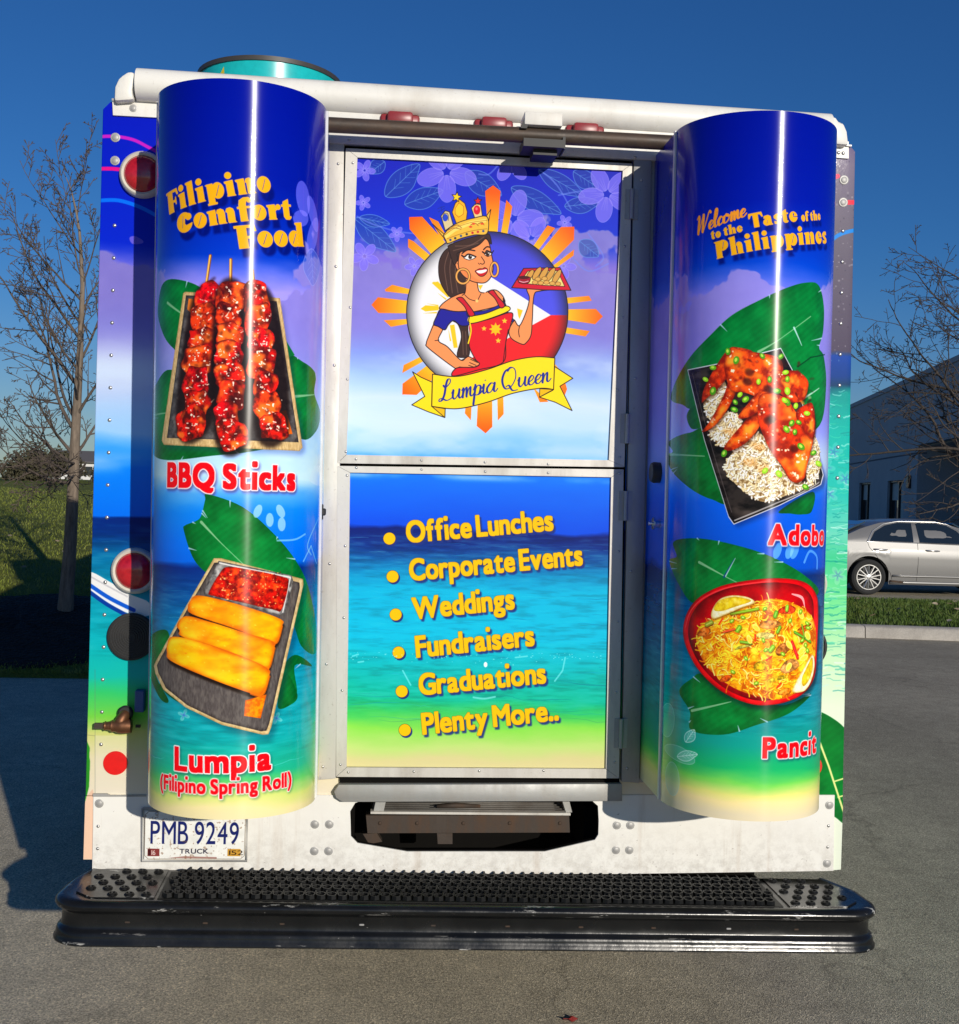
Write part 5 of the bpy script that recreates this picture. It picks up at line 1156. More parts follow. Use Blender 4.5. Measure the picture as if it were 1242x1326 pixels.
def leaf(pts, inner):
    """pts outer corners TL TR BR BL, inner the printed field"""
    d = empty('door_leaf', P(*pts[3], -0.003), truck); off = d.location
    bm = NB(); prism(bm, [P(x, y, DOOR_Y+0.006) - off for x, y in inner], (0, -0.006, 0)); bmesh.ops.recalc_face_normals(bm, faces=bm.faces)
    o = obj('door_panel', bm, M['printD'], d); set_uv(o, cvD, lambda co: (co.x+off.x, co.z+off.z))
    bm = NB()
    for i in range(4):
        j = (i+1) % 4
        q = [P(*pts[i], -0.004)-off, P(*pts[j], -0.004)-off, P(*inner[j], -0.004)-off, P(*inner[i], -0.004)-off]
        ctr = sum(q, Vector())/4; q = [ctr + (p-ctr)*0.9985 for p in q]
        prism(bm, q, (0, -0.019, 0))
    bmesh.ops.recalc_face_normals(bm, faces=bm.faces); o = obj('door_trim', bm, M['alu'], d); return d, off, o
up, offU, trU = leaf([(448, 194), (817, 214), (807, 605), (437, 600)], [(463, 206), (805, 223), (787, 596), (449, 589)])
lo, offL, trL = leaf([(437, 603.5), (806, 608), (800, 1006), (435.5, 1004)], [(453.5, 612), (790, 618), (783, 994), (449, 992)])
def leaf_rivets(par, trim, off, pts):
    for x, y in pts:
        o = rivet(par, x, y, -0.023, 0.0042); o.location = o.location - off
leaf_rivets(up, trU, offU, [(457, 211), (453.5, 398), (450, 491), (448, 585), (461, 594.5), (546, 596), (628, 598.5), (710, 601), (809, 319), (807, 410.6), (800, 505), (803, 592)])
leaf_rivets(lo, trL, offL, [(449.4, 615.6), (447, 707), (445.3, 800), (443, 894), (440.8, 990), (461.5, 605.5), (546, 607.8), (628.5, 610.5), (710, 612.2), (451, 1000), (536, 999), (620.7, 998.4), (704, 998), (802, 613), (801, 714), (799.9, 805), (798, 896.6), (796.5, 987)])
for d, off, ys in ((up, offU, (264, 555)), (lo, offL, (655, 950))):
    for y in ys:
        x = 818.5 - (y-264)*0.0205; bm = NB(); c = P(x, y, -0.03)-off; tube(bm, [c-Vector((0, 0, 0.045)), c+Vector((0, 0, 0.045))], 0.0065, 10)
        box(bm, c+Vector((-0.02, 0.004, -0.045)), c+Vector((0.02, 0.009, 0.045))); obj('hinge', bm, M['alu_dark'], d, autosmooth=40)
# threshold
quad('shade_gap_strip', [(440, 1006), (801, 1009), (801, 1013), (440, 1012)], 0.0, 0.012, M['void'], truck)  # black strip painted in for the shaded gap under the door
quad('door_sill', [(439, 1013), (803, 1012), (803, 1034), (444, 1035), (436, 1030), (433, 1022)], 0.0, 0.032, M['galv'], truck, 0.0015)

# --- white apron with the opening for the pull-out step
APT, APTH = 0.0, 0.006
ol = [(121.5, 1029), (1080, 1029), (1080, 1080), (1078.5, 1127), (800, 1131), (337, 1130), (120, 1126), (121, 1080)]
hole_top = [(454, 1062), (453.5, 1050), (460, 1039), (470, 1036), (766, 1036), (774, 1043), (775, 1062)]
hole_bot = [(775, 1062), (774.5, 1080), (770, 1087), (705, 1102), (527, 1102), (463, 1091), (454.5, 1082), (454, 1062)]
bm = NB()
prism(bm, [P(x, y) for x, y in [(121.5, 1029), (1080, 1029), (1079.5, 1062)] + hole_top[::-1] + [(121.2, 1062)]], (0, -APTH, 0))
prism(bm, [P(x, y) for x, y in [(1079.5, 1062), (1078.5, 1127), (800, 1131), (337, 1130), (120, 1126), (121.2, 1062)] + hole_bot[::-1]], (0, -APTH, 0))
bmesh.ops.recalc_face_normals(bm, faces=bm.faces)
for f in [f for f in bm.faces if all(abs(v.co.y) < 0.1 for v in f.verts) and False]: pass
def apron_mat():
    n = NT('road_worn_white_paint'); n.set(Roughness=0.42, Specular_IOR_Level=0.35); co = n.coord()
    sx = n.n("ShaderNodeSeparateXYZ"); n.l(co, sx.inputs[0])
    low = n.n("ShaderNodeMapRange"); low.inputs['From Min'].default_value = 0.56; low.inputs['From Max'].default_value = 0.72; low.inputs['To Min'].default_value = 1.0; low.inputs['To Max'].default_value = 0.0; n.l(sx.outputs['Z'], low.inputs['Value'])
    spray = n.ramp(n.noise(38.0, 6.0, 0.75, co), [(0.42, g(0)), (0.62, g(1))]); drip = n.ramp(n.noise(16.0, 5.0, 0.7, co, stretch=(1, 1, 0.06)), [(0.56, g(0)), (0.72, g(1))]); blot = n.ramp(n.noise(4.0, 6.0, 0.65, co), [(0.45, g(0)), (0.75, g(0.35))])
    m1 = n.n("ShaderNodeMath", operation='MULTIPLY'); n.l(low.outputs[0], m1.inputs[0]); n.l(spray, m1.inputs[1]); m2 = n.n("ShaderNodeMath", operation='MULTIPLY'); m2.inputs[1].default_value = 0.34; n.l(m1.outputs[0], m2.inputs[0])
    d2 = n.n("ShaderNodeMath", operation='MULTIPLY'); d2.inputs[1].default_value = 0.30; n.l(drip, d2.inputs[0])
    c = n.mix(blot, (0.82, 0.805, 0.75), (0.70, 0.665, 0.59)); c = n.mix(m2.outputs[0], c, (0.30, 0.26, 0.21)); c = n.mix(d2.outputs[0], c, (0.42, 0.30, 0.19))
    c = n.mix(n.ramp(n.noise(95.0, 3.0, 0.6, co), [(0.70, g(0)), (0.74, g(0.6))]), c, (0.25, 0.20, 0.16)); n.base(c); n.bump(n.noise(3.0, 4.0, 0.5, co), 0.12, 0.03); return n.m
M['apron'] = apron_mat()
apron = obj('rear_apron', bm, M['apron'], truck)
bm = NB(); prism(bm, [P(x, y, 0.0) for x, y in hole_top + hole_bot[1:-1]], (0, 0.02, 0)); bmesh.ops.recalc_face_normals(bm, faces=bm.faces)
for f in [f for f in bm.faces if abs(f.normal.y) > 0.9]: bm.faces.remove(f)
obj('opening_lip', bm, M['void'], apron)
for x, y in ((407.8, 1067.4), (426.5, 1067.4), (407, 1102), (425.5, 1102), (798.8, 1068.6), (816.3, 1068.6), (797.7, 1100.7), (815, 1100.7), (128.6, 1040.4), (1074, 1042.5), (1071, 1118)): bolt(apron, x, y, -APTH, 0.0105)
for x, y in ((127, 1070), (126.5, 1099), (1073, 1069.5), (1072, 1097)): rivet(apron, x, y, -APTH, 0.005)
quad('apron_seam', [(121, 1027), (139, 1027), (143, 1029), (190, 1029), (190, 1031), (121, 1031)], 0.0, 0.0075, M['alu_dark'], apron)
M['step'] = grimy('worn_step_metal', (0.17, 0.16, 0.145), (0.09, 0.07, 0.055), 0.5, 0.4, scale=10, amt=0.8)
# pull-out step behind the opening
stp = empty('pull_out_step', P(615, 1065, 0.10), truck)
M['rust'] = grimy('rusty_steel', (0.055, 0.040, 0.030), (0.13, 0.065, 0.032), 0.7, 0.3, scale=12, amt=0.8)
def back(pts, Y, th, nm, mat, par):
    bm = NB(); prism(bm, [P(x, y, Y)-par.location for x, y in pts], (0, th, 0)); bmesh.ops.recalc_face_normals(bm, faces=bm.faces); return obj(nm, bm, mat, par)
back([(484, 1037), (738, 1040), (737, 1052), (481, 1051)], 0.09, 0.12, 'step_tread', M['step'], stp)
for k in range(5):
    y = 1038.5+k*2.6; bm = NB(); tube(bm, [P(486, y, 0.085-k*0.012)-stp.location, P(736, y+1.5, 0.085-k*0.012)-stp.location], 0.0022, 6); obj('tread_rib', bm, M['step'], stp, smooth=True)
back([(487, 1036), (500, 1036), (497, 1050), (484, 1050)], 0.03, 0.02, 'step_bracket', M['galv'], stp); back([(728, 1036), (737, 1036), (741, 1052), (733, 1052)], 0.03, 0.02, 'step_bracket', M['galv'], stp)
bm = NB(); tube(bm, [P(566, 1044, 0.04)-stp.location, P(590, 1043, 0.04)-stp.location, P(622, 1044, 0.045)-stp.location], [0.006, 0.009, 0.005], 8); obj('step_handle', bm, M['rust'], stp, smooth=True)
for x in (492, 540, 600, 660, 725): rivet(stp, 0, 0, 0, 0.0061, 'step_bolt', 'rust').location = P(x, 1066, 0.04) - stp.location
back([(480, 1051), (739, 1053), (739, 1056), (480, 1054)], 0.02, 0.03, 'step_edge', M['alu'], stp)
back([(474, 1056), (737, 1056), (738, 1078), (476, 1079)], 0.04, 0.05, 'step_beam', M['rust'], stp)
back([(566, 1079), (586, 1079), (586, 1093), (567, 1093)], 0.05, 0.02, 'step_tab', M['rust'], stp)
back([(470, 1080), (488, 1079), (495, 1090), (478, 1093)], 0.08, 0.04, 'step_arm', M['rust'], stp)

# --- the two curved sheets beside the door
def panel(key, cv, mat):
    xc, lean = PANELS[key]
    p = empty('curved_panel', (xc, 0, PAN_ZB), truck)
    def prof(z, inset=0.0):
        cx = (PAN_ZT-z)*lean; R = PAN_R-inset; o = [(cx-R, 0.0, 0.0), (cx-R, -PAN_D*0.5, PAN_D*0.5)]
        for i in range(41):
            t = -math.pi/2 + math.pi*i/40; o.append((cx+R*math.sin(t), -PAN_D-R*math.cos(t), PAN_D+PAN_R*(t+math.pi/2)))
        o += [(cx+R, -PAN_D*0.5, PAN_D*1.5+math.pi*PAN_R), (cx+R, 0.0, PAN_W)]; return o
    zs = np.linspace(PAN_ZB, PAN_ZT, 9); bm = NB(); lay = bm.loops.layers.uv.new('print'); rows = []
    w, h = cv.W/cv.res, cv.H/cv.res
    for z in zs: rows.append([(bm.verts.new((x, y, z-PAN_ZB)), u, z) for x, y, u in prof(z)])
    for A, B in zip(rows, rows[1:]):
        for k in range(len(A)-1):
            q = (A[k], A[k+1], B[k+1], B[k]); f = bm.faces.new([v[0] for v in q])
            for l, v in zip(f.loops, q): l[lay].uv = ((v[1]-cv.u0)/w, 1-(cv.v1-v[2])/h)
    o = obj('sheet', bm, mat, p, autosmooth=60)
    for z in (PAN_ZB+0.004, PAN_ZT-0.004):
        bm = NB(); bm.faces.new([bm.verts.new((x, y, z-PAN_ZB)) for x, y, _ in prof(z, 0.0015)]); obj('end_cap', bm, M['alu_dark'], p)
    for s_ in (-1, 1):
        bm = NB(); a = (PAN_ZT-PAN_ZB)*lean
        e = [(a+s_*PAN_R, 0.0), (0+s_*PAN_R, PAN_ZT-PAN_ZB)]
        vs = [Vector((e[0][0]-0.0035+s_*0.0015, -PAN_D-0.006, e[0][1])), Vector((e[0][0]+0.0035+s_*0.0015, -PAN_D-0.006, e[0][1])), Vector((e[1][0]+0.0035+s_*0.0015, -PAN_D-0.006, e[1][1])), Vector((e[1][0]-0.0035+s_*0.0015, -PAN_D-0.006, e[1][1]))]
        prism(bm, vs, (0, 0.016, 0)); bmesh.ops.recalc_face_normals(bm, faces=bm.faces); obj('edge_trim', bm, M['white_trim'], p)
    return p
M['white_trim'] = plain('white_edge_trim', (0.72, 0.72, 0.72), 0.35)
pL = panel('L', cvL, M['printL']); pR = panel('R', cvR, M['printR'])
def knob(p, loc, prof, mat, nm):
    bm = NB(); lathe(bm, prof, loc, 'X', 20, -1.0); return obj(nm, bm, mat, p, autosmooth=35)
xi = -PAN_R
kz = P(852, 612, -0.17).z - PAN_ZB; cxk = (PAN_ZT-PAN_ZB-kz)*PANELS['R'][1]
knob(pR, (cxk+xi, -0.172, kz), [(0.030, 0), (0.031, 0.018), (0.027, 0.026), (0.018, 0.028), (0.0, 0.024)], M['black'], 'door_stop')
kz = P(851, 678, -0.18).z - PAN_ZB; cxk = (PAN_ZT-PAN_ZB-kz)*PANELS['R'][1]
lt = knob(pR, (cxk+xi, -0.185, kz), [(0.012, 0), (0.012, 0.012), (0.018, 0.014), (0.018, 0.020), (0.006, 0.021), (0.006, 0.032), (0, 0.033)], M['chrome'], 'latch')
kz = P(424, 663, -0.2).z - PAN_ZB; cxk = (PAN_ZT-PAN_ZB-kz)*PANELS['L'][1]
bm = NB(); box(bm, (cxk-xi, -0.225, kz-0.010), (cxk-xi+0.014, -0.185, kz+0.010), 0.003); box(bm, (cxk-xi, -0.22, kz-0.022), (cxk-xi+0.007, -0.205, kz+0.022), 0.002); obj('latch', bm, M['black'], pL)

# --- lamps and fittings on the corner posts
def tail_lamp(x, y):
    t = empty('tail_light', P(x, y, 0.0), truck)
    bm = NB(); lathe(bm, [(0.069, 0), (0.067, 0.016), (0.060, 0.022), (0.054, 0.018), (0.054, 0.0)], (0, 0, 0), 'Y', 40); obj('bezel', bm, M['white_bezel'], t, autosmooth=50)
    bm = NB(); lathe(bm, [(0.055, 0.0), (0.055, 0.016), (0.047, 0.026), (0.028, 0.033), (0.0, 0.036)], (0, 0, 0), 'Y', 40); obj('lens', bm, M['lens'], t, autosmooth=60)
for x, y in ((186, 227), (175, 739), (1051, 276), (1042, 756)): tail_lamp(x, y)
for x, y in ((171, 824), (1041, 837)):
    bm = NB(); pf = [(0.070, 0.0), (0.070, 0.014)]
    for k in range(9):
        r0 = 0.066-k*0.0068; pf += [(r0, 0.016), (r0-0.003, 0.016), (r0-0.0034, 0.012), (r0-0.0062, 0.012)]
    pf += [(0.0, 0.012)]; lathe(bm, pf, P(x, y, 0.0), 'Y', 40); obj('rubber_plug', bm, M['black'], truck, autosmooth=40)
M['red_dot'] = plain('red_reflector', (0.80, 0.006, 0.004), 0.35)
for x, y in ((149.6, 988), (1050, 992)):
    bm = NB(); lathe(bm, [(0.0355, 0), (0.035, 0.004), (0, 0.0045)], P(x, y, 0.0), 'Y', 36); obj('reflector', bm, M['red_dot'], truck, autosmooth=30)
for i in range(20):
    y = 292 + i*42.0
    if y < 1000: rivet(body, 148.5-(y-290)*0.0262, y, 0.0, 0.006)
for x, y in ((149.5, 178), (149.0, 208)): bolt(body, x, y, 0.0, 0.011)
bolt(body, 1093, 233, 0.0, 0.012); bolt(body, 1092, 262, 0.0, 0.012); bolt(body, 1078, 235, 0.0, 0.010)
for i in range(9): rivet(body, 1091.5-i*0.9, 299+i*40, 0.0, 0.0065, mat='dark_rivet')  if False else rivet(body, 1091.5-i*0.9, 299+i*40, 0.0, 0.0065)
# gas connection
gf = empty('gas_fitting', P(155, 940, -0.035), truck)
M['bronze'] = grimy('aged_bronze', (0.24, 0.105, 0.05), (0.10, 0.05, 0.03), 0.42, 0.75, scale=20, amt=0.6)
bm = NB(); lathe(bm, [(0, -0.034), (0.020, -0.034), (0.022, -0.01), (0.021, 0.004), (0.017, 0.012), (0.018, 0.022), (0.014, 0.026), (0.012, 0.038), (0.014, 0.042), (0.009, 0.046), (0.0, 0.046)], (0, 0, 0), 'X', 20, -1.0); obj('valve', bm, M['bronze'], gf, autosmooth=35)
bm = NB(); tube(bm, [(0.0, 0, 0), (0.004, 0.0, 0.018), (0.012, 0.002, 0.030), (0.012, 0.03, 0.034)], [0.018, 0.017, 0.016, 0.016], 16); obj('elbow', bm, M['bronze'], gf, smooth=True)
bm = NB(); lathe(bm, [(0.021, 0.0), (0.023, 0.008), (0.018, 0.014), (0, 0.014)], (0.014, 0.018, 0.036), 'Y', 20, -1.0); obj('cap', bm, M['black'], gf, autosmooth=35)
bm = NB(); box(bm, (0.046, -0.004, -0.004), (0.060, 0.004, 0.004)); box(bm, (-0.072, -0.006, -0.008), (-0.044, 0.006, 0.008)); obj('spigot', bm, M['rust'], gf)
bm = NB(); a = P(182, 905, 0.0); box(bm, a+Vector((-0.012, -0.03, -0.035)), a+Vector((0.016, 0, 0.03)), 0.003); obj('junction_box', bm, plain('blue_box', (0.05, 0.10, 0.30), 0.5), truck)
# licence plate
pq = [(186.7, 1112.5), (316.8, 1112.5), (318.6, 1053.0), (187.8, 1050.0)]
bm = NB(); lay = bm.loops.layers.uv.new('print'); vs = [bm.verts.new(P(x, y, -0.016)) for x, y in pq]; f = bm.faces.new(vs)
for l, uvc in zip(f.loops, ((0, 0), (1, 0), (1, 1), (0, 1))): l[lay].uv = uvc
r = bmesh.ops.extrude_face_region(bm, geom=[f]); bmesh.ops.translate(bm, verts=[v for v in r['geom'] if isinstance(v, bmesh.types.BMVert)], vec=(0, -0.002, 0)); bmesh.ops.recalc_face_normals(bm, faces=bm.faces)
pl_ = obj('licence_plate', bm, M['printP'], truck)
fr = [(184.5, 1047), (321, 1050), (319.5, 1115), (184.0, 1115)]
bm = NB(); tube(bm, [P(x, y, -0.018) for x, y in fr + [fr[0]]], 0.0035, 8); obj('plate_frame', bm, M['alu_dark'], pl_, smooth=True)
for x, y in ((203, 1054), (303, 1055)): rivet(pl_, x, y, -0.018, 0.006)

# --- step bumper
def bump_mat():
    n = NT('worn_black_bumper'); n.set(Roughness=0.25, Specular_IOR_Level=0.35)
    geo = n.n("ShaderNodeNewGeometry"); pt = n.ramp(geo.outputs['Pointiness'], [(0.515, g(0)), (0.56, g(1))])
    nz = n.ramp(n.noise(26.0, 6.0, 0.7, stretch=(0.25, 1, 1)), [(0.60, g(0)), (0.64, g(1))]); sc = n.ramp(n.noise(75.0, 4.0, 0.6, stretch=(0.5, 1, 1)), [(0.73, g(0)), (0.76, g(1))])
    du = n.ramp(n.noise(5.0, 5.0, 0.6), [(0.4, g(0)), (0.8, g(1))])
    c = n.mix(du, (0.006, 0.0065, 0.007), (0.016, 0.016, 0.0155)); m1 = n.mix(1.0, pt, nz, 'MULTIPLY')
    c = n.mix(m1, c, (0.46, 0.45, 0.42)); c = n.mix(sc, c, (0.30, 0.29, 0.27)); n.base(c)
    n.rough(n.ramp(n.noise(11.0, 5.0), [(0.3, g(0.15)), (0.7, g(0.30))])); n.bump(n.noise(30.0, 4.0), 0.06, 0.01); return n.m
M['bumper'] = bump_mat()
bp = empty('step_bumper', (0, 0, 0.535), truck); bp.rotation_euler = (0, math.radians(0.9), 0)
cx = -0.004
def corner(c, a0, a1, r, n=6):
    return [((c[0]+r*math.cos(math.radians(a0+(a1-a0)*i/n)), c[1]+r*math.sin(math.radians(a0+(a1-a0)*i/n)), 0), (math.cos(math.radians(a0+(a1-a0)*i/n)), math.sin(math.radians(a0+(a1-a0)*i/n)), 0)) for i in range(n+1)]
path = [((-1.135, 0.02, 0), (-0.75, 0.66, 0)), ((-1.170, -0.10, 0), (-0.94, 0.34, 0))] + corner((-1.085, -0.205), 182, 270, 0.095, 8)
path += [((x, -0.30, 0), (0, -1, 0)) for x in np.linspace(-0.95, 0.95, 24)]
path += corner((1.085, -0.205), -90, -2, 0.095, 8) + [((1.172, -0.10, 0), (0.94, 0.34, 0)), ((1.115, 0.02, 0), (0.75, 0.66, 0))]
pf = [(-0.035, 0.004), (-0.020, 0.006), (-0.006, 0.002), (0.0, -0.006), (0.001, -0.014), (-0.004, -0.022), (-0.014, -0.028), (-0.018, -0.036), (-0.018, -0.070), (-0.015, -0.076), (-0.008, -0.079), (-0.005, -0.084), (-0.003, -0.092), (-0.002, -0.102), (0.003, -0.108), (0.003, -0.114), (-0.006, -0.118), (-0.03, -0.118)]
bm = NB(); rows = sweep(bm, path, pf)
bm.faces.new([r_[0] for r_ in rows]); bm.faces.new([r_[-1] for r_ in rows][::-1])
bmesh.ops.recalc_face_normals(bm, faces=bm.faces); shell = obj('shell', bm, M['bumper'], bp, autosmooth=50)
bm = NB(); box(bm, (-0.46, -0.20, -0.11), (-0.36, 0.30, -0.03)); box(bm, (0.36, -0.20, -0.11), (0.46, 0.30, -0.03)); obj('mount', bm, M['void'], bp)
for x in (-0.97, -0.76, -0.55, -0.33, -0.13, 0.08, 0.29, 0.50, 0.72, 0.92):
    bm = NB(); box(bm, (x-0.007, -0.2845, -0.056), (x+0.007, -0.278, -0.051), 0.0015); obj('slot', bm, M['rust'] if int(x*100) % 3 else M['alu_dark'], bp)
# tread: rows of raised hoops; end plates with studs
M['grip'] = plain('black_grip_strip', (0.006, 0.006, 0.0055), 0.5, Specular_IOR_Level=0.25)
bm = NB(); box(bm, (-0.895, -0.265, 0.003), (0.885, -0.03, 0.007)); obj('grip_base', bm, M['grip'], bp)
bm = NB(); nR, nC = 4, 58
for j in range(nR):
    for i in range(nC):
        c = Vector((-0.87 + (i + 0.5*(j % 2))*0.0302, -0.238 + j*0.060, 0.007)); rr = 0.0125
        if c.x > 0.875: continue
        ring = [[bm.verts.new(c + Vector((math.cos(a)*(rr+k0), math.sin(a)*(rr+k0)*1.25, k1))) for k0, k1 in ((0.005, 0), (0.003, 0.011), (-0.001, 0.011), (-0.003, 0))] for a in np.linspace(0, 2*math.pi, 9)[:-1]]
        for q in range(8):
            A, B = ring[q], ring[(q+1) % 8]
            for k in range(3): bm.faces.new((A[k], B[k], B[k+1], A[k+1]))
        e = c+Vector((0.0151, 0.030, 0)); box(bm, e+Vector((-0.0025, -0.018, 0)), e+Vector((0.0025, 0.018, 0.009)))
bmesh.ops.recalc_face_normals(bm, faces=bm.faces)
tag(obj('grip_tread', bm, M['grip'], bp, autosmooth=40), kind='stuff')
for sx in (-1, 1):
    pts = [(sx*0.905, -0.262, 0.004), (sx*1.075, -0.262, 0.004), (sx*1.125, -0.215, 0.004), (sx*1.125, -0.095, 0.004), (sx*1.085, -0.015, 0.004), (sx*0.905, -0.015, 0.004)]
    bm = NB(); prism(bm, pts, (0, 0, 0.004)); bmesh.ops.recalc_face_normals(bm, faces=bm.faces)
    epl = obj('end_plate', bm, M['bumper'], bp); st0 = None
    for i in range(5):
        for j in range(5):
            x, y = sx*(0.93+i*0.046+0.023*(j % 2)), -0.238+j*0.050
            if abs(x) > 1.10 or (abs(x) > 1.05 and (y > -0.08 or y < -0.22)): continue
            if st0 is None:
                bm = NB(); lathe(bm, [(0.0150, 0), (0.013, 0.003), (0.011, 0.0055), (0.0085, 0.0055), (0.007, 0.001), (0, 0.001)], (0, 0, 0), 'Z', 12, 1.0)
                st0 = obj('stud', bm, M["grip"], bp, autosmooth=40); st0.location = (x, y, 0.008)
            else: link_copy(st0, bp, (x, y, 0.008))
# ------------------------------------------------------------------ the ground
def asphalt_mat():
    n = NT('worn_asphalt'); n.set(Roughness=0.92, Specular_IOR_Level=0.25); co = n.coord()
    v = n.n("ShaderNodeTexVoronoi"); v.inputs['Scale'].default_value = 210.0; n.l(co, v.inputs['Vector'])
    stone = n.ramp(v.outputs['Color'], [(0.0, g(0.19)), (0.35, (0.32, 0.305, 0.285)), (0.7, (0.45, 0.425, 0.39)), (1.0, (0.66, 0.62, 0.56))])
    big = n.ramp(n.noise(0.7, 6.0, 0.6, co), [(0.3, g(0.78)), (0.7, g(1.08))]); mid = n.ramp(n.noise(9.0, 5.0, 0.6, co), [(0.3, g(0.85)), (0.7, g(1.1))])
    c = n.mix(1.0, stone, big, 'MULTIPLY'); c = n.mix(1.0, c, mid, 'MULTIPLY'); c = n.mix(1.0, c, (1.66, 1.53, 1.20), 'MULTIPLY')
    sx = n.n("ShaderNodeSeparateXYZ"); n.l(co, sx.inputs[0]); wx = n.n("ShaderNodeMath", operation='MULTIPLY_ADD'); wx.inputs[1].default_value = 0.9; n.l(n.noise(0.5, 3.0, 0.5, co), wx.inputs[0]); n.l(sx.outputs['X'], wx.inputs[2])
    right_tone = n.n("ShaderNodeMapRange"); right_tone.inputs['From Min'].default_value = 1.0; right_tone.inputs['From Max'].default_value = 3.2; right_tone.inputs['To Min'].default_value = 1.0; right_tone.inputs['To Max'].default_value = 0.68; n.l(wx.outputs[0], right_tone.inputs['Value']); cl = n.n("ShaderNodeCombineColor")
    for q in range(3): n.l(right_tone.outputs[0], cl.inputs[q])
    c = n.mix(1.0, c, cl.outputs[0], 'MULTIPLY')                      # asphalt coloured darker towards the right
    gr = n.ramp(n.noise(95.0, 6.0, 0.75, co), [(0.34, g(0.55)), (0.52, g(1.0)), (0.68, g(1.3))]); c = n.mix(1.0, c, gr, 'MULTIPLY')
    w = n.n("ShaderNodeTexVoronoi", feature='DISTANCE_TO_EDGE'); w.inputs['Scale'].default_value = 0.42; w.inputs['Randomness'].default_value = 1.0
    mp = n.n("ShaderNodeVectorMath", operation='ADD'); nn = n.n("ShaderNodeTexNoise"); nn.inputs['Scale'].default_value = 2.5; nn.inputs['Detail'].default_value = 6.0; n.l(co, nn.inputs['Vector'])
    sc = n.n("ShaderNodeVectorMath", operation='SCALE'); sc.inputs['Scale'].default_value = 0.5; n.l(nn.outputs['Color'], sc.inputs[0]); n.l(co, mp.inputs[0]); n.l(sc.outputs[0], mp.inputs[1]); n.l(mp.outputs[0], w.inputs['Vector'])
    crack = n.ramp(w.outputs['Distance'], [(0.0, g(0.72)), (0.002, g(0.76)), (0.005, g(1.0))])
    brk = n.ramp(n.noise(1.1, 3.0, 0.5, co), [(0.50, g(1.0)), (0.56, g(0.0))]); crack = n.mix(brk, crack, g(1.0)) if False else n.mix(n.ramp(n.noise(1.1, 3.0, 0.5, co), [(0.48, g(0.0)), (0.60, g(1.0))]), crack, g(1.0))
    c = n.mix(1.0, c, crack, 'MULTIPLY')
    st = n.ramp(n.noise(3.1, 5.0, 0.7, co), [(0.66, g(1.0)), (0.76, g(0.55))]); c = n.mix(1.0, c, st, 'MULTIPLY')
    n.base(c); h = n.mix(0.5, v.outputs['Distance'], n.noise(220.0, 3.0, 0.6, co)); n.bump(h, 0.7, 0.006); return n.m
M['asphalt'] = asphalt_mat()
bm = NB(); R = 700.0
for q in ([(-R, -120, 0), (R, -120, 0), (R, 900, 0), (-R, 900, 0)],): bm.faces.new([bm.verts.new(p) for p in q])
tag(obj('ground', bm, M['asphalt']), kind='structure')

def grass_mat(name, a, b, c_):
    n = NT(name); n.set(Roughness=0.85, Specular_IOR_Level=0.2); co = n.coord()
    f = n.noise(0.35, 5.0, 0.6, co); f2 = n.noise(6.0, 5.0, 0.7, co); f3 = n.noise(60.0, 3.0, 0.7, co)
    c1 = n.ramp(f, [(0.3, a), (0.7, b)]); c2 = n.mix(n.ramp(f2, [(0.45, g(0)), (0.75, g(0.7))]), c1, c_)
    c3 = n.mix(1.0, c2, n.ramp(f3, [(0.25, g(0.5)), (0.75, g(1.25))]), 'MULTIPLY'); n.base(c3); n.bump(n.noise(45.0, 4.0, 0.7, co), 1.0, 0.05); return n.m
M['lawn'] = grass_mat('lawn_turf', (0.13, 0.16, 0.018), (0.21, 0.235, 0.032), (0.28, 0.27, 0.065))
M['verge'] = grass_mat('verge_turf', (0.045, 0.085, 0.012), (0.075, 0.12, 0.018), (0.12, 0.12, 0.03))
def lawn_z(x, y):
    t = max(0.0, y-6.95)
    rise = 0.56*(1-math.exp(-(t/1.25)**1.6)) if t > 0 else 0.0
    far = 1.26*(1-math.exp(-max(0.0, t-1.2)/17.0))
    u = min(1.0, max(0.0, (x+1.2)/2.6)); k = 1-u*u*(3-2*u)                 # the bank dies away behind the truck
    return 0.035 + (rise + far)*(k if y < 60 else 1.0) + 0.03*math.sin(x*0.9+y*0.4)*min(1, t/3)
bm = NB(); ys = [6.95, 7.0, 7.15, 7.3, 7.5, 7.7, 7.9, 8.1, 8.4, 8.7, 9.0, 9.5, 10, 11, 12, 14, 16, 19, 23, 28, 35, 45, 60, 80, 110, 150, 220, 320]
xs = [-220, -150, -100, -70, -50, -35, -25, -18, -14, -11, -9, -7.5, -6.5, -5.5, -4.8, -4.2, -3.7, -3.2, -2.7, -2.2, -1.5, -0.6, 0.5, 1.6]
V = [[bm.verts.new((x*(1 if y < 30 else 1+0.0*y), y, lawn_z(x, y) if j else -0.02)) for x in xs] for j, y in enumerate(ys)]
for A, B in zip(V, V[1:]):
    for k in range(len(xs)-1): bm.faces.new((A[k], A[k+1], B[k+1], B[k]))
tag(obj('lawn', bm, M['lawn'], smooth=True), kind='structure')

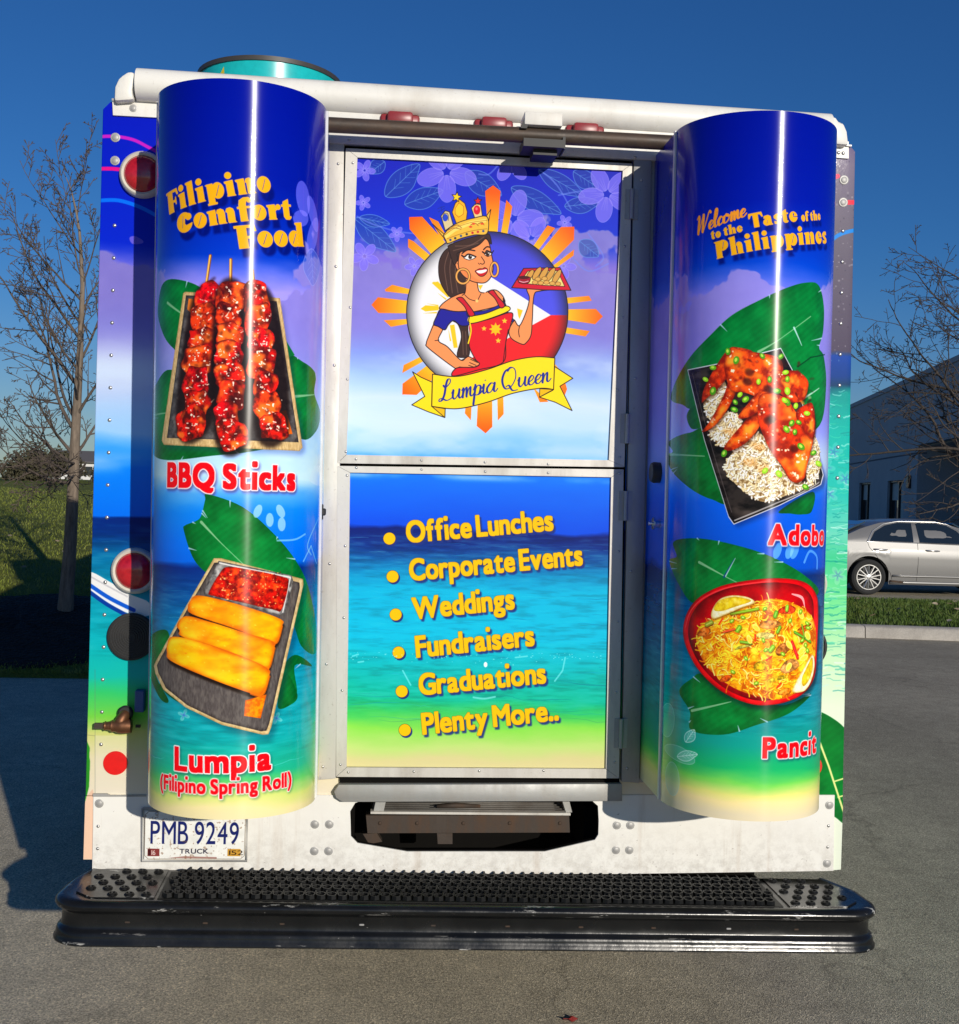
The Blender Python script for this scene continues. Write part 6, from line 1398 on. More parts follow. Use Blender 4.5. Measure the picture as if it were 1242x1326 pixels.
def blades(name, spots, hgt, mat, seed):
    r = random.Random(seed); vs, fs = [], []
    for x, y, z in spots:
        a = r.uniform(0, 6.28); h = hgt*r.uniform(0.5, 1.3); w = hgt*0.10; lx, ly = r.gauss(0, 0.35)*h, r.gauss(0, 0.35)*h
        dx, dy = math.cos(a)*w, math.sin(a)*w; k = len(vs)
        vs += [(x-dx, y-dy, z-0.01), (x+dx, y+dy, z-0.01), (x+lx*0.4+dx*0.5, y+ly*0.4+dy*0.5, z+h*0.6), (x+lx, y+ly, z+h)]
        fs += [(k, k+1, k+2), (k, k+2, k+3)]
    me = bpy.data.meshes.new(name); me.from_pydata(vs, [], fs); me.materials.append(mat)
    o = bpy.data.objects.new(name, me); COL.objects.link(o); return tag(o, kind='stuff')
def blade_mat(name, a, b, c_):
    n = NT(name); n.set(Roughness=0.6, Specular_IOR_Level=0.3); n.base(n.ramp(n.noise(3.0, 4.0, 0.7), [(0.3, a), (0.55, b), (0.75, c_)])); return n.m
rr = random.Random(4); sp = []
for _ in range(52000):
    y = 7.0 + 22*rr.random()**1.9; x = -2.2 - (0.8+0.44*(y+3.6))*rr.random()
    sp.append((x, y, lawn_z(x, y)))
tag(blades('lawn_grass', sp, 0.034, blade_mat('lawn_blades', (0.13, 0.165, 0.018), (0.21, 0.245, 0.035), (0.32, 0.32, 0.09)), 5), "short olive grass blades covering the sloping lawn left of the truck", "grass")

# right: kerb, planted strip, car park and mulch
KA, KB = Vector((4.6, 11.28, 0)), Vector((9.6, 10.52, 0)); kd = (KB-KA).normalized(); kn = Vector((-kd.y, kd.x, 0))
KA, KB = KA-kd*1.0, KB+kd*20
def concrete_mat():
    n = NT('kerb_concrete'); n.set(Roughness=0.85); f = n.noise(3.0, 6.0, 0.65); f2 = n.noise(70.0, 4.0, 0.6)
    n.base(n.mix(1.0, n.ramp(f, [(0.3, (0.34, 0.31, 0.27)), (0.7, (0.52, 0.48, 0.42))]), n.ramp(f2, [(0.3, g(0.75)), (0.7, g(1.05))]), 'MULTIPLY')); n.bump(f2, 0.3, 0.006); return n.m
M['concrete'] = concrete_mat()
bm = NB(); L = 2.4; n_ = int((KB-KA).length/L)
for i in range(n_):
    a, b = KA+kd*(i*L+0.006), KA+kd*((i+1)*L-0.006)
    pr = [(0.0, -0.02), (0.02, 0.12), (0.05, 0.145), (0.24, 0.15), (0.26, 0.12), (0.26, -0.02)]
    A = [bm.verts.new(a+kn*u+Vector((0, 0, v))) for u, v in pr]; B = [bm.verts.new(b+kn*u+Vector((0, 0, v))) for u, v in pr]
    for k in range(len(pr)-1): bm.faces.new((A[k], B[k], B[k+1], A[k+1]))
    bm.faces.new(A[::-1]); bm.faces.new(B)
bmesh.ops.recalc_face_normals(bm, faces=bm.faces); tag(obj('kerb', bm, M['concrete'], autosmooth=50), kind='structure')
VD = 5.2
def verge_z(t): return 0.13 + 0.05*math.sin(min(1.0, t/VD)*math.pi) - 0.10*max(0, t/VD-0.5)
bm = NB(); rows = []
for t in (0.25, 0.6, 1.2, 2.0, 3.0, 4.0, 4.8, VD, VD+0.05): rows.append([bm.verts.new(KA+kd*s_+kn*t+Vector((0, 0, verge_z(t) if t <= VD else -0.05))) for s_ in np.linspace(0, (KB-KA).length, 30)])
for A, B in zip(rows, rows[1:]):
    for k in range(29): bm.faces.new((A[k], A[k+1], B[k+1], B[k]))
tag(obj('verge', bm, M['verge'], smooth=True), kind='structure')
sp = []
for _ in range(36000):
    t = 0.25+(VD-0.3)*rr.random(); s_ = 0.5+9.5*rr.random(); p = KA+kd*s_+kn*t; sp.append((p.x, p.y, verge_z(t)))
tag(blades('verge_grass', sp, 0.06, blade_mat('verge_blades', (0.035, 0.075, 0.010), (0.07, 0.115, 0.015), (0.16, 0.17, 0.04)), 6), "green grass on the strip between kerb and parked silver car", "grass")
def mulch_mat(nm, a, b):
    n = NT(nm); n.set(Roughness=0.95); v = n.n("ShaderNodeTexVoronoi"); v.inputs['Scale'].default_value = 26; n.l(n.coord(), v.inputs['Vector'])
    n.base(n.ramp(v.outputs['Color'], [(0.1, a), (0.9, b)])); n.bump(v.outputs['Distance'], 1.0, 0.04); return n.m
def mound(name, c, rx, ry, h, mat, zf):
    r = random.Random(int(abs(c[0])*100)); bm = NB(); ring0 = None; top = bm.verts.new((c[0], c[1], zf(c[0], c[1])+h)); prev = None; first = []
    N = 40; rings = []
    for k in range(1, 8):
        t = k/7; ring = []
        for i in range(N):
            a = 2*math.pi*i/N; j = 1+0.05*math.sin(3*a+k)+r.uniform(-0.02, 0.02); x, y = c[0]+rx*t*j*math.cos(a), c[1]+ry*t*j*math.sin(a)
            ring.append(bm.verts.new((x, y, zf(x, y)+h*math.cos(t*math.pi/2)**0.8 - 0.02*(t > 0.95) + r.uniform(-0.012, 0.012))))
        rings.append(ring)
    for i in range(N): bm.faces.new((top, rings[0][i], rings[0][(i+1) % N]))
    for A, B in zip(rings, rings[1:]):
        for i in range(N): bm.faces.new((A[i], B[i], B[(i+1) % N], A[(i+1) % N]))
    o = obj(name, bm, mat, smooth=True); return tag(o, kind='structure')
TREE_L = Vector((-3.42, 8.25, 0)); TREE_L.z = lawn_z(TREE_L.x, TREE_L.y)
mound('mulch_bed', (TREE_L.x-0.15, 7.95), 1.45, 0.92, 0.07, mulch_mat('near_black_mound', (0.006, 0.005, 0.004), (0.022, 0.016, 0.012)), lawn_z)  # near-black mound round the tree foot, darker than the other bed
TREE_R = Vector((11.6, 21.5, 0.0)); kv = lambda x, y: verge_z(max(0.0, (Vector((x, y, 0))-KA).dot(kn)))
mound('mulch_bed', (10.9, 14.55), 1.5, 0.7, 0.08, mulch_mat('brown_mulch', (0.012, 0.008, 0.006), (0.06, 0.038, 0.024)), kv)
# fallen leaves
bm = NB()
for _ in range(70):
    s_, t = rr.uniform(1, 9.5), rr.uniform(0.3, VD-0.4); p = KA+kd*s_+kn*t; z = verge_z(t)+0.045; a = rr.uniform(0, 6.28); r_ = rr.uniform(0.03, 0.065); ti = rr.uniform(-0.5, 0.5)
    vs = [bm.verts.new((p.x+r_*k*math.cos(a+q), p.y+r_*k*math.sin(a+q), z+ti*r_*math.sin(q)+0.01*k)) for q, k in ((0, 1.2), (0.9, 0.7), (1.8, 0.8), (3.1, 0.9), (4.2, 0.7), (5.3, 0.75))]
    bm.faces.new(vs)
for _ in range(40):
    y = rr.uniform(9.5, 20); x = -3.0-rr.uniform(0, 0.44*(y+3)); z = lawn_z(x, y)+0.05; a = rr.uniform(0, 6.28); r_ = rr.uniform(0.03, 0.06)
    bm.faces.new([bm.verts.new((x+r_*k*math.cos(a+q), y+r_*k*math.sin(a+q), z+0.3*r_*math.sin(q))) for q, k in ((0, 1.2), (0.9, 0.7), (1.8, 0.8), (3.1, 0.9), (4.2, 0.7), (5.3, 0.75))])
nl = NT('dry_leaf'); nl.set(Roughness=0.7); nl.base(nl.ramp(nl.noise(1.5, 2.0), [(0.35, (0.30, 0.17, 0.07)), (0.65, (0.58, 0.50, 0.36))]))
tag(obj('fallen_leaves', bm, nl.m), "dry tan leaves scattered over the grass", "leaves", kind='stuff')

# ------------------------------------------------------------------ bare trees
def bark_mat(nm, a, b):
    n = NT(nm); n.set(Roughness=0.9); f = n.noise(30.0, 5.0, 0.65, stretch=(1, 1, 0.2)); n.base(n.ramp(f, [(0.3, a), (0.7, b)])); n.bump(f, 0.6, 0.01); return n.m
M['bark_l'] = bark_mat('grey_bark', (0.10, 0.078, 0.058), (0.27, 0.21, 0.155)); M['bark_r'] = bark_mat('brown_bark', (0.03, 0.024, 0.020), (0.09, 0.07, 0.055))
def bare_branch(bm, p, d, L, r0, depth, r, up=0.12, wob=0.16, kids=(4, 7), rmin=0.0026):
    """a bending limb with side shoots, finer and finer"""
    n = max(3, int(L/0.16)+2) if depth < 2 else 4; pts = [p.copy()]; dirs = [d.normalized()]; st = L/n
    for i in range(n):
        d = (dirs[-1] + Vector((r.gauss(0, wob), r.gauss(0, wob), r.gauss(0, wob)*0.7+up*0.35))).normalized(); dirs.append(d); pts.append(pts[-1]+d*st)
    rads = [max(rmin, r0*(1-0.82*i/n)) for i in range(n+1)]
    tube(bm, pts, rads, 6 if depth < 2 else 4, cap=False)
    if depth >= 3: return
    k = r.randint(*kids) + (1 if depth == 0 else 0)
    for j in range(k):
        t = 0.18+0.80*(j+r.random()*0.7)/k; i = min(n-1, int(t*n)); q = pts[i].lerp(pts[i+1], t*n-i); dd = dirs[i]
        ax = dd.orthogonal().normalized(); ax.rotate(Matrix.Rotation(r.uniform(0, 6.28), 3, dd)); s_ = dd.copy(); s_.rotate(Matrix.Rotation(r.uniform(0.55, 1.05), 3, ax))
        bare_branch(bm, q, s_, L*(1-t*0.55)*r.uniform(0.32, 0.55), max(rmin, rads[i]*0.55), depth+1, r, up, wob*1.1, (3, 5) if depth == 0 else (2, 4), rmin)
# left tree: one leading stem, limbs rising at an angle
tl_ = empty('bare_tree', TREE_L); tag(tl_, "leafless young tree with upright grey trunk on the lawn left of the truck", "tree")
r = random.Random(21); bm = NB()
def rel(x, y, dy=0.0):
    """a place of the photograph at the tree's distance"""
    return P(x, y, TREE_L.y+dy) - TREE_L
stem = [(84, 800), (86, 770), (90, 720), (93, 665), (95, 620), (97, 575), (100, 520), (103, 470), (105, 420), (107, 370), (105, 330), (103, 300), (98, 270), (92, 245), (82, 222)]
pts = [rel(x, y) for x, y in stem]; pts[0].z = -0.05; pts = [Vector(p) for p in pts]
rad = [0.085, 0.072, 0.064, 0.058, 0.053, 0.048, 0.041, 0.034, 0.028, 0.022, 0.017, 0.013, 0.009, 0.006, 0.003]
tube(bm, pts, rad, 12, cap=False); obj('trunk', bm, M['bark_l'], tl_, smooth=True)
bm = NB()
def limb(x0, y0, x1, y1, r0, dy):
    a, b = rel(x0, y0), rel(x1, y1, dy); d = b-a; mid = Vector((a+b)/2) + Vector((0, 0, 0.0*d.length))
    d0 = (mid-a).normalized(); bare_branch(bm, a, d0, d.length*1.32, r0*0.60, 0, r, 0.16, 0.08, (7, 10), 0.0030)
for q in ((96, 600, 10, 560, 0.028, 0.4), (95, 625, 0, 640, 0.026, -0.5), (96, 590, 30, 520, 0.03, -0.3), (98, 560, 0, 450, 0.034, 0.2), (99, 545, 35, 450, 0.028, 0.7), (101, 500, 0, 380, 0.034, -0.2), (102, 480, 40, 400, 0.024, 0.6), (104, 440, 20, 320, 0.026, 0.1),
          (105, 420, 50, 330, 0.02, -0.6), (106, 390, 40, 290, 0.02, 0.3), (106, 360, 70, 260, 0.016, 0.0), (105, 330, 30, 240, 0.014, 0.2), (103, 300, 60, 215, 0.010, -0.2), (100, 280, 120, 200, 0.010, 0.1),
          (97, 590, 150, 520, 0.028, 0.3), (99, 540, 160, 440, 0.026, -0.3), (103, 470, 150, 380, 0.024, 0.3), (105, 410, 150, 310, 0.018, 0.0), (106, 370, 140, 270, 0.014, -0.3),
          (97, 600, 60, 600, 0.022, -1.0), (98, 560, 80, 520, 0.022, 1.1), (96, 615, 110, 640, 0.018, -0.9), (100, 520, 90, 430, 0.02, -1.0), (95, 612, 30, 600, 0.024, 0.9), (95, 606, 50, 640, 0.018, -0.4)):
    limb(*q)
obj('crown', bm, bark_mat('twig_bark', (0.055, 0.042, 0.034), (0.15, 0.115, 0.09)), tl_, smooth=True)
# right tree: trunk just outside the frame, limbs reaching in over the car
tr_ = empty('bare_tree', TREE_R); tag(tr_, "leafless dark tree reaching its low branches in front of the blue-grey building", "tree")
r = random.Random(8); bm = NB(); relr = lambda x, y, dy=0.0: P(x, y, TREE_R.y+dy) - TREE_R
bx = P(1330, 780, TREE_R.y); TREE_R.x = bx.x; tr_.location = TREE_R
pts = [Vector((0, 0, -0.1)), relr(1330, 700), relr(1332, 620), relr(1330, 540), relr(1334, 450), relr(1330, 370), relr(1336, 290)]
tube(bm, pts, [0.13, 0.115, 0.10, 0.085, 0.065, 0.045, 0.02], 12, cap=False); obj('trunk', bm, M['bark_r'], tr_, smooth=True); bm = NB()
for x0, y0, x1, y1, r0, dy in ((1332, 640, 1105, 570, 0.05, -0.6), (1332, 610, 1110, 480, 0.055, 0.2), (1331, 590, 1120, 500, 0.045, -0.9), (1330, 560, 1150, 470, 0.045, 0.8), (1332, 520, 1110, 470, 0.04, -0.2), (1333, 480, 1160, 400, 0.04, 0.3), (1332, 440, 1175, 370, 0.035, -0.4), (1330, 400, 1200, 330, 0.03, 0.0), (1333, 470, 1200, 420, 0.03, 0.9),
                               (1331, 660, 1180, 640, 0.04, -0.5), (1331, 650, 1195, 690, 0.03, 0.4), (1332, 600, 1180, 560, 0.04, 1.0), (1331, 560, 1340, 470, 0.05, 0.0), (1332, 500, 1380, 400, 0.045, 0.5), (1332, 430, 1350, 330, 0.03, 0.0), (1332, 620, 1400, 560, 0.05, -0.4), (1332, 630, 1215, 560, 0.035, -1.2)):
    a, b = relr(x0, y0), relr(x1, y1, dy); d = b-a
    bare_branch(bm, a, (d.normalized()+Vector((0, 0, -0.06))).normalized(), d.length*1.15, r0, 0, r, 0.04, 0.10, (8, 11), 0.0060)
obj('crown', bm, M['bark_r'], tr_, smooth=True)

# ------------------------------------------------------------------ far edge of the lawn
M['hedge'] = bark_mat('far_foliage', (0.03, 0.032, 0.016), (0.10, 0.085, 0.045))
def bush(x, y, w, h, seed, label, n=1500):
    b = empty('shrub', (x, y, lawn_z(x, y))); tag(b, label, "shrub", "scrub along the far lawn edge"); r = random.Random(seed); bm = NB()
    for k in range(5):
        a = r.uniform(0, 6.28); tube(bm, [(0, 0, 0), (math.cos(a)*w*0.15, math.sin(a)*w*0.15, h*0.4), (math.cos(a)*w*0.3, math.sin(a)*w*0.3, h*0.8)], [0.05, 0.035, 0.01], 5, False)
    obj('stem', bm, M['bark_r'], b); bm = NB()
    cl = [(r.uniform(-w, w)*0.75, r.uniform(-w, w)*0.4, h*r.uniform(0.25, 0.8), r.uniform(0.25, 0.5)*h) for _ in range(9)]
    for _ in range(n):
        cx_, cy_, cz_, cr_ = cl[r.randrange(9)]; v = Vector((r.gauss(0, 1), r.gauss(0, 1), r.gauss(0, 1))).normalized()*cr_*r.random()**0.5
        p = Vector((cx_, cy_, max(0.05, cz_)))+v; p.z = max(0.03, p.z); s_ = r.uniform(0.04, 0.12); u = Vector((r.gauss(0, 1), r.gauss(0, 1), r.gauss(0, 1))).normalized(); t = u.orthogonal()
        bm.faces.new([bm.verts.new(p+u*s_), bm.verts.new(p+t*s_*0.6), bm.verts.new(p-u*s_)])
    obj('foliage', bm, M['hedge'], b)
for i, (px_, w, h, lb) in enumerate(((8, 2.6, 1.3, "low grey-brown scrub at the left end of the lawn horizon"), (32, 2.4, 1.8, "rounded olive shrub left of the bare tree on the lawn horizon"), (52, 3.0, 2.4, "taller olive bush on the horizon just left of the tree trunk"), (74, 2.4, 2.0, "dark olive bush on the horizon directly behind the tree trunk"), (100, 2.6, 1.5, "low dark scrub in front of the far white house"))):
    d = 46.0; c = at_depth(px_, 605, d); bush(c.x, c.y, w*0.5, h*0.62, 50+i, lb)
hs = empty('house', (0, 0, 0)); c = at_depth(112, 600, 110.0); hs.location = (c.x, c.y, lawn_z(c.x, c.y)-0.25); tag(hs, "small white house far away beyond the lawn, half hidden by the truck", "house")
bm = NB(); box(bm, (-3.2, 0, 0), (3.2, 5, 1.9)); obj('wall', bm, plain('white_siding', (0.72, 0.71, 0.69), 0.7), hs)
bm = NB(); prism(bm, [(-3.6, -0.4, 1.85), (3.6, -0.4, 1.85), (3.6, 2.5, 2.9), (-3.6, 2.5, 2.9)], (0, 0, 0.1)); prism(bm, [(-3.6, 5.4, 1.85), (3.6, 5.4, 1.85), (3.6, 2.52, 2.9), (-3.6, 2.52, 2.9)], (0, 0, 0.1)); bmesh.ops.recalc_face_normals(bm, faces=bm.faces); obj('roof', bm, plain('grey_shingle', (0.13, 0.12, 0.12), 0.8), hs)
for x in (-2.0, 0.2, 2.2):
    bm = NB(); box(bm, (x-0.35, -0.03, 0.7), (x+0.35, 0.02, 1.5)); obj('window', bm, plain('dark_pane', (0.03, 0.035, 0.04), 0.1), hs)
# ------------------------------------------------------------------ office building on the right
BD = Vector((math.sin(math.radians(13.2)), math.cos(math.radians(13.2)), 0)); BN_ = Vector((-BD.y, BD.x, 0))   # along the wall (away), out of the wall
def wall_mat():
    n = NT('painted_precast'); n.set(Roughness=0.8); f = n.noise(0.6, 6.0, 0.6); f2 = n.noise(14.0, 4.0, 0.6)
    n.base(n.mix(1.0, n.ramp(f, [(0.3, (0.43, 0.42, 0.43)), (0.7, (0.51, 0.50, 0.50))]), n.ramp(f2, [(0.3, g(0.9)), (0.7, g(1.05))]), 'MULTIPLY')); n.bump(f2, 0.15, 0.01); return n.m
M['precast'] = wall_mat(); M['groove'] = plain('shadow_joint', (0.16, 0.17, 0.21), 0.9)
HB = 7.5; d0 = at_depth(1242, 600, 47.0); A0 = Vector((d0.x, d0.y, 0))
def wall_s(x):
    """how far along the wall the photograph's column x lies"""
    d = rays(x, 640.0); den = d[0]*(-BD[1]) + d[1]*BD[0]
    ex, ey = A0.x-CAM[0], A0.y-CAM[1]; t = (ex*(-BD[1]) + ey*BD[0])/den; return (Vector((CAM[0]+t*d[0], CAM[1]+t*d[1], 0))-A0).dot(BD)
def wall_h(x, y):
    s_ = wall_s(x); q = A0+BD*s_; d = rays(x, y); t = math.hypot(q.x-CAM[0], q.y-CAM[1])/math.hypot(d[0], d[1]); return float(CAM[2]+t*d[2])
bd = empty('office_building', A0); tag(bd, "blue-grey flat-roofed office building in shade behind the parked silver car", "building")
bd.rotation_euler = (0, 0, math.atan2(BD.y, BD.x))          # local x runs along the wall, local y out of it
s_corner = wall_s(1187); s_end = wall_s(1085)+25; wins = [(wall_s(1170), wall_s(1149), 1160), (wall_s(1127), wall_s(1112.5), 1120)]
zs_ = [(wall_h(1160, 622), 0.9), (wall_h(1120, 627), 0.9)]
zw1 = max(2.2, zs_[0][0]); zw0 = 0.75; zband = wall_h(1187, 586)
bm = NB(); cuts = sorted([s_corner, s_end] + [v for w in wins for v in w[:2]])
def slab(s0, s1, z0, z1, y0=-0.4, y1=0.0): box(bm, (s0, y0, z0), (s1, y1, z1))
slab(s_corner, s_end, zw1, zband-0.06); slab(s_corner, s_end, -0.2, zw0)
edges = [s_corner] + [v for w in sorted(wins) for v in w[:2]] + [s_end]
for i in range(0, len(edges), 2): slab(edges[i], edges[i+1], zw0, zw1)
slab(s_corner, s_end, zband+0.02, HB)
slab(-22, s_corner, zband+0.35, HB)                    # wall carried over the recessed entrance
slab(-22, s_corner, -0.2, zband+0.35, -4.4, -4.0); slab(s_corner, s_corner+0.4, -0.2, zband+0.35, -4.4, -0.4)
obj('wall', bm, M['precast'], bd)
bm = NB(); slab(s_corner, s_end, zband-0.06, zband+0.02, -0.4, -0.04); obj('joint', bm, M['groove'], bd)
bm = NB(); box(bm, (-22, -0.45, HB), (s_end, 0.06, HB+0.22)); box(bm, (-22, -20, HB-0.3), (s_end, -0.45, HB+0.05)); obj('parapet', bm, M['precast'], bd)
bm = NB(); box(bm, (-22, -4.0, zband+0.30), (s_corner, -0.41, zband+0.349)); obj('soffit', bm, M['precast'], bd)
bm = NB(); box(bm, (s_end-0.4, -20, -0.2), (s_end, -0.4, HB-0.3)); box(bm, (s_corner+0.4, -20, -0.2), (s_end-0.4, -19.6, HB-0.3)); obj('side_wall', bm, M['precast'], bd)
M['glass'] = NT('window_glass').set(Base_Color=(0.02, 0.025, 0.03), Roughness=0.04, Specular_IOR_Level=0.9, Metallic=0.0, IOR=1.9).m
M['frame_dark'] = plain('bronze_frame', (0.025, 0.022, 0.02), 0.4)
for s0, s1, px_ in wins:
    w = empty('window', (min(s0, s1), 0, zw0), bd); W_ = abs(s1-s0); H_ = zw1-zw0
    bm = NB(); box(bm, (0.0, -0.30, 0), (W_, -0.25, H_)); obj('pane', bm, M['glass'], w)
    bm = NB(); box(bm, (0, -0.25, 0), (0.09, -0.12, H_)); box(bm, (W_-0.09, -0.25, 0), (W_, -0.12, H_)); box(bm, (W_*0.45, -0.25, 0), (W_*0.45+0.10, -0.14, H_)); box(bm, (0.09, -0.25, H_-0.09), (W_*0.45, -0.12, H_)); box(bm, (W_*0.45+0.10, -0.25, H_-0.09), (W_-0.09, -0.12, H_)); obj('frame', bm, M['frame_dark'], w)
    bm = NB(); box(bm, (0.12, -0.249, 0.02), (W_*0.43, -0.235, H_-0.12)); box(bm, (W_*0.45+0.14, -0.249, H_*0.55), (W_-0.12, -0.235, H_-0.12)); obj('blind', bm, plain('pale_blind', (0.55, 0.53, 0.48), 0.6), w)
bm = NB(); s_ = wall_s(1178); z_ = wall_h(1178, 624); box(bm, (s_-0.25, 0, z_-0.3), (s_+0.2, 0.14, z_+0.3), 0.02); obj('wall_lamp', bm, M['frame_dark'], bd)
dr = empty('entrance_door', (-3.0, -4.0, 0), bd)
for k in range(4):
    x0 = k*1.5; bm = NB(); box(bm, (x0, 0.0, 0), (x0+0.1, 0.1, 3.2)); box(bm, (x0+0.1, 0.0, 3.1), (x0+1.5, 0.1, 3.2)); obj('door_frame', bm, M['frame_dark'], dr)
    bm = NB(); box(bm, (x0+0.1, 0.0, 0.02), (x0+1.5, 0.03, 3.1)); obj('pane', bm, M['glass'], dr)

# ------------------------------------------------------------------ silver saloon car, nose to the right
def paint():
    n = NT('silver_metallic'); n.set(Metallic=0.5, Roughness=0.45, Coat_Weight=0.6, Coat_Roughness=0.05)
    f = n.noise(900.0, 2.0); n.base(n.ramp(f, [(0.3, (0.175, 0.173, 0.168)), (0.7, (0.235, 0.23, 0.222))])); return n.m
M['silver'] = paint(); M['car_glass'] = NT('tinted_glass').set(Base_Color=(0.012, 0.018, 0.022), Roughness=0.03, Specular_IOR_Level=0.8, Coat_Weight=1.0).m
M['alloy'] = plain('alloy_rim', (0.62, 0.61, 0.59), 0.28, 0.8); M['seam'] = plain('panel_gap', (0.012, 0.012, 0.012), 0.8)
WB, WR = 2.73, 0.335
wc = on_ground(1123, 772, -0.03)
car = empty('silver_car', (wc.x, wc.y+0.80, 0.0)); car.rotation_euler = (0, 0, math.radians(-1.5)); tag(car, "silver four-door saloon car parked side-on beyond the grass strip", "car")
# local: x forward, rear axle at x = 0, near side at y = -0.88
def interp(t, pts):
    for (a, va), (b, vb) in zip(pts, pts[1:]):
        if t <= b: return va+(vb-va)*max(0.0, (t-a)/(b-a))
    return pts[-1][1]
X0, X1 = -1.02, 3.72
belt = [(-1.02, 0.86), (-0.6, 0.98), (0, 1.0), (1.0, 0.985), (2.2, 0.96), (2.6, 0.93), (3.2, 0.84), (3.6, 0.72), (3.72, 0.62)]
half = [(-1.02, 0.62), (-0.9, 0.76), (-0.6, 0.85), (0, 0.895), (1.2, 0.91), (2.6, 0.895), (3.2, 0.83), (3.55, 0.70), (3.72, 0.52)]
sill = [(-1.02, 0.42), (-0.85, 0.27), (-0.4, 0.21), (3.2, 0.20), (3.55, 0.24), (3.72, 0.36)]
def side_y(x, z):
    b, h, s_ = interp(x, belt), interp(x, half), interp(x, sill); t = min(1, max(0, (z-s_)/(b-s_)))
    return h*(0.945 + 0.055*math.sin(min(1, t*1.25)*math.pi*0.62) + 0.012*(t > 0.72) - 0.05*max(0, t-0.72)/0.28)
def arch(x):
    z = 0
    for c in (0.0, WB):
        dd = abs(x-c)
        if dd < 0.40: z = max(z, WR + math.sqrt(0.40**2-dd*dd) - 0.0)
    return z
xs_ = sorted(set([round(v, 3) for v in np.linspace(X0, X1, 40)] + [round(c+0.40*math.cos(a), 3) for c in (0.0, WB) for a in np.linspace(0, math.pi, 15)]))
bm = NB(); secs = []
for x in xs_:
    b, s_ = interp(x, belt), interp(x, sill); lo_ = max(s_, arch(x)) if arch(x) > 0 else s_
    row = []
    for sg in (-1, 1):
        col = [(x, sg*side_y(x, lo_+(b-lo_)*t), lo_+(b-lo_)*t) for t in np.linspace(0, 1, 9)]; row.append(col)
    top = [(x, -side_y(x, b)*k, b+0.035*(1-k*k)) for k in np.linspace(0.9, -0.9, 7)]
    secs.append([bm.verts.new(p) for p in row[0] + top + row[1][::-1]])
for A, B in zip(secs, secs[1:]):
    for k in range(len(A)-1): bm.faces.new((A[k], B[k], B[k+1], A[k+1]))
bm.faces.new(secs[0]); bm.faces.new(secs[-1][::-1]); bmesh.ops.recalc_face_normals(bm, faces=bm.faces)
obj('body', bm, M['silver'], car, autosmooth=35)
bm = NB(); box(bm, (-0.85, -0.70, 0.24), (3.45, 0.70, 0.70)); obj('underbody', bm, M['seam'], car)
# cabin
roofl = [(-0.72, 0.97), (-0.45, 1.10), (-0.1, 1.27), (0.25, 1.385), (0.6, 1.43), (1.1, 1.445), (1.5, 1.42), (1.85, 1.31), (2.2, 1.13), (2.55, 0.945)]
def cab_y(x, z):
    b = interp(x, belt); h = side_y(x, b)*0.985; t = max(0, (z-b)/0.46); return h - 0.23*t**1.15 - 0.02*t
bm = NB(); secs = []
for x in np.linspace(-0.72, 2.55, 34):
    b, t_ = interp(x, belt)-0.02, interp(x, roofl); t_ = max(t_, b+0.004); z2 = b+(t_-b)*0.92
    L_ = [(x, -cab_y(x, z), z) for z in np.linspace(b, z2, 6)]; yw = cab_y(x, z2)
    top = [(x, -yw*k, z2+(t_-z2)*(1-abs(k)**3)) for k in (0.88, 0.6, 0.2, -0.2, -0.6, -0.88)]
    secs.append([bm.verts.new(p) for p in L_ + top + [(p[0], -p[1], p[2]) for p in L_[::-1]]])
for A, B in zip(secs, secs[1:]):
    for k in range(len(A)-1): bm.faces.new((A[k], B[k], B[k+1], A[k+1]))
bmesh.ops.recalc_face_normals(bm, faces=bm.faces); obj('cabin', bm, M['silver'], car, autosmooth=50)
def skin(name, outline, mat, proud, fn, sg=-1, nsub=6):
    """a sheet following the car's flank inside an outline given as (x, z)"""
    pts = []
    for i, (x, z) in enumerate(outline):
        x2, z2 = outline[(i+1) % len(outline)]
        for k in range(nsub): t = k/nsub; pts.append((x+(x2-x)*t, z+(z2-z)*t))
    bm = NB(); vs = [bm.verts.new((x, sg*(fn(x, z)+proud), z)) for x, z in pts]; f = bm.faces.new(vs); bmesh.ops.triangulate(bm, faces=[f]); bmesh.ops.recalc_face_normals(bm, faces=bm.faces)
    r_ = bmesh.ops.extrude_face_region(bm, geom=list(bm.faces)); bmesh.ops.translate(bm, verts=[v for v in r_['geom'] if isinstance(v, bmesh.types.BMVert)], vec=(0, -sg*0.03, 0)); bmesh.ops.recalc_face_normals(bm, faces=bm.faces)
    return obj(name, bm, mat, car)
gl1 = [(0.02, 1.015), (0.86, 1.01), (0.88, 1.365), (0.62, 1.365), (0.36, 1.31), (0.14, 1.19)]
gl2 = [(0.98, 1.008), (1.98, 0.99), (1.74, 1.24), (1.56, 1.335), (1.36, 1.37), (0.96, 1.37)]
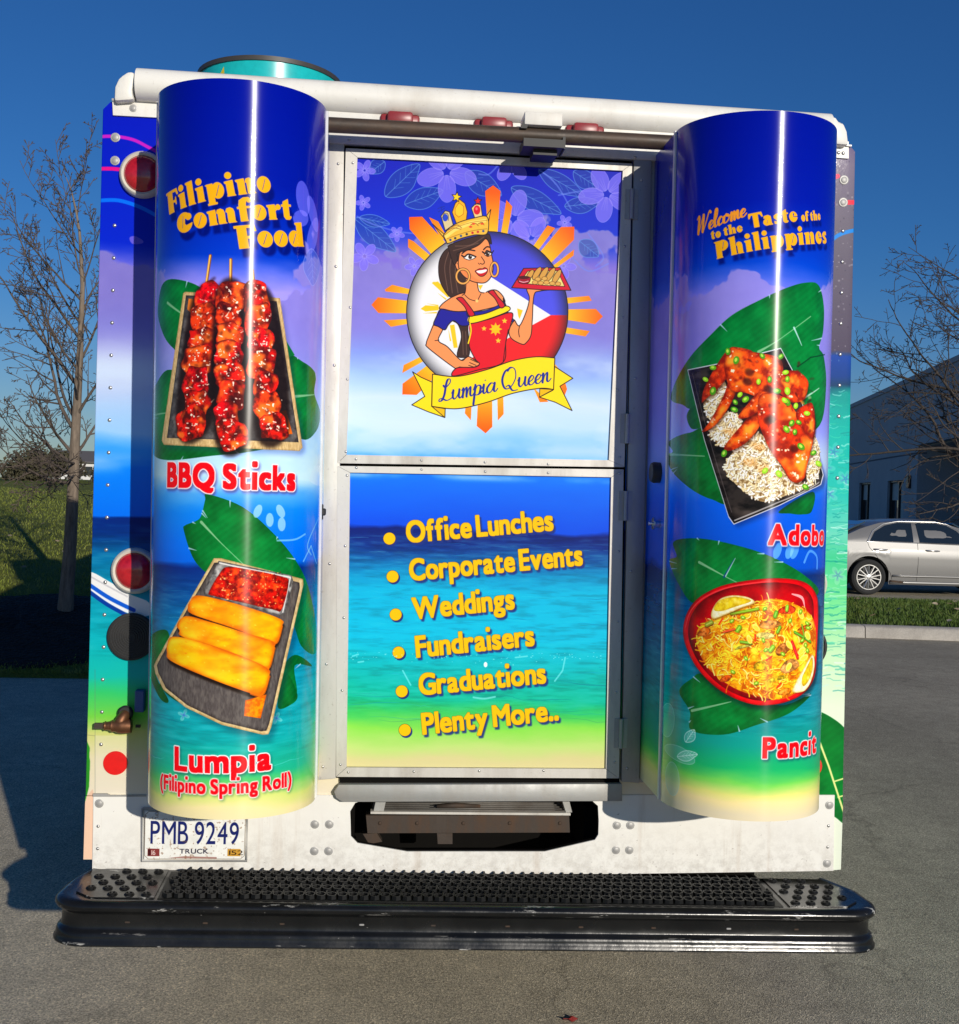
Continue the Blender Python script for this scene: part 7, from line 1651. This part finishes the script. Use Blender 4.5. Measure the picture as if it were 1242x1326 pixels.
for sg in (-1, 1):
    for gl in (gl1, gl2): skin('side_window', gl, M['car_glass'], 0.006, cab_y, sg)
    tr = [(x, z) for x, z in ((-0.03, 1.0), (0.10, 1.20), (0.33, 1.335), (0.62, 1.39), (1.36, 1.395), (1.58, 1.355), (1.78, 1.25), (2.06, 0.985))]
    bm = NB(); tube(bm, [(x, sg*(cab_y(x, z)+0.004), z) for x, z in tr + tr[:1]], 0.011, 6, False); obj('window_trim', bm, M['alloy'], car, smooth=True)
    for xs2 in ([(0.93, 0.99), (0.94, 0.62), (0.93, 0.28)], [(-0.03, 1.0), (0.0, 0.90), (0.20, 0.66), (0.42, 0.42), (0.46, 0.30)], [(2.08, 0.96), (2.12, 0.6), (2.08, 0.28)]):
        bm = NB(); tube(bm, [(x, sg*(side_y(x, z)-0.002), z) for x, z in [xs2[0]] + [((a[0]*(1-t)+b[0]*t), (a[1]*(1-t)+b[1]*t)) for a, b in zip(xs2, xs2[1:]) for t in (0.33, 0.66, 1.0)]], 0.0055, 5, False); obj('door_gap', bm, M['seam'], car)
    for x in (0.10, 1.10):
        bm = NB(); z = 0.86; y = side_y(x, z); tube(bm, [(x-0.02, sg*(y-0.005), z), (x+0.02, sg*(y+0.025), z), (x+0.20, sg*(y+0.027), z-0.004), (x+0.25, sg*(y-0.005), z-0.006)], [0.014, 0.016, 0.014, 0.012], 8); obj('door_handle', bm, M['alloy'], car, smooth=True)
    bm = NB(); tube(bm, [(x, sg*(side_y(x, 0.37)+0.004), 0.37) for x in np.linspace(0.46, 2.25, 12)], 0.022, 8); obj('door_strip', bm, M['silver'], car, smooth=True)
    bm = NB(); tube(bm, [(x, sg*(side_y(x, 0.24)-0.008), 0.245) for x in np.linspace(0.42, 2.3, 12)], 0.035, 8); obj('sill', bm, M['silver'], car, smooth=True)
    bm = NB(); tube(bm, [(0.42+0.05*k, sg*(side_y(0.45, 0.26)+0.015), 0.27-0.004*k) for k in range(6)], 0.022, 6); obj('rust_patch', bm, M['rust'], car, smooth=True)
    bm = NB(); box(bm, (1.95, sg*0.93-0.06, 0.98), (2.10, sg*0.93+0.10, 1.10), 0.03, 2); obj('mirror', bm, M['silver'], car, autosmooth=40)
bm = NB()
prism(bm, [(-0.62, -0.58, 1.04), (-0.62, 0.58, 1.04), (0.06, 0.50, 1.355), (0.06, -0.50, 1.355)], (-0.012, 0, 0.022)); bmesh.ops.recalc_face_normals(bm, faces=bm.faces); obj('rear_window', bm, M['car_glass'], car)
bm = NB(); prism(bm, [(2.48, -0.64, 0.985), (2.48, 0.64, 0.985), (1.75, 0.52, 1.36), (1.75, -0.52, 1.36)], (0.014, 0, 0.024)); bmesh.ops.recalc_face_normals(bm, faces=bm.faces); obj('windscreen', bm, M['car_glass'], car)
for sg in (-1, 1):
    bm = NB(); box(bm, (-1.03, sg*0.66-0.14, 0.68), (-0.84, sg*0.66+0.14, 0.86), 0.03, 2); obj('tail_light', bm, M['lens'], car, autosmooth=40)
    bm = NB(); box(bm, (3.50, sg*0.52-0.14, 0.58), (3.70, sg*0.52+0.14, 0.70), 0.03, 2); obj('headlight', bm, M['chrome'], car, autosmooth=40)
def alloy_wheel(c, sg):
    w = empty('wheel', c, car)
    bm = NB(); lathe(bm, [(0.235, -0.10), (0.29, -0.115), (0.325, -0.095), (WR, -0.06), (WR, 0.06), (0.325, 0.095), (0.29, 0.115), (0.235, 0.10), (0.22, 0.0), (0.235, -0.10)], (0, 0, 0), 'Y', 36); obj('tyre', bm, M['tyre'], w, autosmooth=40)
    bm = NB(); y = sg*0.10
    lathe(bm, [(0.238, 0.09), (0.236, 0.108), (0.222, 0.108), (0.214, 0.06), (0.20, 0.03)], (0, 0, 0), 'Y', 36, sg)
    lathe(bm, [(0.062, 0.06), (0.060, 0.098), (0.04, 0.106), (0, 0.106)], (0, 0, 0), 'Y', 20, sg)
    for k in range(7):
        for o_ in (-0.13, 0.13):
            a = 2*math.pi*k/7; a0, a1 = a+o_*1.2, a+o_*1.6
            pts = [Vector((0.045*math.cos(a0*1.0), sg*0.096, 0.045*math.sin(a0))), Vector((0.225*math.cos(a1), sg*0.10, 0.225*math.sin(a1)))]
            tube(bm, pts, [0.016, 0.014], 6)
    obj('rim', bm, M['alloy'], w, autosmooth=40)
    bm = NB(); lathe(bm, [(0.215, 0.0), (0.0, 0.0)], (0, sg*0.02, 0), 'Y', 28, sg); obj('brake_disc', bm, plain('dark_hub', (0.03, 0.03, 0.03), 0.6), w)
for x in (0.0, WB):
    for sg in (-1, 1): alloy_wheel((x, sg*0.80, WR), sg)
lf = P(737, 1321, 0.0); lf = on_ground(737, 1322, 0.0)
bm = NB(); q = [(math.cos(a)*0.022*k, math.sin(a)*0.014*k, 0.006+0.006*math.sin(2*a)) for a, k in zip(np.linspace(0, 2*math.pi, 11)[:-1], (1.3, 0.7, 1.0, 0.6, 1.1, 0.8, 1.2, 0.6, 1.0, 0.7))]
f = bm.faces.new([bm.verts.new(p) for p in q]); r_ = bmesh.ops.extrude_face_region(bm, geom=[f]); bmesh.ops.translate(bm, verts=[v for v in r_['geom'] if isinstance(v, bmesh.types.BMVert)], vec=(0, 0, 0.0015)); bmesh.ops.recalc_face_normals(bm, faces=bm.faces)
o = obj('fallen_leaf', bm, plain('red_leaf', (0.24, 0.02, 0.015), 0.6)); o.location = lf; tag(o, "small dark red leaf lying on the asphalt in front of the bumper", "leaf")
bpy.data.objects.remove(_to)
